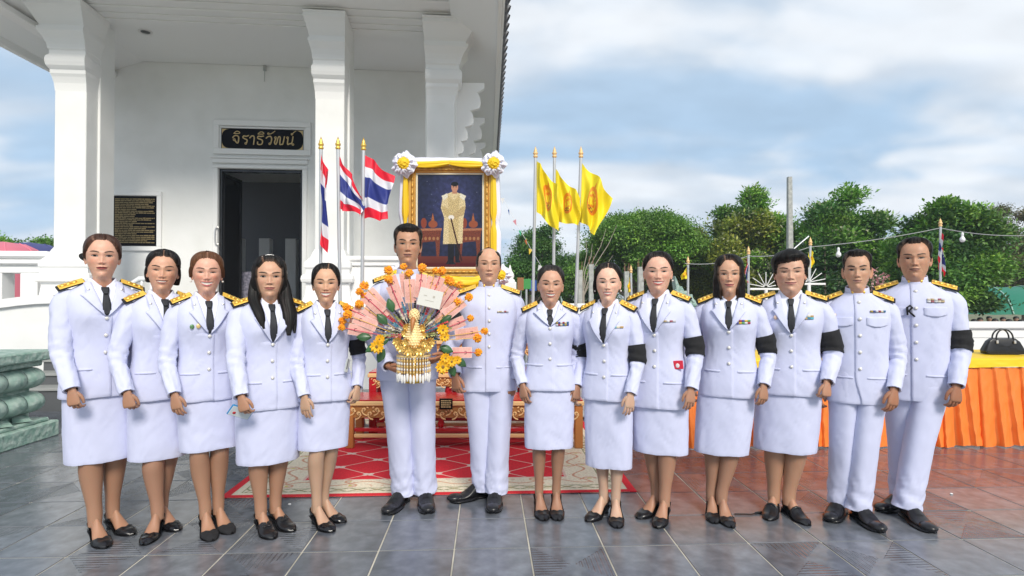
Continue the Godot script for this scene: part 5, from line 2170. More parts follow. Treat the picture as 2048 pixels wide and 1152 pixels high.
			"at": Vector3(0.897, 1.356, -3.470), "h": 1.602, "yaw": -26.0, "look": -13.0, "girth": 1.03, "v": 0.70, "hem": 0.676, "skirt": 0.394, "hs": 1.03,
			"foot_r": [Vector3(0.766, 0.000, -3.436), -52.0], "foot_l": [Vector3(0.842, 0.000, -3.297), -30.0], "hand_l": Vector3(1.028, 0.730, -3.270), "hand_l_dir": Vector3(-0.05, -1, 0.12), "hand_l_curl": [0.2, 0.45, 0.3], "band": 0.40,
			"face": a_face(Color(0.60, 0.395, 0.315), {"eye": 0.0036, "smile": 0.95, "open": 0.85, "lips": Color(0.42, 0.05, 0.055), "wide": 1.05, "jaw": 1.05, "blush": 0.3}),
			"hair": "back", "part": 0.2, "bun": 0.8, "limb_skin": brown_leg * 1.05, "ribbons": [0.045, 0.125, 0.745, 1, pale_ribbons], "earrings": true,
		},
		{
			"label": "woman with a straight black bob cut to her jaw and a row of bright ribbons",
			"at": Vector3(1.335, 1.356, -3.460), "h": 1.583, "yaw": -22.0, "look": -19.0, "girth": 1.0, "v": 0.72, "hem": 0.742, "skirt": 0.391,
			"foot_r": [Vector3(1.199, 0.000, -3.362), -14.0], "foot_l": [Vector3(1.272, 0.000, -3.304), -4.0], "hand_l": Vector3(1.457, 0.748, -3.280), "hand_l_curl": [0.35, 0.6, 0.4], "hand_l_dir": Vector3(-0.02, -1, 0.12), "band": 0.36,
			"face": a_face(Color(0.50, 0.32, 0.23), {"eye": 0.0044, "smile": 0.5, "lips": Color(0.34, 0.08, 0.08), "wide": 0.98, "brow_h": 0.0036}),
			"hair": "bob", "part": -0.02, "limb_skin": brown_leg * 0.95, "ribbons": [0.04, 0.12, 0.755, 2, [Color(0.6, 0.6, 0.62), Color(0.35, 0.04, 0.06), Color(0.06, 0.07, 0.3), Color(0.6, 0.4, 0.05), Color(0.1, 0.3, 0.12)]],
		},
		{
			"label": "stocky woman with short swept black hair and a plain dark tie, in flat loafers",
			"at": Vector3(1.738, 1.356, -3.520), "h": 1.605, "yaw": -24.0, "look": -24.0, "girth": 1.10, "v": 0.70, "hem": 0.744, "skirt": 0.390, "heel": 0.03, "hs": 1.05,
			"foot_r": [Vector3(1.536, 0.000, -3.406), -36.0], "foot_l": [Vector3(1.735, 0.000, -3.333), 8.0], "hand_l": Vector3(1.839, 0.760, -3.310), "hand_l_dir": Vector3(-0.04, -1, 0.14), "hand_l_curl": [0.9, 1.0, 0.6], "band": 0.36,
			"face": a_face(Color(0.53, 0.345, 0.262), {"eye": 0.0030, "smile": 0.6, "lips": Color(0.36, 0.13, 0.12), "wide": 1.10, "jaw": 1.12, "brow_h": 0.005}),
			"hair": "swoop", "limb_skin": brown_leg * 1.1, "legs": 1.12, "shoe_style": "loafer", "pins": [[-0.085, 0.755, Color(0.7, 0.5, 0.4)]], "ribbons": [0.05, 0.12, 0.765, 2, blue_ribbons],
		},
		{
			"label": "younger man with close-cropped sides, prominent ears and a stand-up collar", "man": true,
			"at": Vector3(2.119, 1.356, -3.460), "h": 1.610, "yaw": -25.0, "look": -31.0, "girth": 0.90, "hem": 0.702, "marks": 3, "split": 0.03, "spacing": 0.098,
			"foot_r": [Vector3(1.906, 0.000, -3.391), -44.0], "foot_l": [Vector3(2.094, 0.000, -3.249), -2.0], "hand_l": Vector3(2.207, 0.728, -3.280), "hand_l_dir": Vector3(-0.10, -1, 0.14), "hand_l_curl": [0.3, 0.6, 0.5],
			"face": a_face(Color(0.47, 0.305, 0.215), {"eye": 0.0044, "wide": 0.95, "jaw": 0.98, "brow_h": 0.0062, "lips": Color(0.30, 0.14, 0.12), "brow": Color(0.012, 0.010, 0.010), "ear": 1.12}),
			"hair": "fade", "pins": [[-0.13, 0.765, Color(0.75, 0.6, 0.4)]], "ribbons": [0.055, 0.135, 0.785, 1, ribbons],
		},
		{
			"label": "older man with receding side-parted hair at the orange table end of the row", "man": true,
			"at": Vector3(2.502, 1.356, -3.500), "h": 1.688, "yaw": -33.0, "look": -35.0, "girth": 0.97, "hem": 0.713, "marks": 4, "spacing": 0.102,
			"foot_r": [Vector3(2.312, 0.000, -3.547), -66.0], "foot_l": [Vector3(2.381, 0.000, -3.242), -6.0], "hand_l": Vector3(2.572, 0.745, -3.280), "hand_l_dir": Vector3(-0.05, -1, 0.14), "hand_l_curl": [0.4, 0.7, 0.5], "band": 0.40,
			"face": a_face(Color(0.43, 0.26, 0.18), {"ear": 1.0, "eye": 0.0038, "wide": 1.02, "jaw": 1.08, "age": 0.8, "brow_h": 0.0046, "lips": Color(0.20, 0.09, 0.075)}),
			"hair": "short", "line": 0.014, "hs": 1.05, "ribbons": [0.055, 0.14, 0.79, 2, pale_ribbons],
		},
	]
	for k in list:
		k["group"] = group
		people.append([person(k), k])
	# hair band of the long-haired woman
	var w: Dictionary = people[3][1]
	var hd: Array = w.head
	var g := Geo.new()
	var p := PackedVector3Array()
	var r := PackedFloat32Array()
	for i in 21:
		var a := lerpf(-1.45, 1.45, i / 20.0)
		p.push_back((hd[0] as Transform3D) * place_head(Vector3(sin(a) * 0.093, 0.118 + cos(a) * 0.122, 0.012 + 0.018 * cos(a)), hd[1], hd[2], hd[3]))
		r.push_back(0.0045)
	g.tube(p, r, 8)
	obj("hair_band", g, M.patent, people[3][0])
	g = Geo.new()
	for i in 21:
		p[i] += Vector3(0, 0.001, 0.006)
		r[i] = 0.0022
	g.tube(p, r, 6)
	obj("hair_band", g, M.silver, people[3][0])
	# black bow at the back of the first woman's head
	hd = people[0][1].head
	g = Geo.new()
	for s in [-1.0, 1.0]:
		g.ball((hd[0] as Transform3D) * place_head(Vector3(-0.05 + s * 0.03, 0.125 + s * 0.01, -0.105), hd[1], hd[2], hd[3]), Vector3(0.035, 0.022, 0.012), 10, 7, Basis(Vector3.BACK, s * 0.5))
	obj("hair_bow", g, M.black_cloth, people[0][0])
	# mourning bow on the older man's coat
	g = Geo.new()
	var s14: Shape = people[13][1].shape
	var at := s14.front(-0.03, people[13][1].top - 0.165, 0.012)
	g.tube(PackedVector3Array([at + Vector3(-0.012, -0.03, 0), at + Vector3(-0.014, 0.012, 0.004), at + Vector3(0, 0.024, 0.004), at + Vector3(0.012, 0.012, 0.004), at + Vector3(-0.006, -0.01, 0.008), at + Vector3(0.022, -0.04, 0)]), PackedFloat32Array([0.005, 0.006, 0.006, 0.006, 0.006, 0.005]), 8)
	obj("mourning_bow", g, M.black_cloth, people[13][0])


var people := []


# ---------------------------------------------------------------- beyond the plaza
const LOW := -1.15


func build_surroundings() -> void:
	var g := Geo.new()
	g.block(Vector3(-15, LOW - 0.05, -14.5), Vector3(15, -0.0075, 6))
	struct(obj("plaza_base", g, M.concrete))
	# white parapet along the far side of the plaza
	var w := thing("parapet_wall", "long low white parapet with rectangular openings behind the orange table", "wall", Vector3(0.95, 0, -9.3), 1.0)
	g = Geo.new()
	g.block(Vector3(0, 0.0, -0.12), Vector3(11, 0.22, 0.12), 0.01)
	g.block(Vector3(0, 0.64, -0.12), Vector3(11, 0.78, 0.12), 0.01)
	for k in 19:
		g.block(Vector3(0.02 + k * 0.6, 0.22, -0.11), Vector3(0.32 + k * 0.6, 0.64, 0.11), 0.008)
	obj("panel", g, M.wall, w)
	g = Geo.new()
	g.block(Vector3(-0.03, 0.782, -0.17), Vector3(11.03, 0.90, 0.17), 0.03)
	obj("coping", g, M.trim, w)
	w = thing("low_wall", "short stretch of white wall behind the bare concrete posts", "wall", Vector3(0.9, 0, -12.2), 0.0)
	g = Geo.new()
	g.block(Vector3(0, LOW, -0.12), Vector3(3.4, 1.06, 0.12), 0.01)
	obj("panel", g, M.wall, w)
	g = Geo.new()
	g.block(Vector3(-0.04, 1.062, -0.17), Vector3(3.44, 1.16, 0.17), 0.02)
	obj("coping", g, M.trim, w)
	# unfinished concrete posts with bars sticking out
	var n := 0
	for q in [[Vector3(1.686, 1.963, -14.000), 0.105, "slim bare concrete post beside the third yellow flag pole"], [Vector3(1.959, 2.100, -14.000), 0.115, "taller bare concrete post with bars, over the fair woman's shoulder"], [Vector3(2.838, 1.926, -14.000), 0.115, "bare concrete post next to a small yellow pennant"], [Vector3(3.186, 2.038, -14.000), 0.135, "thickest bare concrete post with steel bars at its top"]]:
		var o := thing("concrete_post", q[2], "post", Vector3(q[0].x, LOW, q[0].z), 0.0, "unfinished concrete posts")
		var top: float = q[0].y - LOW
		g = Geo.new()
		g.box(at3(0, top / 2, 0), Vector3(q[1], top, q[1]), 0.008)
		obj("shaft", g, M.concrete, o)
		for s in [[-1, -1], [1, -1], [1, 1], [-1, 1]]:
			g = Geo.new()
			var b := Vector3(s[0] * q[1] * 0.36, top, s[1] * q[1] * 0.36)
			g.tube(PackedVector3Array([b, b + Vector3(0.01 * s[0], 0.16 + 0.04 * s[1], 0)]), PackedFloat32Array([0.008, 0.008]), 6)
			obj("bar", g, paint(0.22, 0.13, 0.08, 0.8), o)
	# stone serpents on the stair ends
	for q in [[Vector3(2.996, 1.330, -9.900), 1.0, "grey-green stone serpent crest beside the round-faced woman"], [Vector3(0.955, 1.207, -9.900), 0.62, "small stone serpent crest behind the short woman's shoulder"]]:
		var o := thing("stone_serpent", q[2], "sculpture", Vector3(q[0].x, q[0].y - 0.25, q[0].z), 0.0, "stone serpent crests")
		var out := PackedVector2Array()
		for p in [[-0.24, -0.2], [0.24, -0.2], [0.22, 0.02], [0.19, 0.16], [0.14, 0.22], [0.13, 0.28], [0.07, 0.27], [0.06, 0.34], [-0.01, 0.34], [-0.05, 0.42], [-0.09, 0.42], [-0.15, 0.56], [-0.17, 0.60], [-0.16, 0.46], [-0.14, 0.36], [-0.18, 0.24], [-0.22, 0.1]]:
			out.push_back(Vector2(p[0], p[1]) * q[1])
		g = Geo.new()
		g.prism(Transform3D.IDENTITY, out, 0.22 * q[1])
		obj("crest", g, M.patina, o)
		g = Geo.new()
		for k in 4:
			var a := k * 0.9
			g.ball(Vector3(-0.08 + 0.08 * k, 0.16 - 0.02 * k, 0.115) * q[1], Vector3(0.05, 0.035, 0.02) * q[1], 8, 6)
		g.tube(PackedVector3Array([Vector3(-0.16, 0.36, 0.1) * q[1], Vector3(-0.06, 0.26, 0.115) * q[1], Vector3(0.06, 0.24, 0.115) * q[1], Vector3(0.2, 0.1, 0.11) * q[1]]), PackedFloat32Array([0.015, 0.02, 0.02, 0.015]), 6)
		obj("scales", g, M.patina, o)
		g = Geo.new()
		g.block(Vector3(-0.3, -0.6, -0.2) * q[1], Vector3(0.3, -0.2, 0.2) * q[1], 0.02)
		obj("plinth", g, M.patina, o)
	# white finial on a post, painted boards
	var f := Vector3(-0.032, 1.587, -9.000)
	var o := thing("finial_post", "white turned finial on a post beside the balding man", "post", Vector3(f.x, 0, f.z))
	g = Geo.new()
	g.block(Vector3(-0.1, 0, -0.1), Vector3(0.1, f.y - 0.03, 0.1), 0.01)
	obj("shaft", g, M.trim, o)
	g = Geo.new()
	g.lathe(at3(0, f.y - 0.03, 0), [Vector2(0.075, 0.0), Vector2(0.08, 0.03), Vector2(0.05, 0.05), Vector2(0.07, 0.09), Vector2(0.06, 0.13), Vector2(0.03, 0.18), Vector2(0.012, 0.25), Vector2(0.0, 0.28)], 14)
	obj("finial", g, M.trim, o)
	for q in [[Vector3(0.173, 1.570, -11.500), Color(0.30, 0.13, 0.05), 0.13, 0.26, "small brown painted board behind the row of people"], [Vector3(0.313, 1.583, -12.200), Color(0.05, 0.28, 0.07), 0.19, 0.22, "small green painted board behind the row of people"], [Vector3(0.476, 1.560, -12.800), Color(0.03, 0.08, 0.33), 0.16, 0.24, "small blue painted board behind the row of people"]]:
		o = thing("painted_board", q[4], "board", Vector3(q[0].x, q[0].y, q[0].z))
		g = Geo.new()
		g.box(Transform3D.IDENTITY, Vector3(q[2], q[3], 0.03), 0.004)
		obj("panel", g, paint(q[1].r, q[1].g, q[1].b, 0.6), o)
		g = Geo.new()
		g.block(Vector3(-0.02, -q[0].y + LOW, -0.03), Vector3(0.02, -q[3] / 2, 0.0))
		obj("post", g, M.steel, o)
	# green arched tent and the crowd under it
	var tc := Vector3(19.533, 1.579, -21.000)
	o = thing("green_tent", "green arched canopy tent with pale ribs beyond the parapet", "tent", Vector3(tc.x, LOW, tc.z), -24.0)
	var canvas := paint(0.012, 0.20, 0.13, 0.55)
	canvas.backlight_enabled = true
	canvas.backlight = Color(0.1, 0.5, 0.35)
	g = Geo.new()
	var pts := PackedVector3Array()
	for j in 13:
		var a := PI * 0.08 + PI * 0.84 * j / 12
		for i in 15:
			pts.push_back(Vector3(-3.5 + 0.5 * i, 1.5 + sin(a) * 1.3 - 0.02 * absf(sin(i * PI / 2)), cos(a) * 2.6))
	g.grid(pts, 15, false, Vector3.UP)
	obj("canopy", g, canvas, o)
	for i in 8:
		g = Geo.new()
		var pv := PackedVector3Array()
		var pr := PackedFloat32Array()
		for j in 13:
			var a := PI * 0.08 + PI * 0.84 * j / 12
			pv.push_back(Vector3(-3.5 + i, 1.525 + sin(a) * 1.3, cos(a) * 2.61))
			pr.push_back(0.022)
		g.tube(pv, pr, 6)
		obj("rib", g, paint(0.35, 0.55, 0.48, 0.5), o)
	for s in [[-3.4, 2.4], [3.4, 2.4], [-3.4, -2.4], [3.4, -2.4], [0.0, 2.4]]:
		g = Geo.new()
		g.tube(PackedVector3Array([Vector3(s[0], 0, s[1]), Vector3(s[0], 1.9, s[1])]), PackedFloat32Array([0.03, 0.03]), 6)
		obj("pole", g, M.steel, o)
	var crowd := [[1948, 634, 17.0, Color(0.45, 0.05, 0.05), "maroon"], [1960, 631, 18.0, Color(0.65, 0.66, 0.7), "white"], [1978, 629, 19.5, Color(0.62, 0.40, 0.02), "yellow"], [1990, 633, 17.2, Color(0.35, 0.10, 0.16), "plum"], [2006, 630, 18.4, Color(0.02, 0.03, 0.10), "navy"], [2018, 634, 16.8, Color(0.70, 0.70, 0.74), "pale grey"], [2032, 629, 19.0, Color(0.66, 0.42, 0.02), "amber"], [2042, 635, 16.6, Color(0.03, 0.03, 0.035), "black"]]
	for q in crowd:
		var at := P3(q[0], q[1], q[2])
		o = thing("person", "distant onlooker in %s clothes under the green tent" % q[4], "person", Vector3(at.x, LOW, at.z), -30.0, "onlookers under the tent")
		var top := at.y - LOW
		g = Geo.new()
		g.lathe(Transform3D.IDENTITY, [Vector2(0.0, 0.0), Vector2(0.16, 0.02), Vector2(0.17, top * 0.45), Vector2(0.15, top * 0.60), Vector2(0.20, top * 0.78), Vector2(0.15, top * 0.84), Vector2(0.06, top * 0.865), Vector2(0.0, top * 0.87)], 14, 0.6)
		obj("clothing", g, paint(q[3].r, q[3].g, q[3].b, 0.8), o)
		g = Geo.new()
		g.lathe(at3(0, top * 0.84, 0), [Vector2(0.05, 0.0), Vector2(0.05, 0.05), Vector2(0.072, 0.09), Vector2(0.075, 0.15), Vector2(0.06, 0.20), Vector2(0.0, 0.225)], 12)
		obj("body", g, paint(0.34, 0.2, 0.14, 0.6), o)
		g = Geo.new()
		g.ball(Vector3(0, top * 0.84 + 0.165, -0.012), Vector3(0.085, 0.075, 0.085), 10, 7)
		obj("hair", g, paint(0.012, 0.011, 0.011, 0.5), o)
	# round tents far on the hall's other side
	for q in [[Vector3(-13.975, 2.509, -15.500), Color(0.60, 0.16, 0.22), 1.0, "pink rounded tent top beyond the left-hand parapet"], [Vector3(-14.116, 2.583, -16.500), Color(0.05, 0.06, 0.19), 0.92, "dark blue rounded tent top behind the parapet, next to the pink one"]]:
		o = thing("round_tent", q[3], "tent", Vector3(q[0].x, LOW, q[0].z), 0.0, "rounded tents behind the hall")
		g = Geo.new()
		var hh: float = q[0].y - LOW
		g.lathe(Transform3D.IDENTITY, [Vector2(0.95, 0.0), Vector2(0.95, hh - 0.35), Vector2(0.88, hh - 0.1), Vector2(0.72, hh + 0.1), Vector2(0.45, hh + 0.24), Vector2(0.0, hh + 0.30)], 24)
		obj("canopy", g, paint(q[1].r, q[1].g, q[1].b, 0.6), o)
		for i in 8:
			g = Geo.new()
			var a := TAU * i / 8
			var pv := PackedVector3Array()
			for r in [[0.955, hh - 0.35], [0.885, hh - 0.1], [0.725, hh + 0.1], [0.45, hh + 0.245]]:
				pv.push_back(Vector3(sin(a) * r[0], r[1], cos(a) * r[0]))
			g.tube(pv, PackedFloat32Array([0.015, 0.015, 0.015, 0.015]), 5)
			obj("seam", g, paint(q[1].r * 1.3, q[1].g * 1.3, q[1].b * 1.3, 0.6), o)
	# utility pole
	var up := Vector3(9.846, 5.525, -20.000)
	o = thing("utility_pole", "grey concrete utility pole standing among the trees", "pole", Vector3(up.x, LOW, up.z))
	g = Geo.new()
	g.square(Transform3D.IDENTITY, 0.0, 0.0, [Vector2(0.11, 0.0), Vector2(0.068, up.y - LOW)])
	obj("shaft", g, M.concrete, o)
	g = Geo.new()
	var br := up.y - LOW
	g.tube(PackedVector3Array([Vector3(0.05, br - 2.6, 0.09), Vector3(0.62, br - 2.12, 0.09)]), PackedFloat32Array([0.03, 0.03]), 6)
	obj("brace", g, M.steel, o)
	# starburst frames of white tubes
	for q in [[Vector3(3.732, 1.451, -8.300), "white starburst frame of thin tubes behind the bob-haired woman"], [Vector3(4.416, 1.527, -8.400), "white starburst frame partly behind the stocky woman"]]:
		o = thing("starburst_frame", q[1], "decoration", q[0], 0.0, "white starburst frames")
		g = Geo.new()
		g.block(Vector3(-0.24, -0.03, -0.02), Vector3(0.24, 0.0, 0.02), 0.004)
		g.block(Vector3(-0.02, -q[0].y, -0.02), Vector3(0.02, -0.03, 0.02), 0.004)
		obj("bar", g, M.trim, o)
		for k in 7:
			g = Geo.new()
			var a := deg_to_rad(15 + k * 25)
			g.tube(PackedVector3Array([Vector3(cos(a) * 0.03, 0.01 + sin(a) * 0.03, 0), Vector3(cos(a) * 0.25, sin(a) * 0.23, 0)]), PackedFloat32Array([0.006, 0.006]), 6)
			obj("ray", g, M.trim, o)
	# a wire with bulbs over the far side
	o = thing("light_string", "drooping wire with white bulbs strung between the flag poles", "string lights")
	var posts := [Vector3(2.635, 1.828, -8.600), Vector3(3.602, 1.942, -8.600), Vector3(4.540, 2.080, -8.600), Vector3(6.531, 2.369, -8.600), Vector3(8.046, 2.263, -8.600)]
	for k in 4:
		var pv := PackedVector3Array()
		var pr := PackedFloat32Array()
		for i in 13:
			var t := i / 12.0
			pv.push_back((posts[k] as Vector3).lerp(posts[k + 1], t) + Vector3(0, -0.30 * t * (1 - t) * (0.7 if k != 2 else 0.45), 0))
			pr.push_back(0.0065)
		g = Geo.new()
		g.tube(pv, pr, 5)
		obj("wire", g, paint(0.3, 0.31, 0.32, 0.6), o)
	for q in [Vector3(4.974, 2.072, -8.600), Vector3(6.865, 2.301, -8.600)]:
		var b := Node3D.new()
		b.name = "bulb" if not o.has_node("bulb") else "bulb_001"
		b.position = q
		o.add_child(b)
		g = Geo.new()
		g.lathe(Transform3D.IDENTITY, [Vector2(0.0, -0.15), Vector2(0.022, -0.145), Vector2(0.038, -0.12), Vector2(0.036, -0.095), Vector2(0.018, -0.062), Vector2(0.016, -0.05)], 12)
		obj("globe", g, paint(0.8, 0.82, 0.85, 0.15), b)
		g = Geo.new()
		g.lathe(Transform3D.IDENTITY, [Vector2(0.018, -0.05), Vector2(0.02, -0.02), Vector2(0.012, 0.0), Vector2(0.0, 0.005)], 10)
		obj("socket", g, M.plastic, b)
	# bunting from the hall
	o = thing("bunting", "thin string of small coloured paper pennants beside the portrait", "bunting")
	var hues := [Color(0.7, 0.7, 0.7), Color(0.03, 0.12, 0.45), Color(0.75, 0.3, 0.35), Color(0.05, 0.4, 0.2), Color(0.75, 0.18, 0.05), Color(0.7, 0.5, 0.05), Color(0.03, 0.08, 0.35), Color(0.7, 0.7, 0.72)]
	var a0 := Vector3(-0.138, 2.766, -8.200)
	var a1 := Vector3(0.479, 1.675, -8.200)
	var bp := PackedVector3Array()
	var brr := PackedFloat32Array()
	for i in 9:
		var t := i / 8.0
		bp.push_back(a0.lerp(a1, t) + Vector3(0.10 * t * (1 - t), -0.25 * t * (1 - t), 0))
		brr.push_back(0.003)
	g = Geo.new()
	g.tube(bp, brr, 5)
	obj("string", g, M.plastic, o)
	for i in 8:
		g = Geo.new()
		var T := Transform3D(Basis(Vector3(0, 1, 0), i * 1.3) * Basis(Vector3.BACK, 0.5 * sin(i * 2.0)), bp[i] + Vector3(0, -0.01, 0))
		g.prism(T, PackedVector2Array([Vector2(-0.03, 0), Vector2(0.03, 0), Vector2(0.0, -0.085)]), 0.003)
		obj("pennant", g, paint(hues[i].r, hues[i].g, hues[i].b, 0.7), o)


func P3(px: float, py: float, d: float) -> Vector3:
	return Vector3((px - 1024.0) / 1130.0 * d, 1.356 + (589.0 - py) / 1130.0 * d, -d)


# ---------------------------------------------------------------- trees
func sprig(n: int, length: float, width: float, spread: float, seed_now: int) -> ArrayMesh:
	var r := RandomNumberGenerator.new()
	r.seed = seed_now
	var g := Geo.new()
	for k in n:
		var o := Vector3(r.randfn(), r.randfn() * 0.7, r.randfn()) * spread * 0.55
		var d := (o.normalized() * 0.8 + Vector3(r.randfn() * 0.5, r.randfn() * 0.4 - 0.15, r.randfn() * 0.5)).normalized()
		var up := Vector3(r.randfn() * 0.4, 1, r.randfn() * 0.4)
		var side := d.cross(up).normalized() * width * r.randf_range(0.8, 1.2)
		var l := length * r.randf_range(0.7, 1.25)
		var v := r.randf_range(0.75, 1.25)
		g.col = Color(v, v, v)
		var m := o + d * l * 0.5 + Vector3(0, 0.015, 0)
		g.face([o, m - side, o + d * l], up)
		g.face([o, o + d * l, m + side], up)
	return g.mesh()


func tree(called: String, label: String, at: Vector3, top: float, clumps: Array, leaf: Mesh, per: int, tones: Array, trunk_r: float, bloom := 0.0, sub := 1.0) -> void:
	var o := thing(called, label, "tree", Vector3(at.x, LOW, at.z), 0.0, "trees beyond the plaza")
	var r := RandomNumberGenerator.new()
	r.seed = int(absf(at.x) * 977.0) + clumps.size()
	var fork := (top - LOW) * 0.36
	var g := Geo.new()
	var lean := r.randf_range(-0.2, 0.2)
	g.tube(PackedVector3Array([Vector3(0, -0.1, 0), Vector3(lean * 0.3, fork * 0.5, 0), Vector3(lean, fork, 0.1), Vector3(lean * 1.5, fork * 1.7, 0.0)]), PackedFloat32Array([trunk_r * 1.3, trunk_r, trunk_r * 0.8, trunk_r * 0.3]), 9)
	obj("trunk", g, M.bark, o)
	var k := 0
	for c in clumps:
		k += 1
		if k % 3 != 0:
			continue
		g = Geo.new()
		var e := Vector3(c[0] - at.x, c[1] - LOW, c[2])
		var s := Vector3(lean, fork * r.randf_range(0.8, 1.15), 0.05)
		var m := s.lerp(e, 0.5) + Vector3(r.randf_range(-0.3, 0.3), 0.25, r.randf_range(-0.3, 0.3))
		g.tube(PackedVector3Array([s, s.lerp(m, 0.5), m, m.lerp(e, 0.6), e]), PackedFloat32Array([trunk_r * 0.5, trunk_r * 0.42, trunk_r * 0.3, trunk_r * 0.18, 0.015]), 6)
		obj("limb", g, M.bark, o)
	var mm := MultiMesh.new()
	mm.transform_format = MultiMesh.TRANSFORM_3D
	mm.use_colors = true
	mm.mesh = leaf
	mm.instance_count = per * clumps.size()
	var i := 0
	for c in clumps:
		var base: Color = tones[r.randi() % tones.size()]
		base = base * r.randf_range(0.70, 1.65)
		for q in per:
			var d := Vector3(r.randfn(), r.randfn() * 0.85 + 0.12, r.randfn()).normalized()
			var rad := pow(r.randf(), 0.5) * (1.0 + 0.30 * r.randfn())
			if r.randf() < 0.10:
				rad = r.randf_range(1.0, 1.9)
			var p := Vector3(c[0] - at.x, c[1] - LOW, c[2]) + d * rad * Vector3(c[3], c[3] * c[4], c[3])
			var b := Basis(Vector3.UP, r.randf() * TAU) * Basis(Vector3.RIGHT, r.randf_range(-0.5, 0.5))
			b = b.scaled(Vector3.ONE * r.randf_range(0.7, 1.25) * sub)
			mm.set_instance_transform(i, Transform3D(b, p))
			var col := base * r.randf_range(0.75, 1.25)
			col = col.lerp(Color(col.r * 1.9, col.g * 1.35, col.b * 0.8), r.randf() * 0.6)
			if bloom > 0.0 and d.y > 0.1 and r.randf() < bloom:
				col = Color(0.50, 0.50, 0.34)
			mm.set_instance_color(i, Color(col.r, col.g, col.b, 1))
			i += 1
	var cr := MultiMeshInstance3D.new()
	cr.name = "crown"
	cr.multimesh = mm
	cr.material_override = M.leaf
	o.add_child(cr)
	struct(cr, "stuff")


# clumps spread over a crown: box in metres, more at the rim
func crown(x0: float, x1: float, y0: float, y1: float, n: int, r0: float, r1: float, seed_now: int, squash := 0.75, dome := 1.0) -> Array:
	var r := RandomNumberGenerator.new()
	r.seed = seed_now
	var out := []
	n = int(n * 1.75)
	var lump := FastNoiseLite.new()
	lump.seed = seed_now
	lump.frequency = 0.9
	y1 -= r1 * 0.75
	x0 += r1 * 0.5
	x1 -= r1 * 0.5
	r0 *= 0.85
	r1 *= 0.85
	for k in n:
		var u := r.randf_range(-1, 1)
		var roof := lerpf(y0, y1, clampf(1.0 - dome * 0.55 * pow(absf(u), 2.4) - 0.30 * absf(lump.get_noise_1d(u * 2.6)) * 2.0 + 0.05, 0.2, 1.08))
		var v := pow(r.randf(), 0.75)
		var y := lerpf(y0, roof, v)
		var w := 1.0 - 0.35 * smoothstep(0.35, 0.0, v)
		out.append([lerpf(x0, x1, 0.5 + 0.5 * u * w), y, r.randf_range(-0.42, 0.42) * (x1 - x0), lerpf(r0, r1, pow(r.randf(), 1.4)) * (0.72 if v > 0.8 else 1.0), squash * r.randf_range(0.6, 1.15)])
	return out


var far_z := 27.0


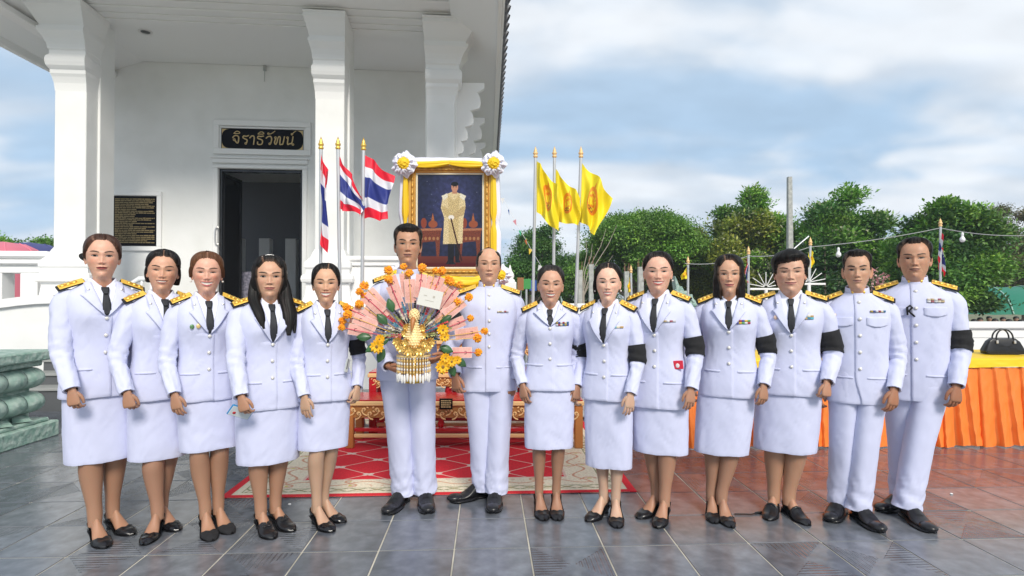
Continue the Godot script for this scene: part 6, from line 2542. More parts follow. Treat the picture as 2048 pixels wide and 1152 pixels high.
func build_trees() -> void:
	var broad := sprig(16, 0.17, 0.046, 0.30, 1)
	var small := sprig(20, 0.12, 0.030, 0.28, 2)
	var dark := [Color(0.065, 0.169, 0.047), Color(0.085, 0.202, 0.052), Color(0.052, 0.137, 0.044)]
	var mid := [Color(0.124, 0.273, 0.049), Color(0.156, 0.319, 0.058), Color(0.104, 0.234, 0.052)]
	var olive := [Color(0.195, 0.247, 0.047), Color(0.227, 0.280, 0.060), Color(0.156, 0.208, 0.049)]
	far_z = 27.0
	var X := func(px: float) -> float: return (px - 1024.0) / 1130.0 * far_z
	var Y := func(py: float) -> float: return 1.356 + (589.0 - py) / 1130.0 * far_z
	tree("feathery_tree", "thin-crowned dark tree showing sky through it, behind the first yellow flag pole", Vector3(X.call(1060), 0, -far_z), Y.call(432), crown(X.call(1006), X.call(1150), Y.call(585), Y.call(440), 24, 0.35, 0.75, 31), small, 60, dark, 0.12)
	tree("rain_tree", "big spreading light green tree with a domed top behind the yellow flags", Vector3(X.call(1265), 0, -far_z), Y.call(392), crown(X.call(1175), X.call(1385), Y.call(505), Y.call(398), 40, 0.5, 0.95, 32, 0.65) + crown(X.call(1120), X.call(1300), Y.call(570), Y.call(470), 12, 0.4, 0.7, 33), small, 110, mid, 0.2)
	far_z = 29.0
	tree("olive_tree", "rounded yellowish olive tree over the round-faced woman's head", Vector3(X.call(1372), 0, -far_z), Y.call(430), crown(X.call(1325), X.call(1430), Y.call(595), Y.call(440), 26, 0.5, 0.9, 34, 0.8), small, 110, olive, 0.16)
	far_z = 26.0
	tree("flowering_tree", "tall loose tree flecked with pale flowers, next to the utility pole", Vector3(X.call(1490), 0, -far_z), Y.call(368), crown(X.call(1410), X.call(1590), Y.call(590), Y.call(378), 58, 0.4, 0.75, 35, 0.8), broad, 62, mid + olive, 0.18, 0.16)
	far_z = 23.0
	tree("flowering_tree", "dense dark tree with cream blossom, on the other side of the utility pole", Vector3(X.call(1690), 0, -far_z), Y.call(362), crown(X.call(1592), X.call(1775), Y.call(600), Y.call(372), 52, 0.45, 0.8, 36, 0.8), broad, 80, dark + mid, 0.18, 0.10)
	far_z = 19.0
	tree("leafy_tree", "dense bright green tree behind the older man and the hanging flag", Vector3(X.call(1895), 0, -far_z), Y.call(372), crown(X.call(1812), X.call(1980), Y.call(570), Y.call(375), 50, 0.4, 0.7, 37, 0.75) + crown(X.call(1780), X.call(1955), Y.call(620), Y.call(540), 14, 0.35, 0.6, 40), broad, 78, mid + dark, 0.16, 0.0, 0.85)
	far_z = 30.0
	tree("brownish_tree", "brownish sparse tree at the far end beside the green tent", Vector3(X.call(2050), 0, -far_z), Y.call(404), crown(X.call(1975), X.call(2180), Y.call(600), Y.call(385), 44, 0.5, 0.9, 38), small, 80, [Color(0.13, 0.12, 0.055), Color(0.11, 0.125, 0.05)], 0.16)
	far_z = 34.0
	tree("distant_tree", "low distant tree filling the gap before the bright green tree", Vector3(X.call(1795), 0, -far_z), Y.call(447), crown(X.call(1745), X.call(1850), Y.call(600), Y.call(452), 24, 0.6, 1.0, 39), small, 90, mid, 0.16)
	far_z = 30.0
	tree("distant_tree", "dark tree mass behind the olive tree and the flowering tree", Vector3(X.call(1420), 0, -far_z - 3), Y.call(470), crown(X.call(1320), X.call(1610), Y.call(605), Y.call(440), 44, 0.7, 1.1, 43), small, 90, dark, 0.16)
	tree("distant_tree", "dark low tree behind the white starburst frames", Vector3(X.call(1700), 0, -far_z - 3), Y.call(500), crown(X.call(1580), X.call(1870), Y.call(612), Y.call(450), 44, 0.7, 1.1, 44), small, 90, dark, 0.16)
	tree("distant_tree", "dark low tree behind the bare concrete posts", Vector3(X.call(1180), 0, -far_z - 3), Y.call(510), crown(X.call(1000), X.call(1345), Y.call(612), Y.call(490), 34, 0.6, 1.0, 45), small, 70, dark, 0.16)
	far_z = 24.0
	tree("distant_tree", "small tree top showing over the pink tent", Vector3(X.call(5), 0, -far_z), Y.call(458), crown(X.call(-50), X.call(34), Y.call(520), Y.call(462), 12, 0.3, 0.5, 46), small, 50, mid, 0.1)
	tree("distant_tree", "small tree top showing beside the first column of the hall", Vector3(X.call(92), 0, -far_z), Y.call(466), crown(X.call(62), X.call(130), Y.call(520), Y.call(470), 10, 0.3, 0.5, 47), small, 50, mid, 0.1)
	# leafless branches in front of the big tree
	var o := thing("bare_tree", "pale leafless branches rising between the yellow flags and the big tree", "tree", Vector3(2.246, LOW, -18))
	var r := RandomNumberGenerator.new()
	r.seed = 9
	var bark := paint(0.34, 0.30, 0.25, 0.8)
	var g := Geo.new()
	g.tube(PackedVector3Array([Vector3(0, 0, 0), Vector3(0.05, 1.4, 0), Vector3(0.02, 2.6, 0)]), PackedFloat32Array([0.07, 0.055, 0.04]), 7)
	obj("trunk", g, bark, o)
	for e in [[0.35, 4.15], [0.75, 4.6], [1.15, 4.75], [0.95, 3.75], [0.15, 4.3]]:
		g = Geo.new()
		var s := Vector3(0.02, r.randf_range(2.2, 2.6), 0)
		var q := Vector3(e[0], e[1], r.randf_range(-0.3, 0.3))
		g.tube(PackedVector3Array([s, s.lerp(q, 0.35) + Vector3(-0.05, 0.12, 0), s.lerp(q, 0.7) + Vector3(0.04, 0.05, 0.05), q]), PackedFloat32Array([0.022, 0.016, 0.011, 0.005]), 6)
		obj("limb", g, bark, o)
	# young conifer with tiers of branches
	var c := Vector3(6.099, 2.243, -11.000)
	o = thing("young_conifer", "small tiered conifer standing behind the younger man", "tree", Vector3(c.x, LOW, c.z))
	var hgt := c.y - LOW
	g = Geo.new()
	g.tube(PackedVector3Array([Vector3(0, 0, 0), Vector3(0, hgt, 0)]), PackedFloat32Array([0.05, 0.008]), 7)
	obj("trunk", g, M.bark, o)
	g = Geo.new()
	var needle := Color(0.030, 0.085, 0.028)
	for t in 15:
		var y := hgt - 0.05 - t * 0.145
		var l := 0.10 + 0.62 * pow(t / 14.0, 0.8)
		var arms := 6 + (t % 2)
		for a in arms:
			var th := TAU * a / arms + t * 0.7
			var dir := Vector3(sin(th), 0.0, cos(th))
			var side := Vector3(cos(th), 0, -sin(th))
			var steps := int(l / 0.045) + 2
			for s in steps:
				var f := float(s) / steps
				var p := Vector3(0, y, 0) + dir * l * f + Vector3(0, 0.10 * sin(f * 2.4) * l, 0)
				g.col = needle * r.randf_range(0.7, 1.5)
				for sg in [-1.0, 1.0]:
					var tip: Vector3 = p + side * sg * (0.11 * (1.0 - f * 0.7)) + dir * 0.07 + Vector3(0, r.randf_range(0.0, 0.05), 0)
					g.face([p - dir * 0.022, tip, p + dir * 0.022 + Vector3(0, 0.012, 0)], Vector3.UP)
	struct(obj("foliage", g, M.leaf, o), "stuff")
	# pink flowering shrub
	var fl := Vector3(5.579, 1.501, -8.600)
	o = thing("flowering_shrub", "shrub with pink blossom between the two men in stand-up collars", "shrub", Vector3(fl.x, 0, fl.z))
	g = Geo.new()
	for k in 5:
		g.tube(PackedVector3Array([Vector3(r.randf_range(-0.04, 0.04), 0, 0), Vector3(r.randf_range(-0.14, 0.14), fl.y, r.randf_range(-0.1, 0.1))]), PackedFloat32Array([0.014, 0.006]), 5)
	obj("stem", g, M.bark, o)
	g = Geo.new()
	for k in 260:
		var d := Vector3(r.randfn(), r.randfn(), r.randfn()).normalized() * pow(r.randf(), 0.4)
		var p := Vector3(0, fl.y + 0.02, 0) + d * Vector3(0.2, 0.24, 0.16)
		var pink := r.randf() < 0.55
		g.col = Color(0.62, 0.20, 0.30).lerp(Color(0.7, 0.5, 0.5), r.randf()) if pink else Color(0.05, 0.11, 0.03)
		var s := 0.025
		var u := Vector3(r.randfn(), r.randfn(), r.randfn()).normalized() * s
		var w := Vector3(r.randfn(), r.randfn(), r.randfn()).normalized() * s
		g.face([p - u, p + w, p + u, p - w], Vector3.BACK)
	struct(obj("foliage", g, M.leaf, o), "stuff")


# ---------------------------------------------------------------- carpet, altar and portrait
func carpet_image() -> ImageTexture:
	var w := 840
	var h := 720
	var im := Image.create(w, h, false, Image.FORMAT_RGB8)
	var red := Color(0.70, 0.012, 0.028).linear_to_srgb()
	var cream := Color(0.82, 0.73, 0.56).linear_to_srgb()
	var tan := Color(0.60, 0.40, 0.24).linear_to_srgb()
	var rose := Color(0.66, 0.34, 0.22).linear_to_srgb()
	var green := Color(0.30, 0.30, 0.16).linear_to_srgb()
	var pale := Color(0.76, 0.50, 0.42).linear_to_srgb()
	var n := FastNoiseLite.new()
	n.seed = 4
	n.frequency = 0.02
	for j in h:
		for i in w:
			# 3.33 mm to a pixel; e is the distance in from the edge
			var e := minf(minf(i, w - 1 - i), minf(j, h - 1 - j))
			var c := red
			if e >= 14.0 and e < 112.0:
				c = cream
				var along := float(i) if minf(j, h - 1 - j) < minf(i, w - 1 - i) else float(j)
				if e < 18.0:
					c = Color(0.75, 0.68, 0.5).linear_to_srgb()
				elif e > 26.0 and e < 52.0:
					var z := absf(fposmod(along, 34.0) - 17.0) * 0.72
					var v := absf(e - 39.0)
					if absf(z - v) < 2.2 or absf(e - 27.5) < 1.4 or absf(e - 50.5) < 1.4:
						c = green
					elif z + v < 6.0:
						c = tan
				elif e > 56.0:
					var wv := 84.0 + 14.0 * sin(along * 0.055)
					if absf(e - wv) < 2.6:
						c = rose
					var k := Vector2(fposmod(along, 114.0) - 57.0, e - 84.0 + 14.0 * signf(sin(along * 0.055)))
					if absf(k.length() - 12.0) < 2.0 or k.length() < 5.0:
						c = rose if k.length() > 6.0 else Color(0.62, 0.52, 0.12).linear_to_srgb()
					elif k.length() < 11.0:
						c = Color(0.72, 0.56, 0.42).linear_to_srgb()
					if n.get_noise_2d(i * 2.6, j * 2.6) > 0.42:
						c = c.lerp(rose, 0.55)
			elif e >= 112.0 and e < 117.0:
				c = pale
			elif e >= 117.0:
				var u := (i - w * 0.5) / 132.0
				var v := (j - h * 0.5) / 132.0
				var a := fposmod(u + v, 1.0) - 0.5
				var b := fposmod(u - v, 1.0) - 0.5
				var d := minf(0.5 - absf(a), 0.5 - absf(b))
				if d < 0.022:
					c = pale
				var kx := absf(0.5 - absf(a))
				var ky := absf(0.5 - absf(b))
				var kr := Vector2(kx, ky).length()
				var ang := atan2(ky, kx)
				if kr < 0.135 * (0.55 + 0.45 * absf(cos(ang * 2.0))):
					c = Color(0.78, 0.60, 0.52).linear_to_srgb()
			c = c * (0.94 + 0.12 * n.get_noise_2d(i * 9.0, j * 9.0))
			im.set_pixel(i, j, c)
	return ImageTexture.create_from_image(im)


func oval(im: Image, cx: float, cy: float, rx: float, ry: float, c: Color) -> void:
	for j in range(maxi(0, int(cy - ry)), mini(im.get_height(), int(cy + ry) + 1)):
		for i in range(maxi(0, int(cx - rx)), mini(im.get_width(), int(cx + rx) + 1)):
			if pow((i - cx) / rx, 2) + pow((j - cy) / ry, 2) <= 1.0:
				im.set_pixel(i, j, c)


func shape_fill(im: Image, pts: PackedVector2Array, c: Color, jitter := 0.0) -> void:
	var lo := pts[0]
	var hi := pts[0]
	for p in pts:
		lo = lo.min(p)
		hi = hi.max(p)
	for j in range(maxi(0, int(lo.y)), mini(im.get_height(), int(hi.y) + 1)):
		for i in range(maxi(0, int(lo.x)), mini(im.get_width(), int(hi.x) + 1)):
			if Geometry2D.is_point_in_polygon(Vector2(i + 0.5, j + 0.5), pts):
				im.set_pixel(i, j, c * (1.0 + jitter * fine.get_noise_2d(i * 0.35, j * 0.22)))


func portrait_image() -> ImageTexture:
	# a formal standing figure in a pale gold robe between two side tables, on dark blue
	var w := 240
	var h := 322
	var im := Image.create(w, h, false, Image.FORMAT_RGB8)
	for j in h:
		for i in w:
			var t := float(j) / h
			var c := Color(0.10, 0.11, 0.20).lerp(Color(0.22, 0.23, 0.40), gauss((i - 130.0) / w, 0.35) * gauss(t - 0.35, 0.4))
			c = c * (1.0 + 0.25 * fine.get_noise_2d(i * 0.05, j * 0.05))
			if t > 0.88:
				c = Color(0.40, 0.17, 0.11).lerp(Color(0.28, 0.09, 0.07), (t - 0.88) / 0.12)
			if t > 0.955:
				c = Color(0.30, 0.05, 0.05)
			im.set_pixel(i, j, c)
	var P := func(a: Array) -> PackedVector2Array:
		var o := PackedVector2Array()
		for q in a:
			o.push_back(Vector2(q[0], q[1]))
		return o
	for s in [[0.0, 0], [150.0, 0]]:
		var x: float = s[0]
		shape_fill(im, P.call([[x, 192], [x + 88, 190], [x + 84, 215], [x + 80, 285], [x + 70, 286], [x + 66, 232], [x + 18, 236], [x + 12, 288], [x, 288]]), Color(0.42, 0.20, 0.12), 0.5)
		shape_fill(im, P.call([[x, 188], [x + 90, 186], [x + 90, 194], [x, 196]]), Color(0.62, 0.40, 0.28), 0.3)
		for k in 5:
			oval(im, x + 14 + k * 15, 222, 5, 6, Color(0.60, 0.42, 0.26))
		oval(im, x + 22, 168, 11, 18, Color(0.50, 0.22, 0.13))
		oval(im, x + 56, 172, 17, 13, Color(0.55, 0.28, 0.16))
		shape_fill(im, P.call([[x + 50, 160], [x + 56, 132], [x + 62, 160]]), Color(0.60, 0.34, 0.18), 0.3)
	# legs, robe, arms, head
	shape_fill(im, P.call([[112, 240], [136, 240], [134, 304], [142, 312], [104, 312], [112, 300]]), Color(0.07, 0.06, 0.08))
	shape_fill(im, P.call([[138, 236], [158, 236], [154, 296], [160, 306], [140, 306]]), Color(0.08, 0.07, 0.09))
	shape_fill(im, P.call([[112, 66], [126, 60], [142, 60], [158, 66], [174, 78], [178, 112], [170, 150], [166, 240], [94, 242], [98, 150], [86, 116], [92, 80]]), Color(0.78, 0.71, 0.54), 0.4)
	shape_fill(im, P.call([[112, 70], [134, 92], [156, 70], [150, 240], [116, 240]]), Color(0.72, 0.64, 0.45), 0.5)
	shape_fill(im, P.call([[88, 74], [110, 64], [112, 78], [96, 90]]), Color(0.82, 0.80, 0.72), 0.2)
	shape_fill(im, P.call([[180, 74], [158, 64], [156, 78], [172, 90]]), Color(0.82, 0.80, 0.72), 0.2)
	shape_fill(im, P.call([[88, 110], [104, 112], [128, 140], [122, 154], [98, 138]]), Color(0.70, 0.62, 0.43), 0.4)
	shape_fill(im, P.call([[178, 110], [164, 112], [128, 142], [134, 156], [172, 138]]), Color(0.69, 0.60, 0.42), 0.4)
	oval(im, 124, 148, 11, 8, Color(0.86, 0.84, 0.80))
	shape_fill(im, P.call([[121, 152], [126, 152], [166, 300], [161, 302]]), Color(0.20, 0.09, 0.05))
	shape_fill(im, P.call([[128, 52], [146, 52], [146, 66], [128, 66]]), Color(0.66, 0.47, 0.37))
	oval(im, 137, 43, 13, 16, Color(0.70, 0.50, 0.40))
	oval(im, 137, 32, 13.5, 8, Color(0.07, 0.06, 0.06))
	oval(im, 132, 42, 2, 1.2, Color(0.15, 0.1, 0.09))
	oval(im, 142, 42, 2, 1.2, Color(0.15, 0.1, 0.09))
	for k in 24:
		var q := Vector2(rng.randf_range(5, 235), rng.randf_range(5, 160))
		if absf(q.x - 135) > 45:
			oval(im, q.x, q.y, rng.randf_range(0.6, 2.2), rng.randf_range(0.5, 1.2), Color(0.45, 0.48, 0.55))
	return ImageTexture.create_from_image(im)


func scroll(g: Geo, o: Vector3, s: float, flip: float) -> void:
	var p := PackedVector3Array()
	var r := PackedFloat32Array()
	for k in 18:
		var t := k / 17.0
		var a := t * 5.2
		var d := 1.0 - t * 0.78
		p.push_back(o + Vector3(flip * (sin(a) * d * 0.5 - 0.25 + 0.5 * (1.0 - d)), -cos(a) * d * 0.5, 0.004 * sin(a * 2.0)) * s)
		r.push_back(s * (0.085 - 0.03 * t))
	g.tube(p, r, 6)
	for k in 3:
		g.ball(o + Vector3(flip * (-0.35 + 0.3 * k), 0.34 - 0.18 * k, 0.0) * s, Vector3(0.16, 0.09, 0.07) * s, 7, 5, Basis(Vector3.BACK, flip * (0.6 - 0.5 * k)))


func altar_table(called: String, label: String, x0: float, x1: float, z0: float, z1: float, h: float, legs: Material, ap: float) -> Node3D:
	var o := thing(called, label, "altar table", Vector3((x0 + x1) / 2, 0, (z0 + z1) / 2), 0.0, "tiers of red and gold altar tables")
	var hx := (x1 - x0) / 2
	var hz := absf(z1 - z0) / 2
	var g := Geo.new()
	g.block(Vector3(-hx, h - 0.012, -hz), Vector3(hx, h, hz), 0.004)
	obj("table_top", g, M.red_lacquer, o)
	g = Geo.new()
	g.block(Vector3(-hx - 0.01, h - 0.052, hz - 0.02), Vector3(hx + 0.01, h - 0.013, hz + 0.012), 0.006)
	g.block(Vector3(-hx - 0.01, h - 0.052, -hz), Vector3(-hx + 0.02, h - 0.013, hz - 0.022), 0.006)
	g.block(Vector3(hx - 0.02, h - 0.052, -hz), Vector3(hx + 0.01, h - 0.013, hz - 0.022), 0.006)
	obj("gold_edge", g, M.carved_gold, o)
	g = Geo.new()
	g.block(Vector3(-hx + 0.04, h - 0.054 - ap, hz - 0.022), Vector3(hx - 0.04, h - 0.054, hz - 0.012), 0.002)
	obj("apron", g, paint(0.45, 0.20, 0.06, 0.5, 0.2), o)
	var n := int((x1 - x0) / (ap * 0.52))
	for k in n:
		g = Geo.new()
		scroll(g, Vector3(lerpf(-hx + ap * 0.6, hx - ap * 0.6, float(k) / (n - 1)), h - 0.06 - ap * (0.5 + 0.16 * (1.0 if k % 2 else -1.0)), hz - 0.002 + 0.004 * (k % 2)), ap * 0.78, 1.0 if (k % 4) < 2 else -1.0)
		obj("scroll_carving", g, M.carved_gold, o)
	for sx in [-1.0, 1.0]:
		for sz in [-1.0, 1.0]:
			g = Geo.new()
			g.block(Vector3(sx * (hx - 0.035) - 0.035, 0.008, sz * (hz - 0.035) - 0.035), Vector3(sx * (hx - 0.035) + 0.035, h - 0.054, sz * (hz - 0.035) + 0.035), 0.008)
			obj("leg", g, legs, o)
	for y in [0.12, 0.17]:
		g = Geo.new()
		g.block(Vector3(-hx + 0.075, y - 0.018, hz - 0.055 + (0.012 if y < 0.15 else 0.0)), Vector3(hx - 0.075, y + 0.012, hz - 0.02 + (0.012 if y < 0.15 else 0.0)), 0.004)
		obj("rail", g, M.carved_gold if y < 0.15 else M.red_lacquer, o)
	for sx in [-0.6, -0.2, 0.2, 0.6]:
		g = Geo.new()
		g.lathe(at3(sx * hx, 0.185, hz - 0.06), [Vector2(0.02, 0.0), Vector2(0.035, 0.03), Vector2(0.02, 0.06), Vector2(0.042, (h - 0.25) * 0.5 + 0.03), Vector2(0.022, h - 0.30), Vector2(0.03, h - 0.26), Vector2(0.02, h - 0.24)], 10)
		obj("baluster", g, M.red_lacquer, o)
	return o


func rosette(parent: Node3D, at: Vector3, r: float) -> void:
	var g := Geo.new()
	var p := PackedVector3Array()
	for ring in 3:
		p.clear()
		for j in 7:
			var t := j / 6.0
			for i in 72:
				var a := TAU * i / 72
				var w := sin(a * (9 + ring * 2) + ring * 2.0)
				var rr := r * (0.30 + (0.74 - ring * 0.14) * t) * (1.0 + 0.08 * w * t + 0.06 * sin(a * 5.0 + ring))
				p.push_back(at + Vector3(sin(a) * rr, cos(a) * rr, 0.012 + ring * 0.022 + 0.035 * sin(t * 2.6) + 0.024 * w * t * cos(a * 3.0 + ring)))
		g.grid(p, 72, true, Vector3.BACK)
	var ro := obj("rosette", g, M.satin_white, parent)
	g = Geo.new()
	var q := RandomNumberGenerator.new()
	q.seed = 5
	for k in 46:
		var a := k * 2.4
		var d := r * 0.46 * sqrt(k / 46.0)
		g.ball(at + Vector3(sin(a) * d, cos(a) * d, 0.075 + 0.028 * (1.0 - k / 46.0) + q.randf_range(-0.006, 0.006)), Vector3(0.018, 0.016, 0.016) * r / 0.118, 6, 5, Basis(Vector3.BACK, q.randf() * 3.0))
	obj("rosette_centre", g, M.satin_yellow, ro)


func drape(g: Geo, a: Vector3, b: Vector3, sag: float, r: float, seed_now: float, pinch := -1.0) -> void:
	# a gathered length of cloth between two points
	var p := PackedVector3Array()
	var n := 26
	for j in n:
		var t := j / (n - 1.0)
		var c := a.lerp(b, t) + Vector3(0, -sag * 4.0 * t * (1.0 - t), 0)
		var d := (b - a).normalized()
		var side := Vector3.BACK
		var up := side.cross(d).normalized()
		var rr := r * (0.62 + 0.38 * sin(t * PI))
		if pinch >= 0.0:
			rr *= 1.0 - 0.55 * gauss(t - pinch, 0.06)
		for i in 28:
			var q := TAU * i / 28
			var f := 1.0 + 0.16 * sin(q * 5.0 + seed_now + t * 2.0) + 0.08 * sin(q * 9.0 - t * 5.0)
			p.push_back(c + (up * cos(q) + side * sin(q) * 0.62) * rr * f)
	g.grid(p, 28, true)


func build_altar() -> void:
	var c := thing("carpet", "red carpet with a cream patterned border and diagonal lattice", "carpet", Vector3(-0.595, 0.0, -5.02), 2.53)
	var g := Geo.new()
	g.block(Vector3(-1.40, 0.002, -1.2), Vector3(1.40, 0.010, 1.2), 0.003)
	var cm := StandardMaterial3D.new()
	cm.albedo_texture = carpet_image()
	cm.roughness = 0.95
	var slab := obj("pile", g, cm, c)
	slab.material_override = cm
	altar_table("altar_table", "lowest and widest red and gold altar table with orange legs, nearest the carpet edge", -1.46, 0.62, -4.95, -5.34, 0.435, M.orange_wood, 0.105)
	altar_table("altar_table", "middle tier of the red and gold altar tables, behind the man with the arrangement", -1.36, 0.52, -5.37, -5.74, 0.62, M.red_lacquer, 0.085)
	altar_table("altar_table", "top tier of the red and gold altar tables, under the portrait", -1.27, 0.42, -5.77, -6.22, 0.90, M.red_lacquer, 0.10)
	# small black notice hung on the lowest table
	var s := thing("notice_board", "small black notice with gold writing on the lowest altar table", "sign", Vector3(-0.571, 0.409, -4.900))
	g = Geo.new()
	g.box(Transform3D.IDENTITY, Vector3(0.115, 0.095, 0.008), 0.003)
	obj("board", g, M.granite, s)
	g = Geo.new()
	for k in 4:
		var x := -0.042
		while x < 0.040:
			var w := rng.randf_range(0.006, 0.016)
			g.block(Vector3(x, 0.024 - k * 0.018, 0.0042), Vector3(minf(x + w, 0.044), 0.033 - k * 0.018, 0.0052))
			x += w + 0.004
	struct(obj("lettering", g, M.gilt, s), "stuff")
	# portrait in a gilt frame on a draped stand
	var px := -0.650
	var st := thing("portrait_stand", "white cloth-covered stand carrying the framed portrait", "stand", Vector3(px, 0.90, -6.0))
	g = Geo.new()
	var p := PackedVector3Array()
	for j in 6:
		var y := 0.64 * j / 5.0
		for i in 60:
			var a := TAU * i / 60
			var k := 1.0 + 0.04 * sin(a * 14.0) * (1.0 - j / 6.0)
			p.push_back(Vector3(signf(sin(a)) * pow(absf(sin(a)), 0.3) * 0.42 * k, 0.001 + y, signf(cos(a)) * pow(absf(cos(a)), 0.3) * 0.15 * k))
	g.grid(p, 60, true)
	obj("cloth", g, M.satin_white, st)
	var fr := thing("framed_portrait", "gilt-framed portrait of a standing figure in a gold robe, decked with yellow and white cloth", "picture", Vector3(px, 1.545, -5.92))
	var W := 0.872
	var Hh := 1.165
	g = Geo.new()
	for q in [[0.0, 0.035, 0.03], [0.035, 0.06, 0.045], [0.06, 0.078, 0.028]]:
		for e in [[-W / 2 + q[0], -W / 2 + q[1], q[0], Hh - q[0]], [W / 2 - q[1], W / 2 - q[0], q[0], Hh - q[0]]]:
			g.block(Vector3(e[0], e[2], 0), Vector3(e[1], e[3], q[2]), 0.006)
		for e in [[q[0], q[1]], [Hh - q[1], Hh - q[0]]]:
			g.block(Vector3(-W / 2 + q[1] + 0.0005, e[0], 0.0005), Vector3(W / 2 - q[1] - 0.0005, e[1], q[2] - 0.0006), 0.006)
	obj("frame", g, paint(0.72, 0.42, 0.10, 0.42, 0.55), fr)
	g = Geo.new()
	for x in [-1.0, 1.0]:
		for k in 15:
			g.ball(Vector3(x * (W / 2 - 0.047), 0.08 + k * 0.072, 0.044), Vector3(0.013, 0.028, 0.010), 7, 5)
	for y in [0.047, Hh - 0.047]:
		for k in 11:
			g.ball(Vector3(-0.36 + k * 0.072, y, 0.044), Vector3(0.028, 0.013, 0.010), 7, 5)
	struct(obj("frame_carving", g, paint(0.62, 0.34, 0.07, 0.5, 0.5), fr), "stuff")
	g = Geo.new()
	for e in [[-W / 2 + 0.079, -W / 2 + 0.098, 0.079, Hh - 0.079], [W / 2 - 0.098, W / 2 - 0.079, 0.079, Hh - 0.079]]:
		g.block(Vector3(e[0], e[2], 0.002), Vector3(e[1], e[3], 0.018), 0.003)
	for e in [[0.079, 0.098], [Hh - 0.098, Hh - 0.079]]:
		g.block(Vector3(-W / 2 + 0.0985, e[0], 0.002), Vector3(W / 2 - 0.0985, e[1], 0.0175), 0.003)
	obj("slip", g, paint(0.72, 0.66, 0.5, 0.5), fr)
	g = Geo.new()
	g.block(Vector3(-W / 2 + 0.01, 0.01, -0.012), Vector3(W / 2 - 0.01, Hh - 0.01, -0.001))
	obj("backboard", g, M.dark_wall, fr)
	g = Geo.new()
	g.face([Vector3(-W / 2 + 0.0975, 0.0975, 0.006), Vector3(W / 2 - 0.0975, 0.0975, 0.006), Vector3(W / 2 - 0.0975, Hh - 0.0975, 0.006), Vector3(-W / 2 + 0.0975, Hh - 0.0975, 0.006)], Vector3.BACK, [Vector2(0, 1), Vector2(1, 1), Vector2(1, 0), Vector2(0, 0)])
	var pm := StandardMaterial3D.new()
	pm.albedo_texture = portrait_image()
	pm.roughness = 0.22
	obj("picture", g, pm, fr)
	# cloth along the top, down the sides and under the frame
	for x in [-1.0, 1.0]:
		g = Geo.new()
		drape(g, Vector3(x * 0.40, Hh + 0.035, 0.06), Vector3(0.0, Hh + 0.035, 0.06), 0.012, 0.042, 1.0 + x)
		obj("white_drape", g, M.satin_white, fr)
		g = Geo.new()
		drape(g, Vector3(x * 0.42, Hh - 0.005, 0.085), Vector3(0.0, Hh + 0.012, 0.085), 0.012, 0.034, 2.0 + x)
		obj("yellow_drape", g, M.satin_yellow, fr)
		g = Geo.new()
		drape(g, Vector3(x * (W / 2 + 0.05), Hh - 0.05, 0.02), Vector3(x * (W / 2 + 0.06), 0.02, 0.02), 0.0, 0.044, 3.0 + x, 0.52)
		obj("white_drape", g, M.satin_white, fr)
		g = Geo.new()
		drape(g, Vector3(x * (W / 2 + 0.022), Hh - 0.05, 0.055), Vector3(x * (W / 2 + 0.026), 0.05, 0.055), 0.0, 0.032, 4.0 + x, 0.52)
		obj("yellow_drape", g, M.satin_yellow, fr)
		g = Geo.new()
		drape(g, Vector3(x * 0.42, -0.01, 0.10), Vector3(0.0, -0.03, 0.12), 0.05, 0.06, 5.0 + x)
		obj("yellow_drape", g, M.satin_yellow, fr)
		rosette(fr, Vector3(x * (W / 2 + 0.025), Hh - 0.01, 0.07), 0.122)
		rosette(fr, Vector3(x * (W / 2 + 0.10), 0.01, 0.07), 0.10)


# ---------------------------------------------------------------- flags
func flag_material(kind: String) -> StandardMaterial3D:
	var w := 96
	var h := 96
	var im := Image.create(w, h, false, Image.FORMAT_RGB8)
	for j in h:
		for i in w:
			var v := float(j) / h
			var c := Color(0.80, 0.012, 0.04)
			if kind == "stripes":
				if v > 1.0 / 6 and v < 5.0 / 6:
					c = Color(0.78, 0.79, 0.84)
				if v > 2.0 / 6 and v < 4.0 / 6:
					c = Color(0.025, 0.04, 0.24)
			else:
				c = Color(0.88, 0.72, 0.02)
				var x := (i - 48.0) / 48.0
				var y := (j - 46.0) / 48.0
				var r := Vector2(x / 0.44, y / 0.56).length()
				var a := atan2(y, x)
				if absf(r - 0.80) < 0.14 or absf(r - 0.40 - 0.10 * sin(a * 4.0)) < 0.09:
					c = Color(0.80, 0.26, 0.015)
				if r < 0.95 and y < -0.05 and absf(fposmod(a * 5.0 + r * 3.0, 2.0) - 1.0) < 0.32:
					c = Color(0.80, 0.28, 0.02)
				if y < -0.36 and absf(x) < 0.10 + (y + 0.36) * 0.25:
					c = Color(0.80, 0.28, 0.02)
				if y > 0.22 and y < 0.42 and (absf(Vector2(x + 0.10, y - 0.32).length() - 0.07) < 0.022 or absf(Vector2(x - 0.08, y - 0.31).length() - 0.075) < 0.022):
					c = Color(0.25, 0.08, 0.03)
			im.set_pixel(i, j, c.linear_to_srgb())
	var m := StandardMaterial3D.new()
	m.albedo_texture = ImageTexture.create_from_image(im)
	m.roughness = 0.6
	m.texture_repeat = false
	m.backlight_enabled = true
	m.backlight = Color(0.45, 0.45, 0.45)
	return m


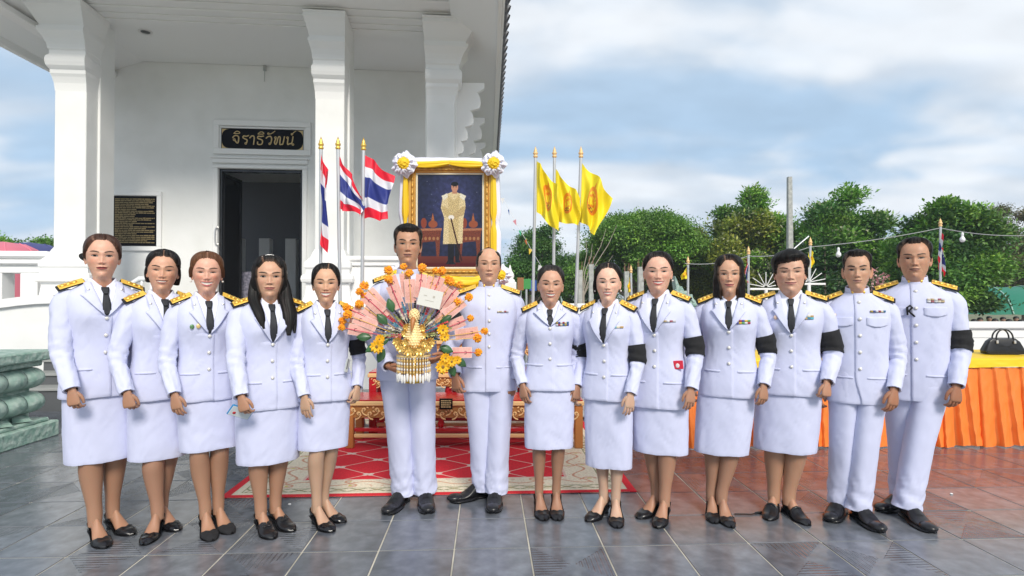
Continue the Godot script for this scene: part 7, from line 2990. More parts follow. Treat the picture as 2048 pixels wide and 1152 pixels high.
func flag(label: String, top: Vector3, foot: Vector3, corners: Array, m: Material, wave: float, seed_now: float, group: String) -> void:
	var o := thing("flag", label, "flag", Vector3(foot.x, 0, foot.z), 0.0, group)
	var at := Vector3(foot.x, 0, foot.z)
	var g := Geo.new()
	var d := (top - foot).normalized()
	var low := foot + d * (0.06 - foot.y) / d.y
	g.tube(PackedVector3Array([low - at, top - at]), PackedFloat32Array([0.0185, 0.0175]), 10)
	var pole := obj("pole", g, M.pole, o)
	g = Geo.new()
	g.lathe(Transform3D(Basis.IDENTITY, top - at), [Vector2(0.018, -0.01), Vector2(0.026, 0.0), Vector2(0.026, 0.012), Vector2(0.016, 0.02), Vector2(0.028, 0.036), Vector2(0.027, 0.05), Vector2(0.016, 0.062), Vector2(0.02, 0.07), Vector2(0.012, 0.09), Vector2(0.0, 0.125)], 12)
	obj("finial", g, M.gold if group.contains("stripe") else M.carved_gold, pole)
	g = Geo.new()
	g.lathe(Transform3D(Basis.IDENTITY, low - at), [Vector2(0.0, -0.05), Vector2(0.17, -0.05), Vector2(0.17, -0.02), Vector2(0.05, 0.0), Vector2(0.03, 0.10), Vector2(0.0, 0.10)], 16)
	obj("stand", g, M.concrete, o)
	g = Geo.new()
	var p := PackedVector3Array()
	var nu := 34
	var nv := 26
	for j in range(nv - 1, -1, -1):
		var v := j / (nv - 1.0)
		for i in nu:
			var u := i / (nu - 1.0)
			var q: Vector3 = (corners[0] as Vector3).lerp(corners[1], u).lerp((corners[2] as Vector3).lerp(corners[3], u), v)
			var e := smoothstep(0.0, 0.25, u)
			q.z += wave * e * sin(u * 7.5 + v * 3.2 + seed_now) + wave * 0.5 * e * sin(u * 15.0 - v * 6.0 + seed_now * 2.0)
			q.y += wave * 0.35 * e * sin(u * 6.0 + seed_now * 1.7)
			q.x += wave * 0.30 * e * cos(u * 8.0 + v * 5.0 + seed_now)
			p.push_back(q - at)
	g.grid(p, nu, false, Vector3.BACK)
	obj("cloth", g, m, o)


func build_flags() -> void:
	var th := flag_material("stripes")
	var ye := flag_material("emblem")
	var gt := "striped red, white and blue flags by the column"
	var gy := "yellow flags with an orange emblem"
	flag("striped flag hanging limp and narrow, nearest the doorway", Vector3(-1.933, 2.833, -5.700), Vector3(-1.932, 1.301, -5.700), [Vector3(-1.932, 2.798, -5.700), Vector3(-1.839, 2.544, -5.650), Vector3(-1.939, 1.957, -5.700), Vector3(-1.850, 1.758, -5.600)], th, 0.035, 0.6, gt)
	flag("striped flag half furled around its pole, middle of the three", Vector3(-1.761, 2.833, -5.700), Vector3(-1.735, 1.301, -5.700), [Vector3(-1.745, 2.757, -5.700), Vector3(-1.476, 2.325, -5.550), Vector3(-1.733, 2.220, -5.700), Vector3(-1.462, 2.121, -5.500)], th, 0.045, 2.4, gt)
	flag("striped flag blowing out widest, nearest the portrait", Vector3(-1.476, 2.797, -5.600), Vector3(-1.486, 1.302, -5.600), [Vector3(-1.461, 2.742, -5.600), Vector3(-1.172, 2.528, -5.550), Vector3(-1.464, 2.110, -5.600), Vector3(-1.204, 2.087, -5.500)], th, 0.04, 4.1, gt)
	flag("yellow flag on the pole nearest the portrait, half hidden by the next", Vector3(0.267, 2.918, -6.400), Vector3(0.238, 1.294, -6.400), [Vector3(0.284, 2.872, -6.400), Vector3(0.521, 2.537, -6.250), Vector3(0.278, 2.292, -6.400), Vector3(0.505, 2.054, -6.200)], ye, 0.05, 0.4, gy)
	flag("yellow flag showing its orange emblem, middle pole of three", Vector3(0.483, 2.918, -6.400), Vector3(0.470, 1.294, -6.400), [Vector3(0.500, 2.781, -6.400), Vector3(0.770, 2.414, -6.250), Vector3(0.488, 2.201, -6.400), Vector3(0.736, 2.109, -6.200)], ye, 0.045, 1.5, gy)
	flag("yellow flag blowing out farthest, nearest the big tree", Vector3(0.771, 2.893, -6.300), Vector3(0.714, 1.295, -6.300), [Vector3(0.783, 2.826, -6.300), Vector3(1.093, 2.421, -6.100), Vector3(0.754, 2.171, -6.300), Vector3(0.882, 1.999, -6.000)], ye, 0.06, 3.1, gy)
	# small flags along the far side
	var gs := "small flags along the far side of the plaza"
	flag("small yellow pennant between the fair woman and the round-faced woman", Vector3(1.896, 1.707, -9.000), Vector3(1.903, 1.268, -9.000), [Vector3(1.896, 1.683, -9.000), Vector3(1.840, 1.491, -9.000), Vector3(1.904, 1.412, -9.000), Vector3(1.848, 1.380, -9.000)], ye, 0.02, 1.0, gs)
	flag("small yellow flag over the stone serpent", Vector3(2.712, 1.826, -8.700), Vector3(2.710, 1.271, -8.700), [Vector3(2.712, 1.803, -8.700), Vector3(2.603, 1.641, -8.700), Vector3(2.711, 1.610, -8.700), Vector3(2.611, 1.579, -8.700)], ye, 0.02, 2.0, gs)
	flag("small striped flag beside the bob-haired woman", Vector3(3.603, 1.973, -8.600), Vector3(3.599, 1.272, -8.600), [Vector3(3.595, 1.950, -8.600), Vector3(3.548, 1.691, -8.600), Vector3(3.617, 1.767, -8.600), Vector3(3.593, 1.531, -8.600)], th, 0.02, 3.0, gs)
	flag("small orange-yellow flag hanging beside the stocky woman's hair", Vector3(4.548, 2.110, -8.600), Vector3(4.520, 1.272, -8.600), [Vector3(4.540, 2.080, -8.600), Vector3(4.615, 1.881, -8.600), Vector3(4.469, 1.714, -8.600), Vector3(4.569, 1.775, -8.600)], ye, 0.025, 4.0, gs)
	flag("striped flag hanging limp behind the older man's shoulder", Vector3(6.531, 2.400, -8.600), Vector3(6.521, 1.272, -8.600), [Vector3(6.523, 2.354, -8.600), Vector3(6.566, 2.049, -8.600), Vector3(6.488, 1.881, -8.600), Vector3(6.577, 1.607, -8.600)], th, 0.04, 5.0, gs)


# ---------------------------------------------------------------- orange table, handbag
func build_table() -> void:
	var o := thing("skirted_table", "long table with pleated orange skirt and yellow top cloth", "table", Vector3(1.12, 0, -5.08), 0.8)
	var g := Geo.new()
	g.block(Vector3(0.02, 0.74, -0.74), Vector3(4.2, 0.775, 0.0), 0.004)
	obj("table_top", g, paint(0.5, 0.4, 0.3), o)
	for q in [[0.1, -0.08], [4.1, -0.08], [0.1, -0.66], [4.1, -0.66], [2.1, -0.08], [2.1, -0.66]]:
		g = Geo.new()
		g.tube(PackedVector3Array([Vector3(q[0], 0.0, q[1]), Vector3(q[0], 0.74, q[1])]), PackedFloat32Array([0.016, 0.016]), 6)
		obj("leg", g, M.steel, o)
	g = Geo.new()
	var p := PackedVector3Array()
	# round the front and the near end: a path, pleated
	var n := 640
	var rows := 16
	for j in rows:
		var t := 1.0 - j / (rows - 1.0)
		for i in n:
			var l := 4.92 * i / (n - 1.0)
			var base: Vector3
			var out: Vector3
			if l < 0.72:
				base = Vector3(0.0, 0, -0.74 + l)
				out = Vector3(-1, 0, 0)
			else:
				base = Vector3(l - 0.72, 0, 0.0)
				out = Vector3(0, 0, 1)
			var ph := l / 0.118 + 1.1 * fold.get_noise_2d(l * 1.1, 5.0)
			var saw := fposmod(ph, 1.0)
			var f := smoothstep(0.0, 0.14, saw) * (1.0 - 0.75 * saw)
			var along := Vector3(out.z, 0, -out.x)
			var w := 0.011 * fold.get_noise_2d(l * 11.0, t * 9.0) + 0.004 * fold.get_noise_2d(l * 34.0, t * 26.0)
			var kn := 0.028 + 0.045 * t
			p.push_back(base + out * (0.012 + f * kn + 0.05 * t + w) + along * (0.03 * t * sin(floorf(ph) * 2.1)) + Vector3(0, lerpf(0.70, 0.006 + 0.008 * sin(floorf(ph) * 1.7) + 0.008 * f, t), 0))
	g.grid(p, n, false, Vector3(-0.3, 0, 1))
	obj("skirt", g, M.satin_orange, o)
	g = Geo.new()
	p = PackedVector3Array()
	for j in 9:
		for i in 90:
			var x := lerpf(-0.02, 4.22, i / 89.0)
			var q: Vector3
			if j == 0:
				q = Vector3(x, 0.782, -0.76)
			elif j == 1:
				q = Vector3(x, 0.784 + 0.004 * fold.get_noise_1d(x * 3.0), -0.35)
			elif j == 2:
				q = Vector3(x, 0.785, -0.02)
			else:
				var t := (j - 3) / 5.0
				q = Vector3(x, 0.780 - 0.078 * t + 0.004 * sin(x * 6.0) * t, 0.035 + 0.012 * t + 0.006 * fold.get_noise_2d(x * 5.0, t * 3.0))
			p.push_back(q)
	g.grid(p, 90, false, Vector3(0, 1, 0.6))
	g.block(Vector3(-0.024, 0.70, -0.74), Vector3(-0.018, 0.782, 0.03))
	obj("top_cloth", g, M.satin_yellow, o)
	# handbag
	var hb := thing("handbag", "black leather handbag with two looped handles on the yellow cloth", "handbag", Vector3(4.683, 0.788, -5.40), -8.0)
	g = Geo.new()
	var prof := PackedVector2Array([Vector2(-0.165, 0.0), Vector2(0.165, 0.0), Vector2(0.172, 0.03), Vector2(0.135, 0.12), Vector2(0.10, 0.150), Vector2(-0.10, 0.150), Vector2(-0.135, 0.12), Vector2(-0.172, 0.03)])
	p = PackedVector3Array()
	for k in range(-1, 8):
		var z := clampf(-0.06 + 0.02 * k, -0.0605, 0.0605)
		var s := 1.0 - 0.06 * pow(absf(z) / 0.06, 3.0)
		if k < 0 or k > 6:
			s = 0.02
		for q in prof:
			p.push_back(Vector3(q.x * s, (q.y - 0.07) * s + 0.072, z * (1.0 - 0.45 * (q.y if s > 0.1 else 0.07) / 0.15)))
	g.grid(p, prof.size(), true)
	g.prism(at3(0, 0.002, 0.058), PackedVector2Array([Vector2(-0.155, 0.002), Vector2(0.155, 0.002), Vector2(0.16, 0.03), Vector2(-0.16, 0.03)]), 0.004)
	obj("bag_body", g, M.leather, hb)
	for z in [-0.025, 0.03]:
		g = Geo.new()
		var hp := smooth_path([Vector4(-0.075, 0.11, z, 0.007), Vector4(-0.07, 0.19, z, 0.007), Vector4(-0.03, 0.235, z * 0.8, 0.007), Vector4(0.03, 0.235, z * 0.8, 0.007), Vector4(0.07, 0.19, z, 0.007), Vector4(0.075, 0.11, z, 0.007)], 3)
		var pv := PackedVector3Array()
		var pr := PackedFloat32Array()
		for q in hp:
			pv.push_back(Vector3(q.x, q.y, q.z))
			pr.push_back(q.w)
		g.tube(pv, pr, 8)
		obj("handle", g, M.leather, hb)
	for x in [-0.075, 0.075]:
		g = Geo.new()
		g.box(at3(x, 0.118, 0.052), Vector3(0.02, 0.03, 0.008), 0.003)
		obj("buckle", g, M.silver, hb)


# ---------------------------------------------------------------- things held, the plinth, litter
func note_material() -> StandardMaterial3D:
	var w := 120
	var h := 60
	var im := Image.create(w, h, false, Image.FORMAT_RGB8)
	for j in h:
		for i in w:
			var c := Color(0.74, 0.33, 0.29).lerp(Color(0.80, 0.50, 0.43), 0.5 + 0.5 * fine.get_noise_2d(i * 0.09, j * 0.12))
			if absf(Vector2(i - 36, j - 30).length() - 8.0) < 1.9 and i < 40:
				c = Color(0.18, 0.06, 0.07)
			if i > 64 and i < 104 and fine.get_noise_2d(i * 0.22, j * 0.22 + 30) > 0.12:
				c = c * 0.72
			if (j + int(4.0 * sin(i * 0.12))) % 9 == 0:
				c = c * 0.88
			if i < 4 or i > w - 5 or j < 3 or j > h - 4:
				c = Color(0.72, 0.50, 0.45)
			im.set_pixel(i, j, c.linear_to_srgb())
	var m := StandardMaterial3D.new()
	m.albedo_texture = ImageTexture.create_from_image(im)
	m.roughness = 0.22
	return m


func pompom(parent: Node3D, at: Vector3, r: float, seed_now: int) -> void:
	var g := Geo.new()
	var q := RandomNumberGenerator.new()
	q.seed = seed_now
	for k in 60:
		var d := Vector3(q.randfn(), q.randfn(), q.randfn()).normalized()
		var v := q.randf_range(0.8, 1.2)
		g.col = Color(minf(0.95, 0.92 * v), 0.34 * v * q.randf_range(0.8, 1.3), 0.012)
		g.ball(at + d * r * 0.72, Vector3(r * 0.20, r * 0.20, r * 0.34), 5, 4, aim(Vector3.ZERO, d.cross(Vector3(0.3, 0.9, 0.2)), d).basis)
	g.col = Color(0.8, 0.25, 0.01)
	g.ball(at, Vector3.ONE * r * 0.72, 8, 6)
	obj("pompom", g, M.any, parent)


func flower(parent: Node3D, called: String, at: Vector3, r: float, face: Vector3, petal: Color, heart: Color, m: Material, layers := 2) -> void:
	var B := aim(Vector3.ZERO, Vector3(0.1, 1, 0.05), face).basis
	var T := Transform3D(B, at)
	var g := Geo.new()
	for l in layers:
		var n := 11 - l * 3
		for k in n:
			var a := TAU * k / n + l * 0.3
			var rr := r * (1.0 - 0.26 * l)
			var p := PackedVector3Array()
			g.col = petal * (0.85 + 0.3 * fposmod(k * 0.37, 1.0))
			for j in 5:
				var t := j / 4.0
				for i in 4:
					var s := (i / 3.0 - 0.5) * 2.0 * sin(t * 2.6 + 0.35) * 0.26
					var v := Vector3(sin(a), cos(a), 0) * rr * (0.15 + 0.85 * t) + Vector3(cos(a), -sin(a), 0) * s * rr
					v.z = 0.01 + l * 0.010 + 0.35 * rr * t * t * (0.4 + 0.5 * l) - absf(s) * rr * 0.2
					p.push_back(T * v)
			g.grid(p, 4, false, B * Vector3.BACK)
	var o := obj(called, g, m, parent)
	g = Geo.new()
	g.col = heart
	g.ball(at + B * Vector3(0, 0, 0.016), Vector3(r * 0.30, r * 0.30, r * 0.18), 9, 6, B)
	obj("flower_heart", g, M.any, o)


func leaf_shape(parent: Node3D, at: Vector3, d: Vector3, l: float, w: float, c: Color) -> void:
	var g := Geo.new()
	g.col = c
	var up := Vector3(0, 0.3, 1)
	var T := aim(at, d, up)
	var p := PackedVector3Array()
	for j in 8:
		var t := j / 7.0
		for i in 5:
			var s := (i / 4.0 - 0.5) * 2.0
			p.push_back(T * Vector3(s * w * sin(t * PI * 0.94 + 0.1) * 0.5, l * t, -0.25 * l * t * t - absf(s) * 0.15 * w))
	g.grid(p, 5, false, T.basis * Vector3.BACK)
	obj("leaf", g, M.leaf_gloss, parent)


func build_small_things() -> void:
	M.leaf_gloss = vertex_paint(0.35)
	M.foil = paint(0.80, 0.50, 0.13, 0.28, 0.8)
	M.bead_gold = paint(0.82, 0.60, 0.26, 0.45, 0.25)
	var at := Vector3(-0.580, 1.129, -3.340)
	var o := thing("money_arrangement", "peacock-shaped arrangement of banknotes, orange pompoms and a gold beaded bird held by the tall man", "offering", at, 10.0)
	var notes := note_material()
	var g := Geo.new()
	# bowl and basket
	g.lathe(at3(0, -0.292, 0.0), [Vector2(0.0, 0.0), Vector2(0.06, 0.002), Vector2(0.072, 0.02), Vector2(0.06, 0.032), Vector2(0.04, 0.036)], 20)
	obj("dish", g, paint(0.85, 0.55, 0.03, 0.3, 0.5), o)
	g = Geo.new()
	g.lathe(at3(0, -0.258, 0.0), [Vector2(0.04, 0.0), Vector2(0.05, 0.02), Vector2(0.07, 0.08), Vector2(0.085, 0.125), Vector2(0.08, 0.13), Vector2(0.0, 0.13)], 22)
	obj("basket", g, M.foil, o)
	# strings of beads with white tassel ends
	for k in 19:
		var a := lerpf(-1.75, 1.75, k / 18.0)
		g = Geo.new()
		var x := sin(a)
		var z := cos(a)
		for b in 6:
			g.col = Color(0.72, 0.70, 0.66) if b % 2 == 0 else Color(0.66, 0.45, 0.18)
			g.ball(Vector3(x * 0.096, -0.14 - b * 0.0165, z * 0.096), Vector3(0.0055, 0.0095, 0.0055), 6, 5)
		g.col = Color(0.75, 0.74, 0.72)
		g.ball(Vector3(x * 0.095, -0.256 + 0.008 * sin(k * 2.0), z * 0.095), Vector3(0.0082, 0.028, 0.0082), 7, 6)
		obj("bead_tassel", g, M.shiny, o)
	g = Geo.new()
	var pv := PackedVector3Array()
	var pr := PackedFloat32Array()
	for k in 25:
		var a := TAU * k / 24
		pv.push_back(Vector3(sin(a) * 0.096, -0.132, cos(a) * 0.096))
		pr.push_back(0.007)
	g.tube(pv, pr, 6)
	obj("rim", g, M.bead_gold, o)
	# gilt flowers round the bird
	var k := 0
	for q in [[-0.085, -0.085, 0.085, 0.048], [-0.03, -0.105, 0.115, 0.05], [0.035, -0.105, 0.115, 0.05], [0.09, -0.085, 0.085, 0.046], [-0.115, -0.055, 0.03, 0.042], [0.118, -0.06, 0.03, 0.042], [-0.055, -0.055, 0.10, 0.036], [0.065, -0.06, 0.10, 0.038], [-0.045, 0.035, 0.02, 0.038], [0.055, 0.03, 0.02, 0.036], [0.06, -0.01, 0.04, 0.034], [-0.06, 0.0, 0.04, 0.034]]:
		flower(o, "gilt_flower", Vector3(q[0] * 0.78, q[1] * 0.9, q[2] * 0.80), q[3] * 0.76, Vector3(q[0] * 3.0, 0.2, 1.0), Color(0.80, 0.50, 0.13), Color(0.6, 0.36, 0.08), M.foil, 2)
		k += 1
	# the bird: body of beads, neck, head, beak
	g = Geo.new()
	g.lathe(at3(0.0, -0.115, 0.055), [Vector2(0.0, 0.0), Vector2(0.05, 0.01), Vector2(0.062, 0.045), Vector2(0.055, 0.085), Vector2(0.036, 0.125), Vector2(0.024, 0.165), Vector2(0.018, 0.20), Vector2(0.0, 0.20)], 18, 0.8)
	var bird := obj("bird_body", g, M.bead_gold, o)
	g = Geo.new()
	for r in 13:
		var y := -0.105 + r * 0.0145
		var rad: float = [0.052, 0.058, 0.062, 0.061, 0.058, 0.054, 0.048, 0.042, 0.036, 0.031, 0.027, 0.024, 0.021][r]
		var n := int(rad * 420)
		for q in n:
			var a := TAU * (q + 0.5 * (r % 2)) / n
			g.ball(Vector3(sin(a) * rad, y, 0.055 + cos(a) * rad * 0.8), Vector3(0.0068, 0.0062, 0.0055), 5, 4)
	struct(obj("beads", g, paint(0.86, 0.68, 0.36, 0.5), bird), "stuff")
	g = Geo.new()
	g.ball(Vector3(0.002, 0.105, 0.06), Vector3(0.027, 0.036, 0.030), 12, 9)
	for q in 60:
		var a := q * 2.4
		var y := 1.0 - 2.0 * (q + 0.5) / 60
		var rr := sqrt(1.0 - y * y)
		g.ball(Vector3(0.002, 0.105, 0.06) + Vector3(sin(a) * rr * 0.028, y * 0.037, cos(a) * rr * 0.031), Vector3.ONE * 0.006, 5, 4)
	obj("bird_head", g, paint(0.86, 0.66, 0.34, 0.5), o)
	g = Geo.new()
	g.tube(PackedVector3Array([Vector3(-0.004, 0.085, 0.085), Vector3(-0.008, 0.055, 0.105), Vector3(-0.014, 0.015, 0.112)]), PackedFloat32Array([0.016, 0.012, 0.003]), 8)
	obj("beak", g, paint(0.42, 0.16, 0.04, 0.4), o)
	# fan of foil sprays behind the bird
	var r := RandomNumberGenerator.new()
	r.seed = 12
	for q in 26:
		var a := lerpf(-1.75, 1.75, q / 25.0) + r.randf_range(-0.05, 0.05)
		var l := r.randf_range(0.13, 0.21)
		g = Geo.new()
		var d := Vector3(sin(a), cos(a), r.randf_range(-0.1, 0.25)).normalized()
		var base := Vector3(0, -0.02, 0.0)
		for b in 10:
			var t := b / 9.0
			var hue: Color = [Color(0.55, 0.50, 0.42), Color(0.06, 0.22, 0.32), Color(0.45, 0.05, 0.06), Color(0.30, 0.32, 0.12), Color(0.02, 0.02, 0.025)][(q + (b / 5)) % 5]
			g.col = hue * r.randf_range(0.7, 1.4)
			var side := Vector3(cos(a), -sin(a), 0) * 0.016 * (1.0 - t * 0.6)
			var p := base + d * l * (0.35 + 0.65 * t)
			for s in [-1.0, 1.0]:
				g.face([p, p + side * s + d * 0.018 + Vector3(0, 0, r.randf_range(-0.008, 0.012)), p + d * 0.022], Vector3.BACK)
		g.tube(PackedVector3Array([base, base + d * l]), PackedFloat32Array([0.003, 0.002]), 5)
		obj("spray", g, M.shiny, o)
	# banknotes on sticks, each with its pompom
	var heads := [[-.386, .153], [-.377, .109], [-.411, .073], [-.411, .036], [-.313, .171], [-.287, .28], [-.311, .244], [-.285, .218], [-.149, .37], [-.146, .314], [-.06, .392], [-.029, .355], [.049, .384], [.12, .28], [.127, .368], [.167, .368], [.207, .317], [.222, .30], [.273, .287], [.258, .182], [.324, .211], [.338, .084], [.42, .007], [.378, -.036], [.386, -.124]]
	k = 0
	for q in heads:
		var tip := Vector3(q[0], q[1], 0.02 * sin(k * 2.3) - 0.01)
		var d := (tip - Vector3(0, -0.05, 0)).normalized()
		if k == heads.size() - 1:
			d = Vector3(1, 0.0, 0)
		var long: float = 0.20 if k != 13 else 0.27
		g = Geo.new()
		g.tube(PackedVector3Array([tip - d * (long + 0.06), tip]), PackedFloat32Array([0.0022, 0.0022]), 5)
		var stick := obj("stick", g, paint(0.70, 0.42, 0.08, 0.5) if k % 3 else paint(0.6, 0.03, 0.10, 0.4), o)
		pompom(stick, tip, 0.026 + 0.003 * sin(k * 1.7), 300 + k)
		if k == 13 or k == 23:
			k += 1
			continue
		g = Geo.new()
		var z := Vector3(0.10 * sin(k * 1.9), 0.12 * cos(k * 1.3), 1).normalized()
		var T := aim(tip - d * 0.108 - z * 0.009, d, z)
		var p := PackedVector3Array()
		for j in 7:
			var t := j / 6.0
			for i in 4:
				var s := i / 3.0 - 0.5
				p.push_back(T * Vector3(s * 0.066, (t - 0.5) * 0.142, 0.004 + 0.004 * sin(t * 4.0 + k) - 0.010 * s * s))
		var from := g.t.size()
		g.grid(p, 4, false, T.basis * Vector3.BACK)
		for e in range(from, g.t.size()):
			var uv := g.t[e]
			g.t[e] = Vector2(uv.y, uv.x)
		obj("banknote", g, notes, o)
		k += 1
	# white envelope
	g = Geo.new()
	var T := Transform3D(Basis(Vector3.BACK, -0.24), Vector3(0.093, 0.205, 0.055))
	g.box(T, Vector3(0.138, 0.105, 0.003), 0.001)
	var env := obj("envelope", g, paint(0.66, 0.65, 0.61, 0.5), o)
	g = Geo.new()
	g.box(T * at3(0.02, 0.012, 0.0025), Vector3(0.012, 0.012, 0.001))
	g.box(T * at3(0.0, -0.015, 0.0025), Vector3(0.05, 0.002, 0.001))
	g.box(T * at3(-0.03, 0.01, 0.0025), Vector3(0.02, 0.003, 0.001))
	obj("print", g, paint(0.45, 0.42, 0.36, 0.6), env)
	# leaves and yellow flowers at both sides
	for q in [[-0.20, -0.06, -1.0, -0.5], [-0.17, -0.09, -0.5, -1.0], [-0.15, 0.05, -0.6, 0.7], [-0.24, -0.02, -1.0, 0.1], [-0.12, 0.12, -0.3, 1.0], [0.15, 0.05, 0.7, 0.6], [0.16, -0.16, 0.1, -1.0], [0.21, -0.18, 0.4, -1.0], [0.15, -0.08, 0.9, -0.3], [-0.14, -0.03, -0.9, -0.3], [0.12, 0.02, 0.8, 0.2], [0.24, -0.15, 0.9, -0.6]]:
		leaf_shape(o, Vector3(q[0], q[1], 0.01), Vector3(q[2], q[3], 0.25), 0.085, 0.05, Color(0.03, 0.09, 0.03) * r.randf_range(0.8, 1.6))
	for q in [[-0.205, -0.072, 0.05, 0.042], [-0.19, -0.03, 0.04, 0.03], [0.165, 0.02, 0.05, 0.036], [0.175, -0.02, 0.05, 0.032], [0.165, -0.195, 0.05, 0.044], [0.215, -0.165, 0.05, 0.036], [0.18, -0.145, 0.05, 0.032], [0.25, -0.16, 0.03, 0.028]]:
		flower(o, "yellow_flower", Vector3(q[0], q[1], q[2]), q[3], Vector3(q[0], 0.2, 1.0), Color(0.85, 0.45, 0.01), Color(0.25, 0.13, 0.02), M.any, 2)
	# phone in the long-haired woman's hand
	var ph := Vector3(-1.460, 0.724, -3.045)
	o = thing("phone", "phone in a blue-edged printed case held by the long-haired woman", "phone", ph, 20.0)
	o.rotation = Vector3(0.5, 0.5, 1.1)
	g = Geo.new()
	g.box(Transform3D.IDENTITY, Vector3(0.07, 0.12, 0.010), 0.004)
	obj("case", g, paint(0.02, 0.22, 0.5, 0.3), o)
	g = Geo.new()
	g.box(at3(0, 0, 0.0063), Vector3(0.060, 0.110, 0.002), 0.001)
	obj("print", g, paint(0.62, 0.68, 0.72, 0.3), o)
	g = Geo.new()
	g.ball(Vector3(-0.01, 0.03, 0.008), Vector3(0.009, 0.009, 0.002), 8, 5)
	obj("lens", g, paint(0.5, 0.03, 0.04, 0.2), o)
	# red booklet in a coat pocket, pen clip in another
	var rb := Vector3(0.981, 0.941, -3.335)
	o = thing("booklet", "small red booklet with a white figure, tucked in a coat pocket", "booklet", rb, -26.0)
	g = Geo.new()
	g.box(Transform3D(Basis(Vector3.BACK, 0.1), Vector3.ZERO), Vector3(0.055, 0.05, 0.008), 0.002)
	obj("cover", g, paint(0.62, 0.02, 0.05, 0.4), o)
	g = Geo.new()
	g.ball(Vector3(-0.004, -0.004, 0.005), Vector3(0.012, 0.014, 0.002), 8, 5)
	obj("print", g, paint(0.75, 0.7, 0.7, 0.5), o)
	var pc := Vector3(-0.968, 0.939, -3.320)
	o = thing("spectacle_case", "slim metal case clipped at the smiling woman's coat front", "case", pc, 30.0)
	o.rotation.z = -0.2
	g = Geo.new()
	g.box(Transform3D.IDENTITY, Vector3(0.024, 0.082, 0.012), 0.005)
	obj("shell", g, M.silver, o)
	g = Geo.new()
	g.box(at3(0.0, 0.01, 0.008), Vector3(0.006, 0.06, 0.004), 0.001)
	obj("clip", g, paint(0.2, 0.2, 0.21, 0.3, 0.6), o)
	# cable and scraps on the paving
	var ca := Vector3(1.371, 0.000, -3.491)
	var cb := Vector3(1.613, 0.000, -3.514)
	o = thing("cable", "thin black cable lying across the paving between two women's shoes", "cable", Vector3(ca.x, 0.006, ca.z))
	g = Geo.new()
	g.tube(PackedVector3Array([Vector3.ZERO, (cb - ca) * 0.4 + Vector3(0, 0, 0.015), (cb - ca) * 0.7 + Vector3(0, 0, -0.01), cb - ca]), PackedFloat32Array([0.004, 0.004, 0.004, 0.004]), 6)
	obj("lead", g, M.black_cloth, o)
	g = Geo.new()
	g.tube(PackedVector3Array([(cb - ca) * 0.55 + Vector3(0, 0.001, 0), (cb - ca) * 0.72 + Vector3(0, 0.001, -0.008)]), PackedFloat32Array([0.007, 0.007]), 6)
	obj("plug", g, M.black_cloth, o)
	for q in [[Vector3(-1.433, 0.000, -3.656), "tiny white scrap on the dark paving by the carpet"], [Vector3(-1.715, 0.000, -3.391), "tiny white scrap between the shoes of the brown-haired woman"], [Vector3(2.980, 0.000, -3.847), "white scrap lying on the red paving by the table"]]:
		o = thing("paper_scrap", q[1], "scrap", q[0] + Vector3(0, 0.005, 0))
		g = Geo.new()
		g.ball(Vector3.ZERO, Vector3(0.011, 0.005, 0.009), 7, 5)
		obj("paper", g, M.plastic, o)
	build_plinth()
	# chairs on the porch and in the room
	var ch := Vector3(-5.269, 1.279, -7.950)
	o = thing("plastic_chair", "white plastic chair on the porch behind the centre-parted woman", "chair", Vector3(ch.x, 0.684, ch.z), 10.0)
	g = Geo.new()
	g.block(Vector3(-0.22, 0.42, -0.2), Vector3(0.22, 0.45, 0.22), 0.012)
	obj("seat", g, M.plastic, o)
	g = Geo.new()
	for x in [-0.19, -0.07, 0.07, 0.19]:
		g.tube(PackedVector3Array([Vector3(x, 0.45, -0.2), Vector3(x * 0.98, 0.70, -0.24), Vector3(x * 0.9, 0.86, -0.28)]), PackedFloat32Array([0.022, 0.02, 0.02]), 8)
	g.tube(PackedVector3Array([Vector3(-0.19, 0.84, -0.275), Vector3(-0.1, 0.90, -0.285), Vector3(0.1, 0.90, -0.285), Vector3(0.19, 0.84, -0.275)]), PackedFloat32Array([0.03, 0.04, 0.04, 0.03]), 8)
	obj("backrest", g, M.plastic, o)
	for s in [[-0.2, 0.2], [0.2, 0.2], [-0.2, -0.19], [0.2, -0.19]]:
		g = Geo.new()
		g.tube(PackedVector3Array([Vector3(s[0] * 1.1, 0.0, s[1] * 1.1), Vector3(s[0] * 0.95, 0.42, s[1] * 0.95)]), PackedFloat32Array([0.02, 0.026]), 8)
		obj("leg", g, M.plastic, o)
	var cc := Vector3(-5.179, 1.250, -10.900)
	o = thing("covered_chair", "chair under a grey patterned cover just inside the doorway", "chair", Vector3(cc.x, 0.684, cc.z), 15.0)
	var cover := paint(1, 1, 1, 0.8)
	cover.albedo_texture = mottled(Color(0.06, 0.06, 0.09), Color(0.45, 0.43, 0.52), 0.06, 128, 55)
	tri(cover, 2.0)
	g = Geo.new()
	g.block(Vector3(-0.25, 0.0, -0.25), Vector3(0.25, 0.48, 0.25), 0.04)
	obj("seat_cover", g, cover, o)
	g = Geo.new()
	g.block(Vector3(-0.25, 0.482, -0.25), Vector3(0.25, 1.12, -0.14), 0.05)
	obj("back_cover", g, cover, o)


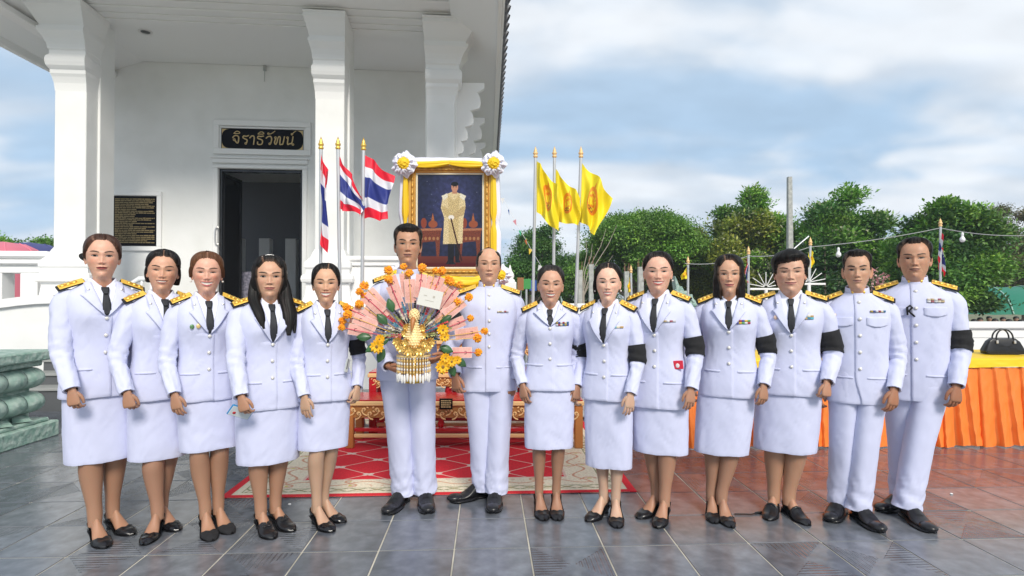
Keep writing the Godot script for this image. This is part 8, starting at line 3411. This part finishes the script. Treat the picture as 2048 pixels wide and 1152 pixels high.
func build_plinth() -> void:
	# stone lotus plinth: its long side faces the row, its far end is at z = -5.5
	var o := thing("lotus_plinth", "weathered green stone plinth with two rows of lotus petals, in the corner by the steps", "plinth", Vector3(-4.36, 0, -4.9), 1.5)
	var z0 := -0.58
	var z1 := 2.2
	var g := Geo.new()
	g.block(Vector3(-1.2, 0.0, z0), Vector3(0.0, 0.15, z1), 0.012)
	g.block(Vector3(-1.2, 0.15, z0 + 0.05), Vector3(-0.06, 0.185, z1), 0.01)
	obj("base_slab", g, M.patina, o)
	g = Geo.new()
	g.block(Vector3(-1.2, 0.185, z0 + 0.14), Vector3(-0.17, 0.68, z1), 0.01)
	obj("core", g, M.patina, o)
	g = Geo.new()
	g.block(Vector3(-1.2, 0.735, z0 + 0.02), Vector3(-0.03, 0.83, z1), 0.014)
	obj("top_slab", g, M.patina, o)
	g = Geo.new()
	g.block(Vector3(-1.2, 0.68, z0 + 0.08), Vector3(-0.10, 0.735, z1), 0.012)
	obj("neck_slab", g, M.patina, o)
	for row in 2:
		var y0 := 0.25 + row * 0.225
		for k in 13:
			g = Geo.new()
			var zc := z0 + 0.20 + k * 0.205
			var p := PackedVector3Array()
			for j in 9:
				var a := -PI / 2 + PI * j / 8
				for i in 9:
					var s := -1.0 + 0.25 * i
					var rr := 1.0 - 0.16 * pow(absf(s), 3.0)
					p.push_back(Vector3(-0.19 + cos(a) * 0.155 * rr, y0 + 0.098 + sin(a) * 0.102 * (1.0 - 0.06 * s * s), zc + s * 0.0995))
			g.grid(p, 9, false, Vector3.RIGHT)
			obj("petal", g, M.patina, o)
		# the far end of the row
		for k in 5:
			g = Geo.new()
			var xc := -0.30 - k * 0.205
			var p := PackedVector3Array()
			for j in 9:
				var a := -PI / 2 + PI * j / 8
				for i in 9:
					var s := -1.0 + 0.25 * i
					var rr := 1.0 - 0.16 * pow(absf(s), 3.0)
					p.push_back(Vector3(xc + s * 0.0995, y0 + 0.098 + sin(a) * 0.102, z0 + 0.15 - cos(a) * 0.13 * rr))
			g.grid(p, 9, false, Vector3.FORWARD)
			obj("petal", g, M.patina, o)
	for k in 13:
		g = Geo.new()
		var zc := z0 + 0.30 + k * 0.205
		g.face([Vector3(-0.14, 0.245, zc - 0.075), Vector3(-0.14, 0.245, zc + 0.075), Vector3(-0.015, 0.20, zc)], Vector3(0.2, 1, 0))
		g.face([Vector3(-0.14, 0.19, zc - 0.075), Vector3(-0.14, 0.245, zc - 0.075), Vector3(-0.015, 0.20, zc)], Vector3(0, 0, -1))
		g.face([Vector3(-0.14, 0.19, zc + 0.075), Vector3(-0.14, 0.245, zc + 0.075), Vector3(-0.015, 0.20, zc)], Vector3(0, 0, 1))
		g.face([Vector3(-0.14, 0.19, zc - 0.075), Vector3(-0.14, 0.19, zc + 0.075), Vector3(-0.015, 0.20, zc)], Vector3(0, -1, 0))
		obj("petal_tip", g, M.patina, o)
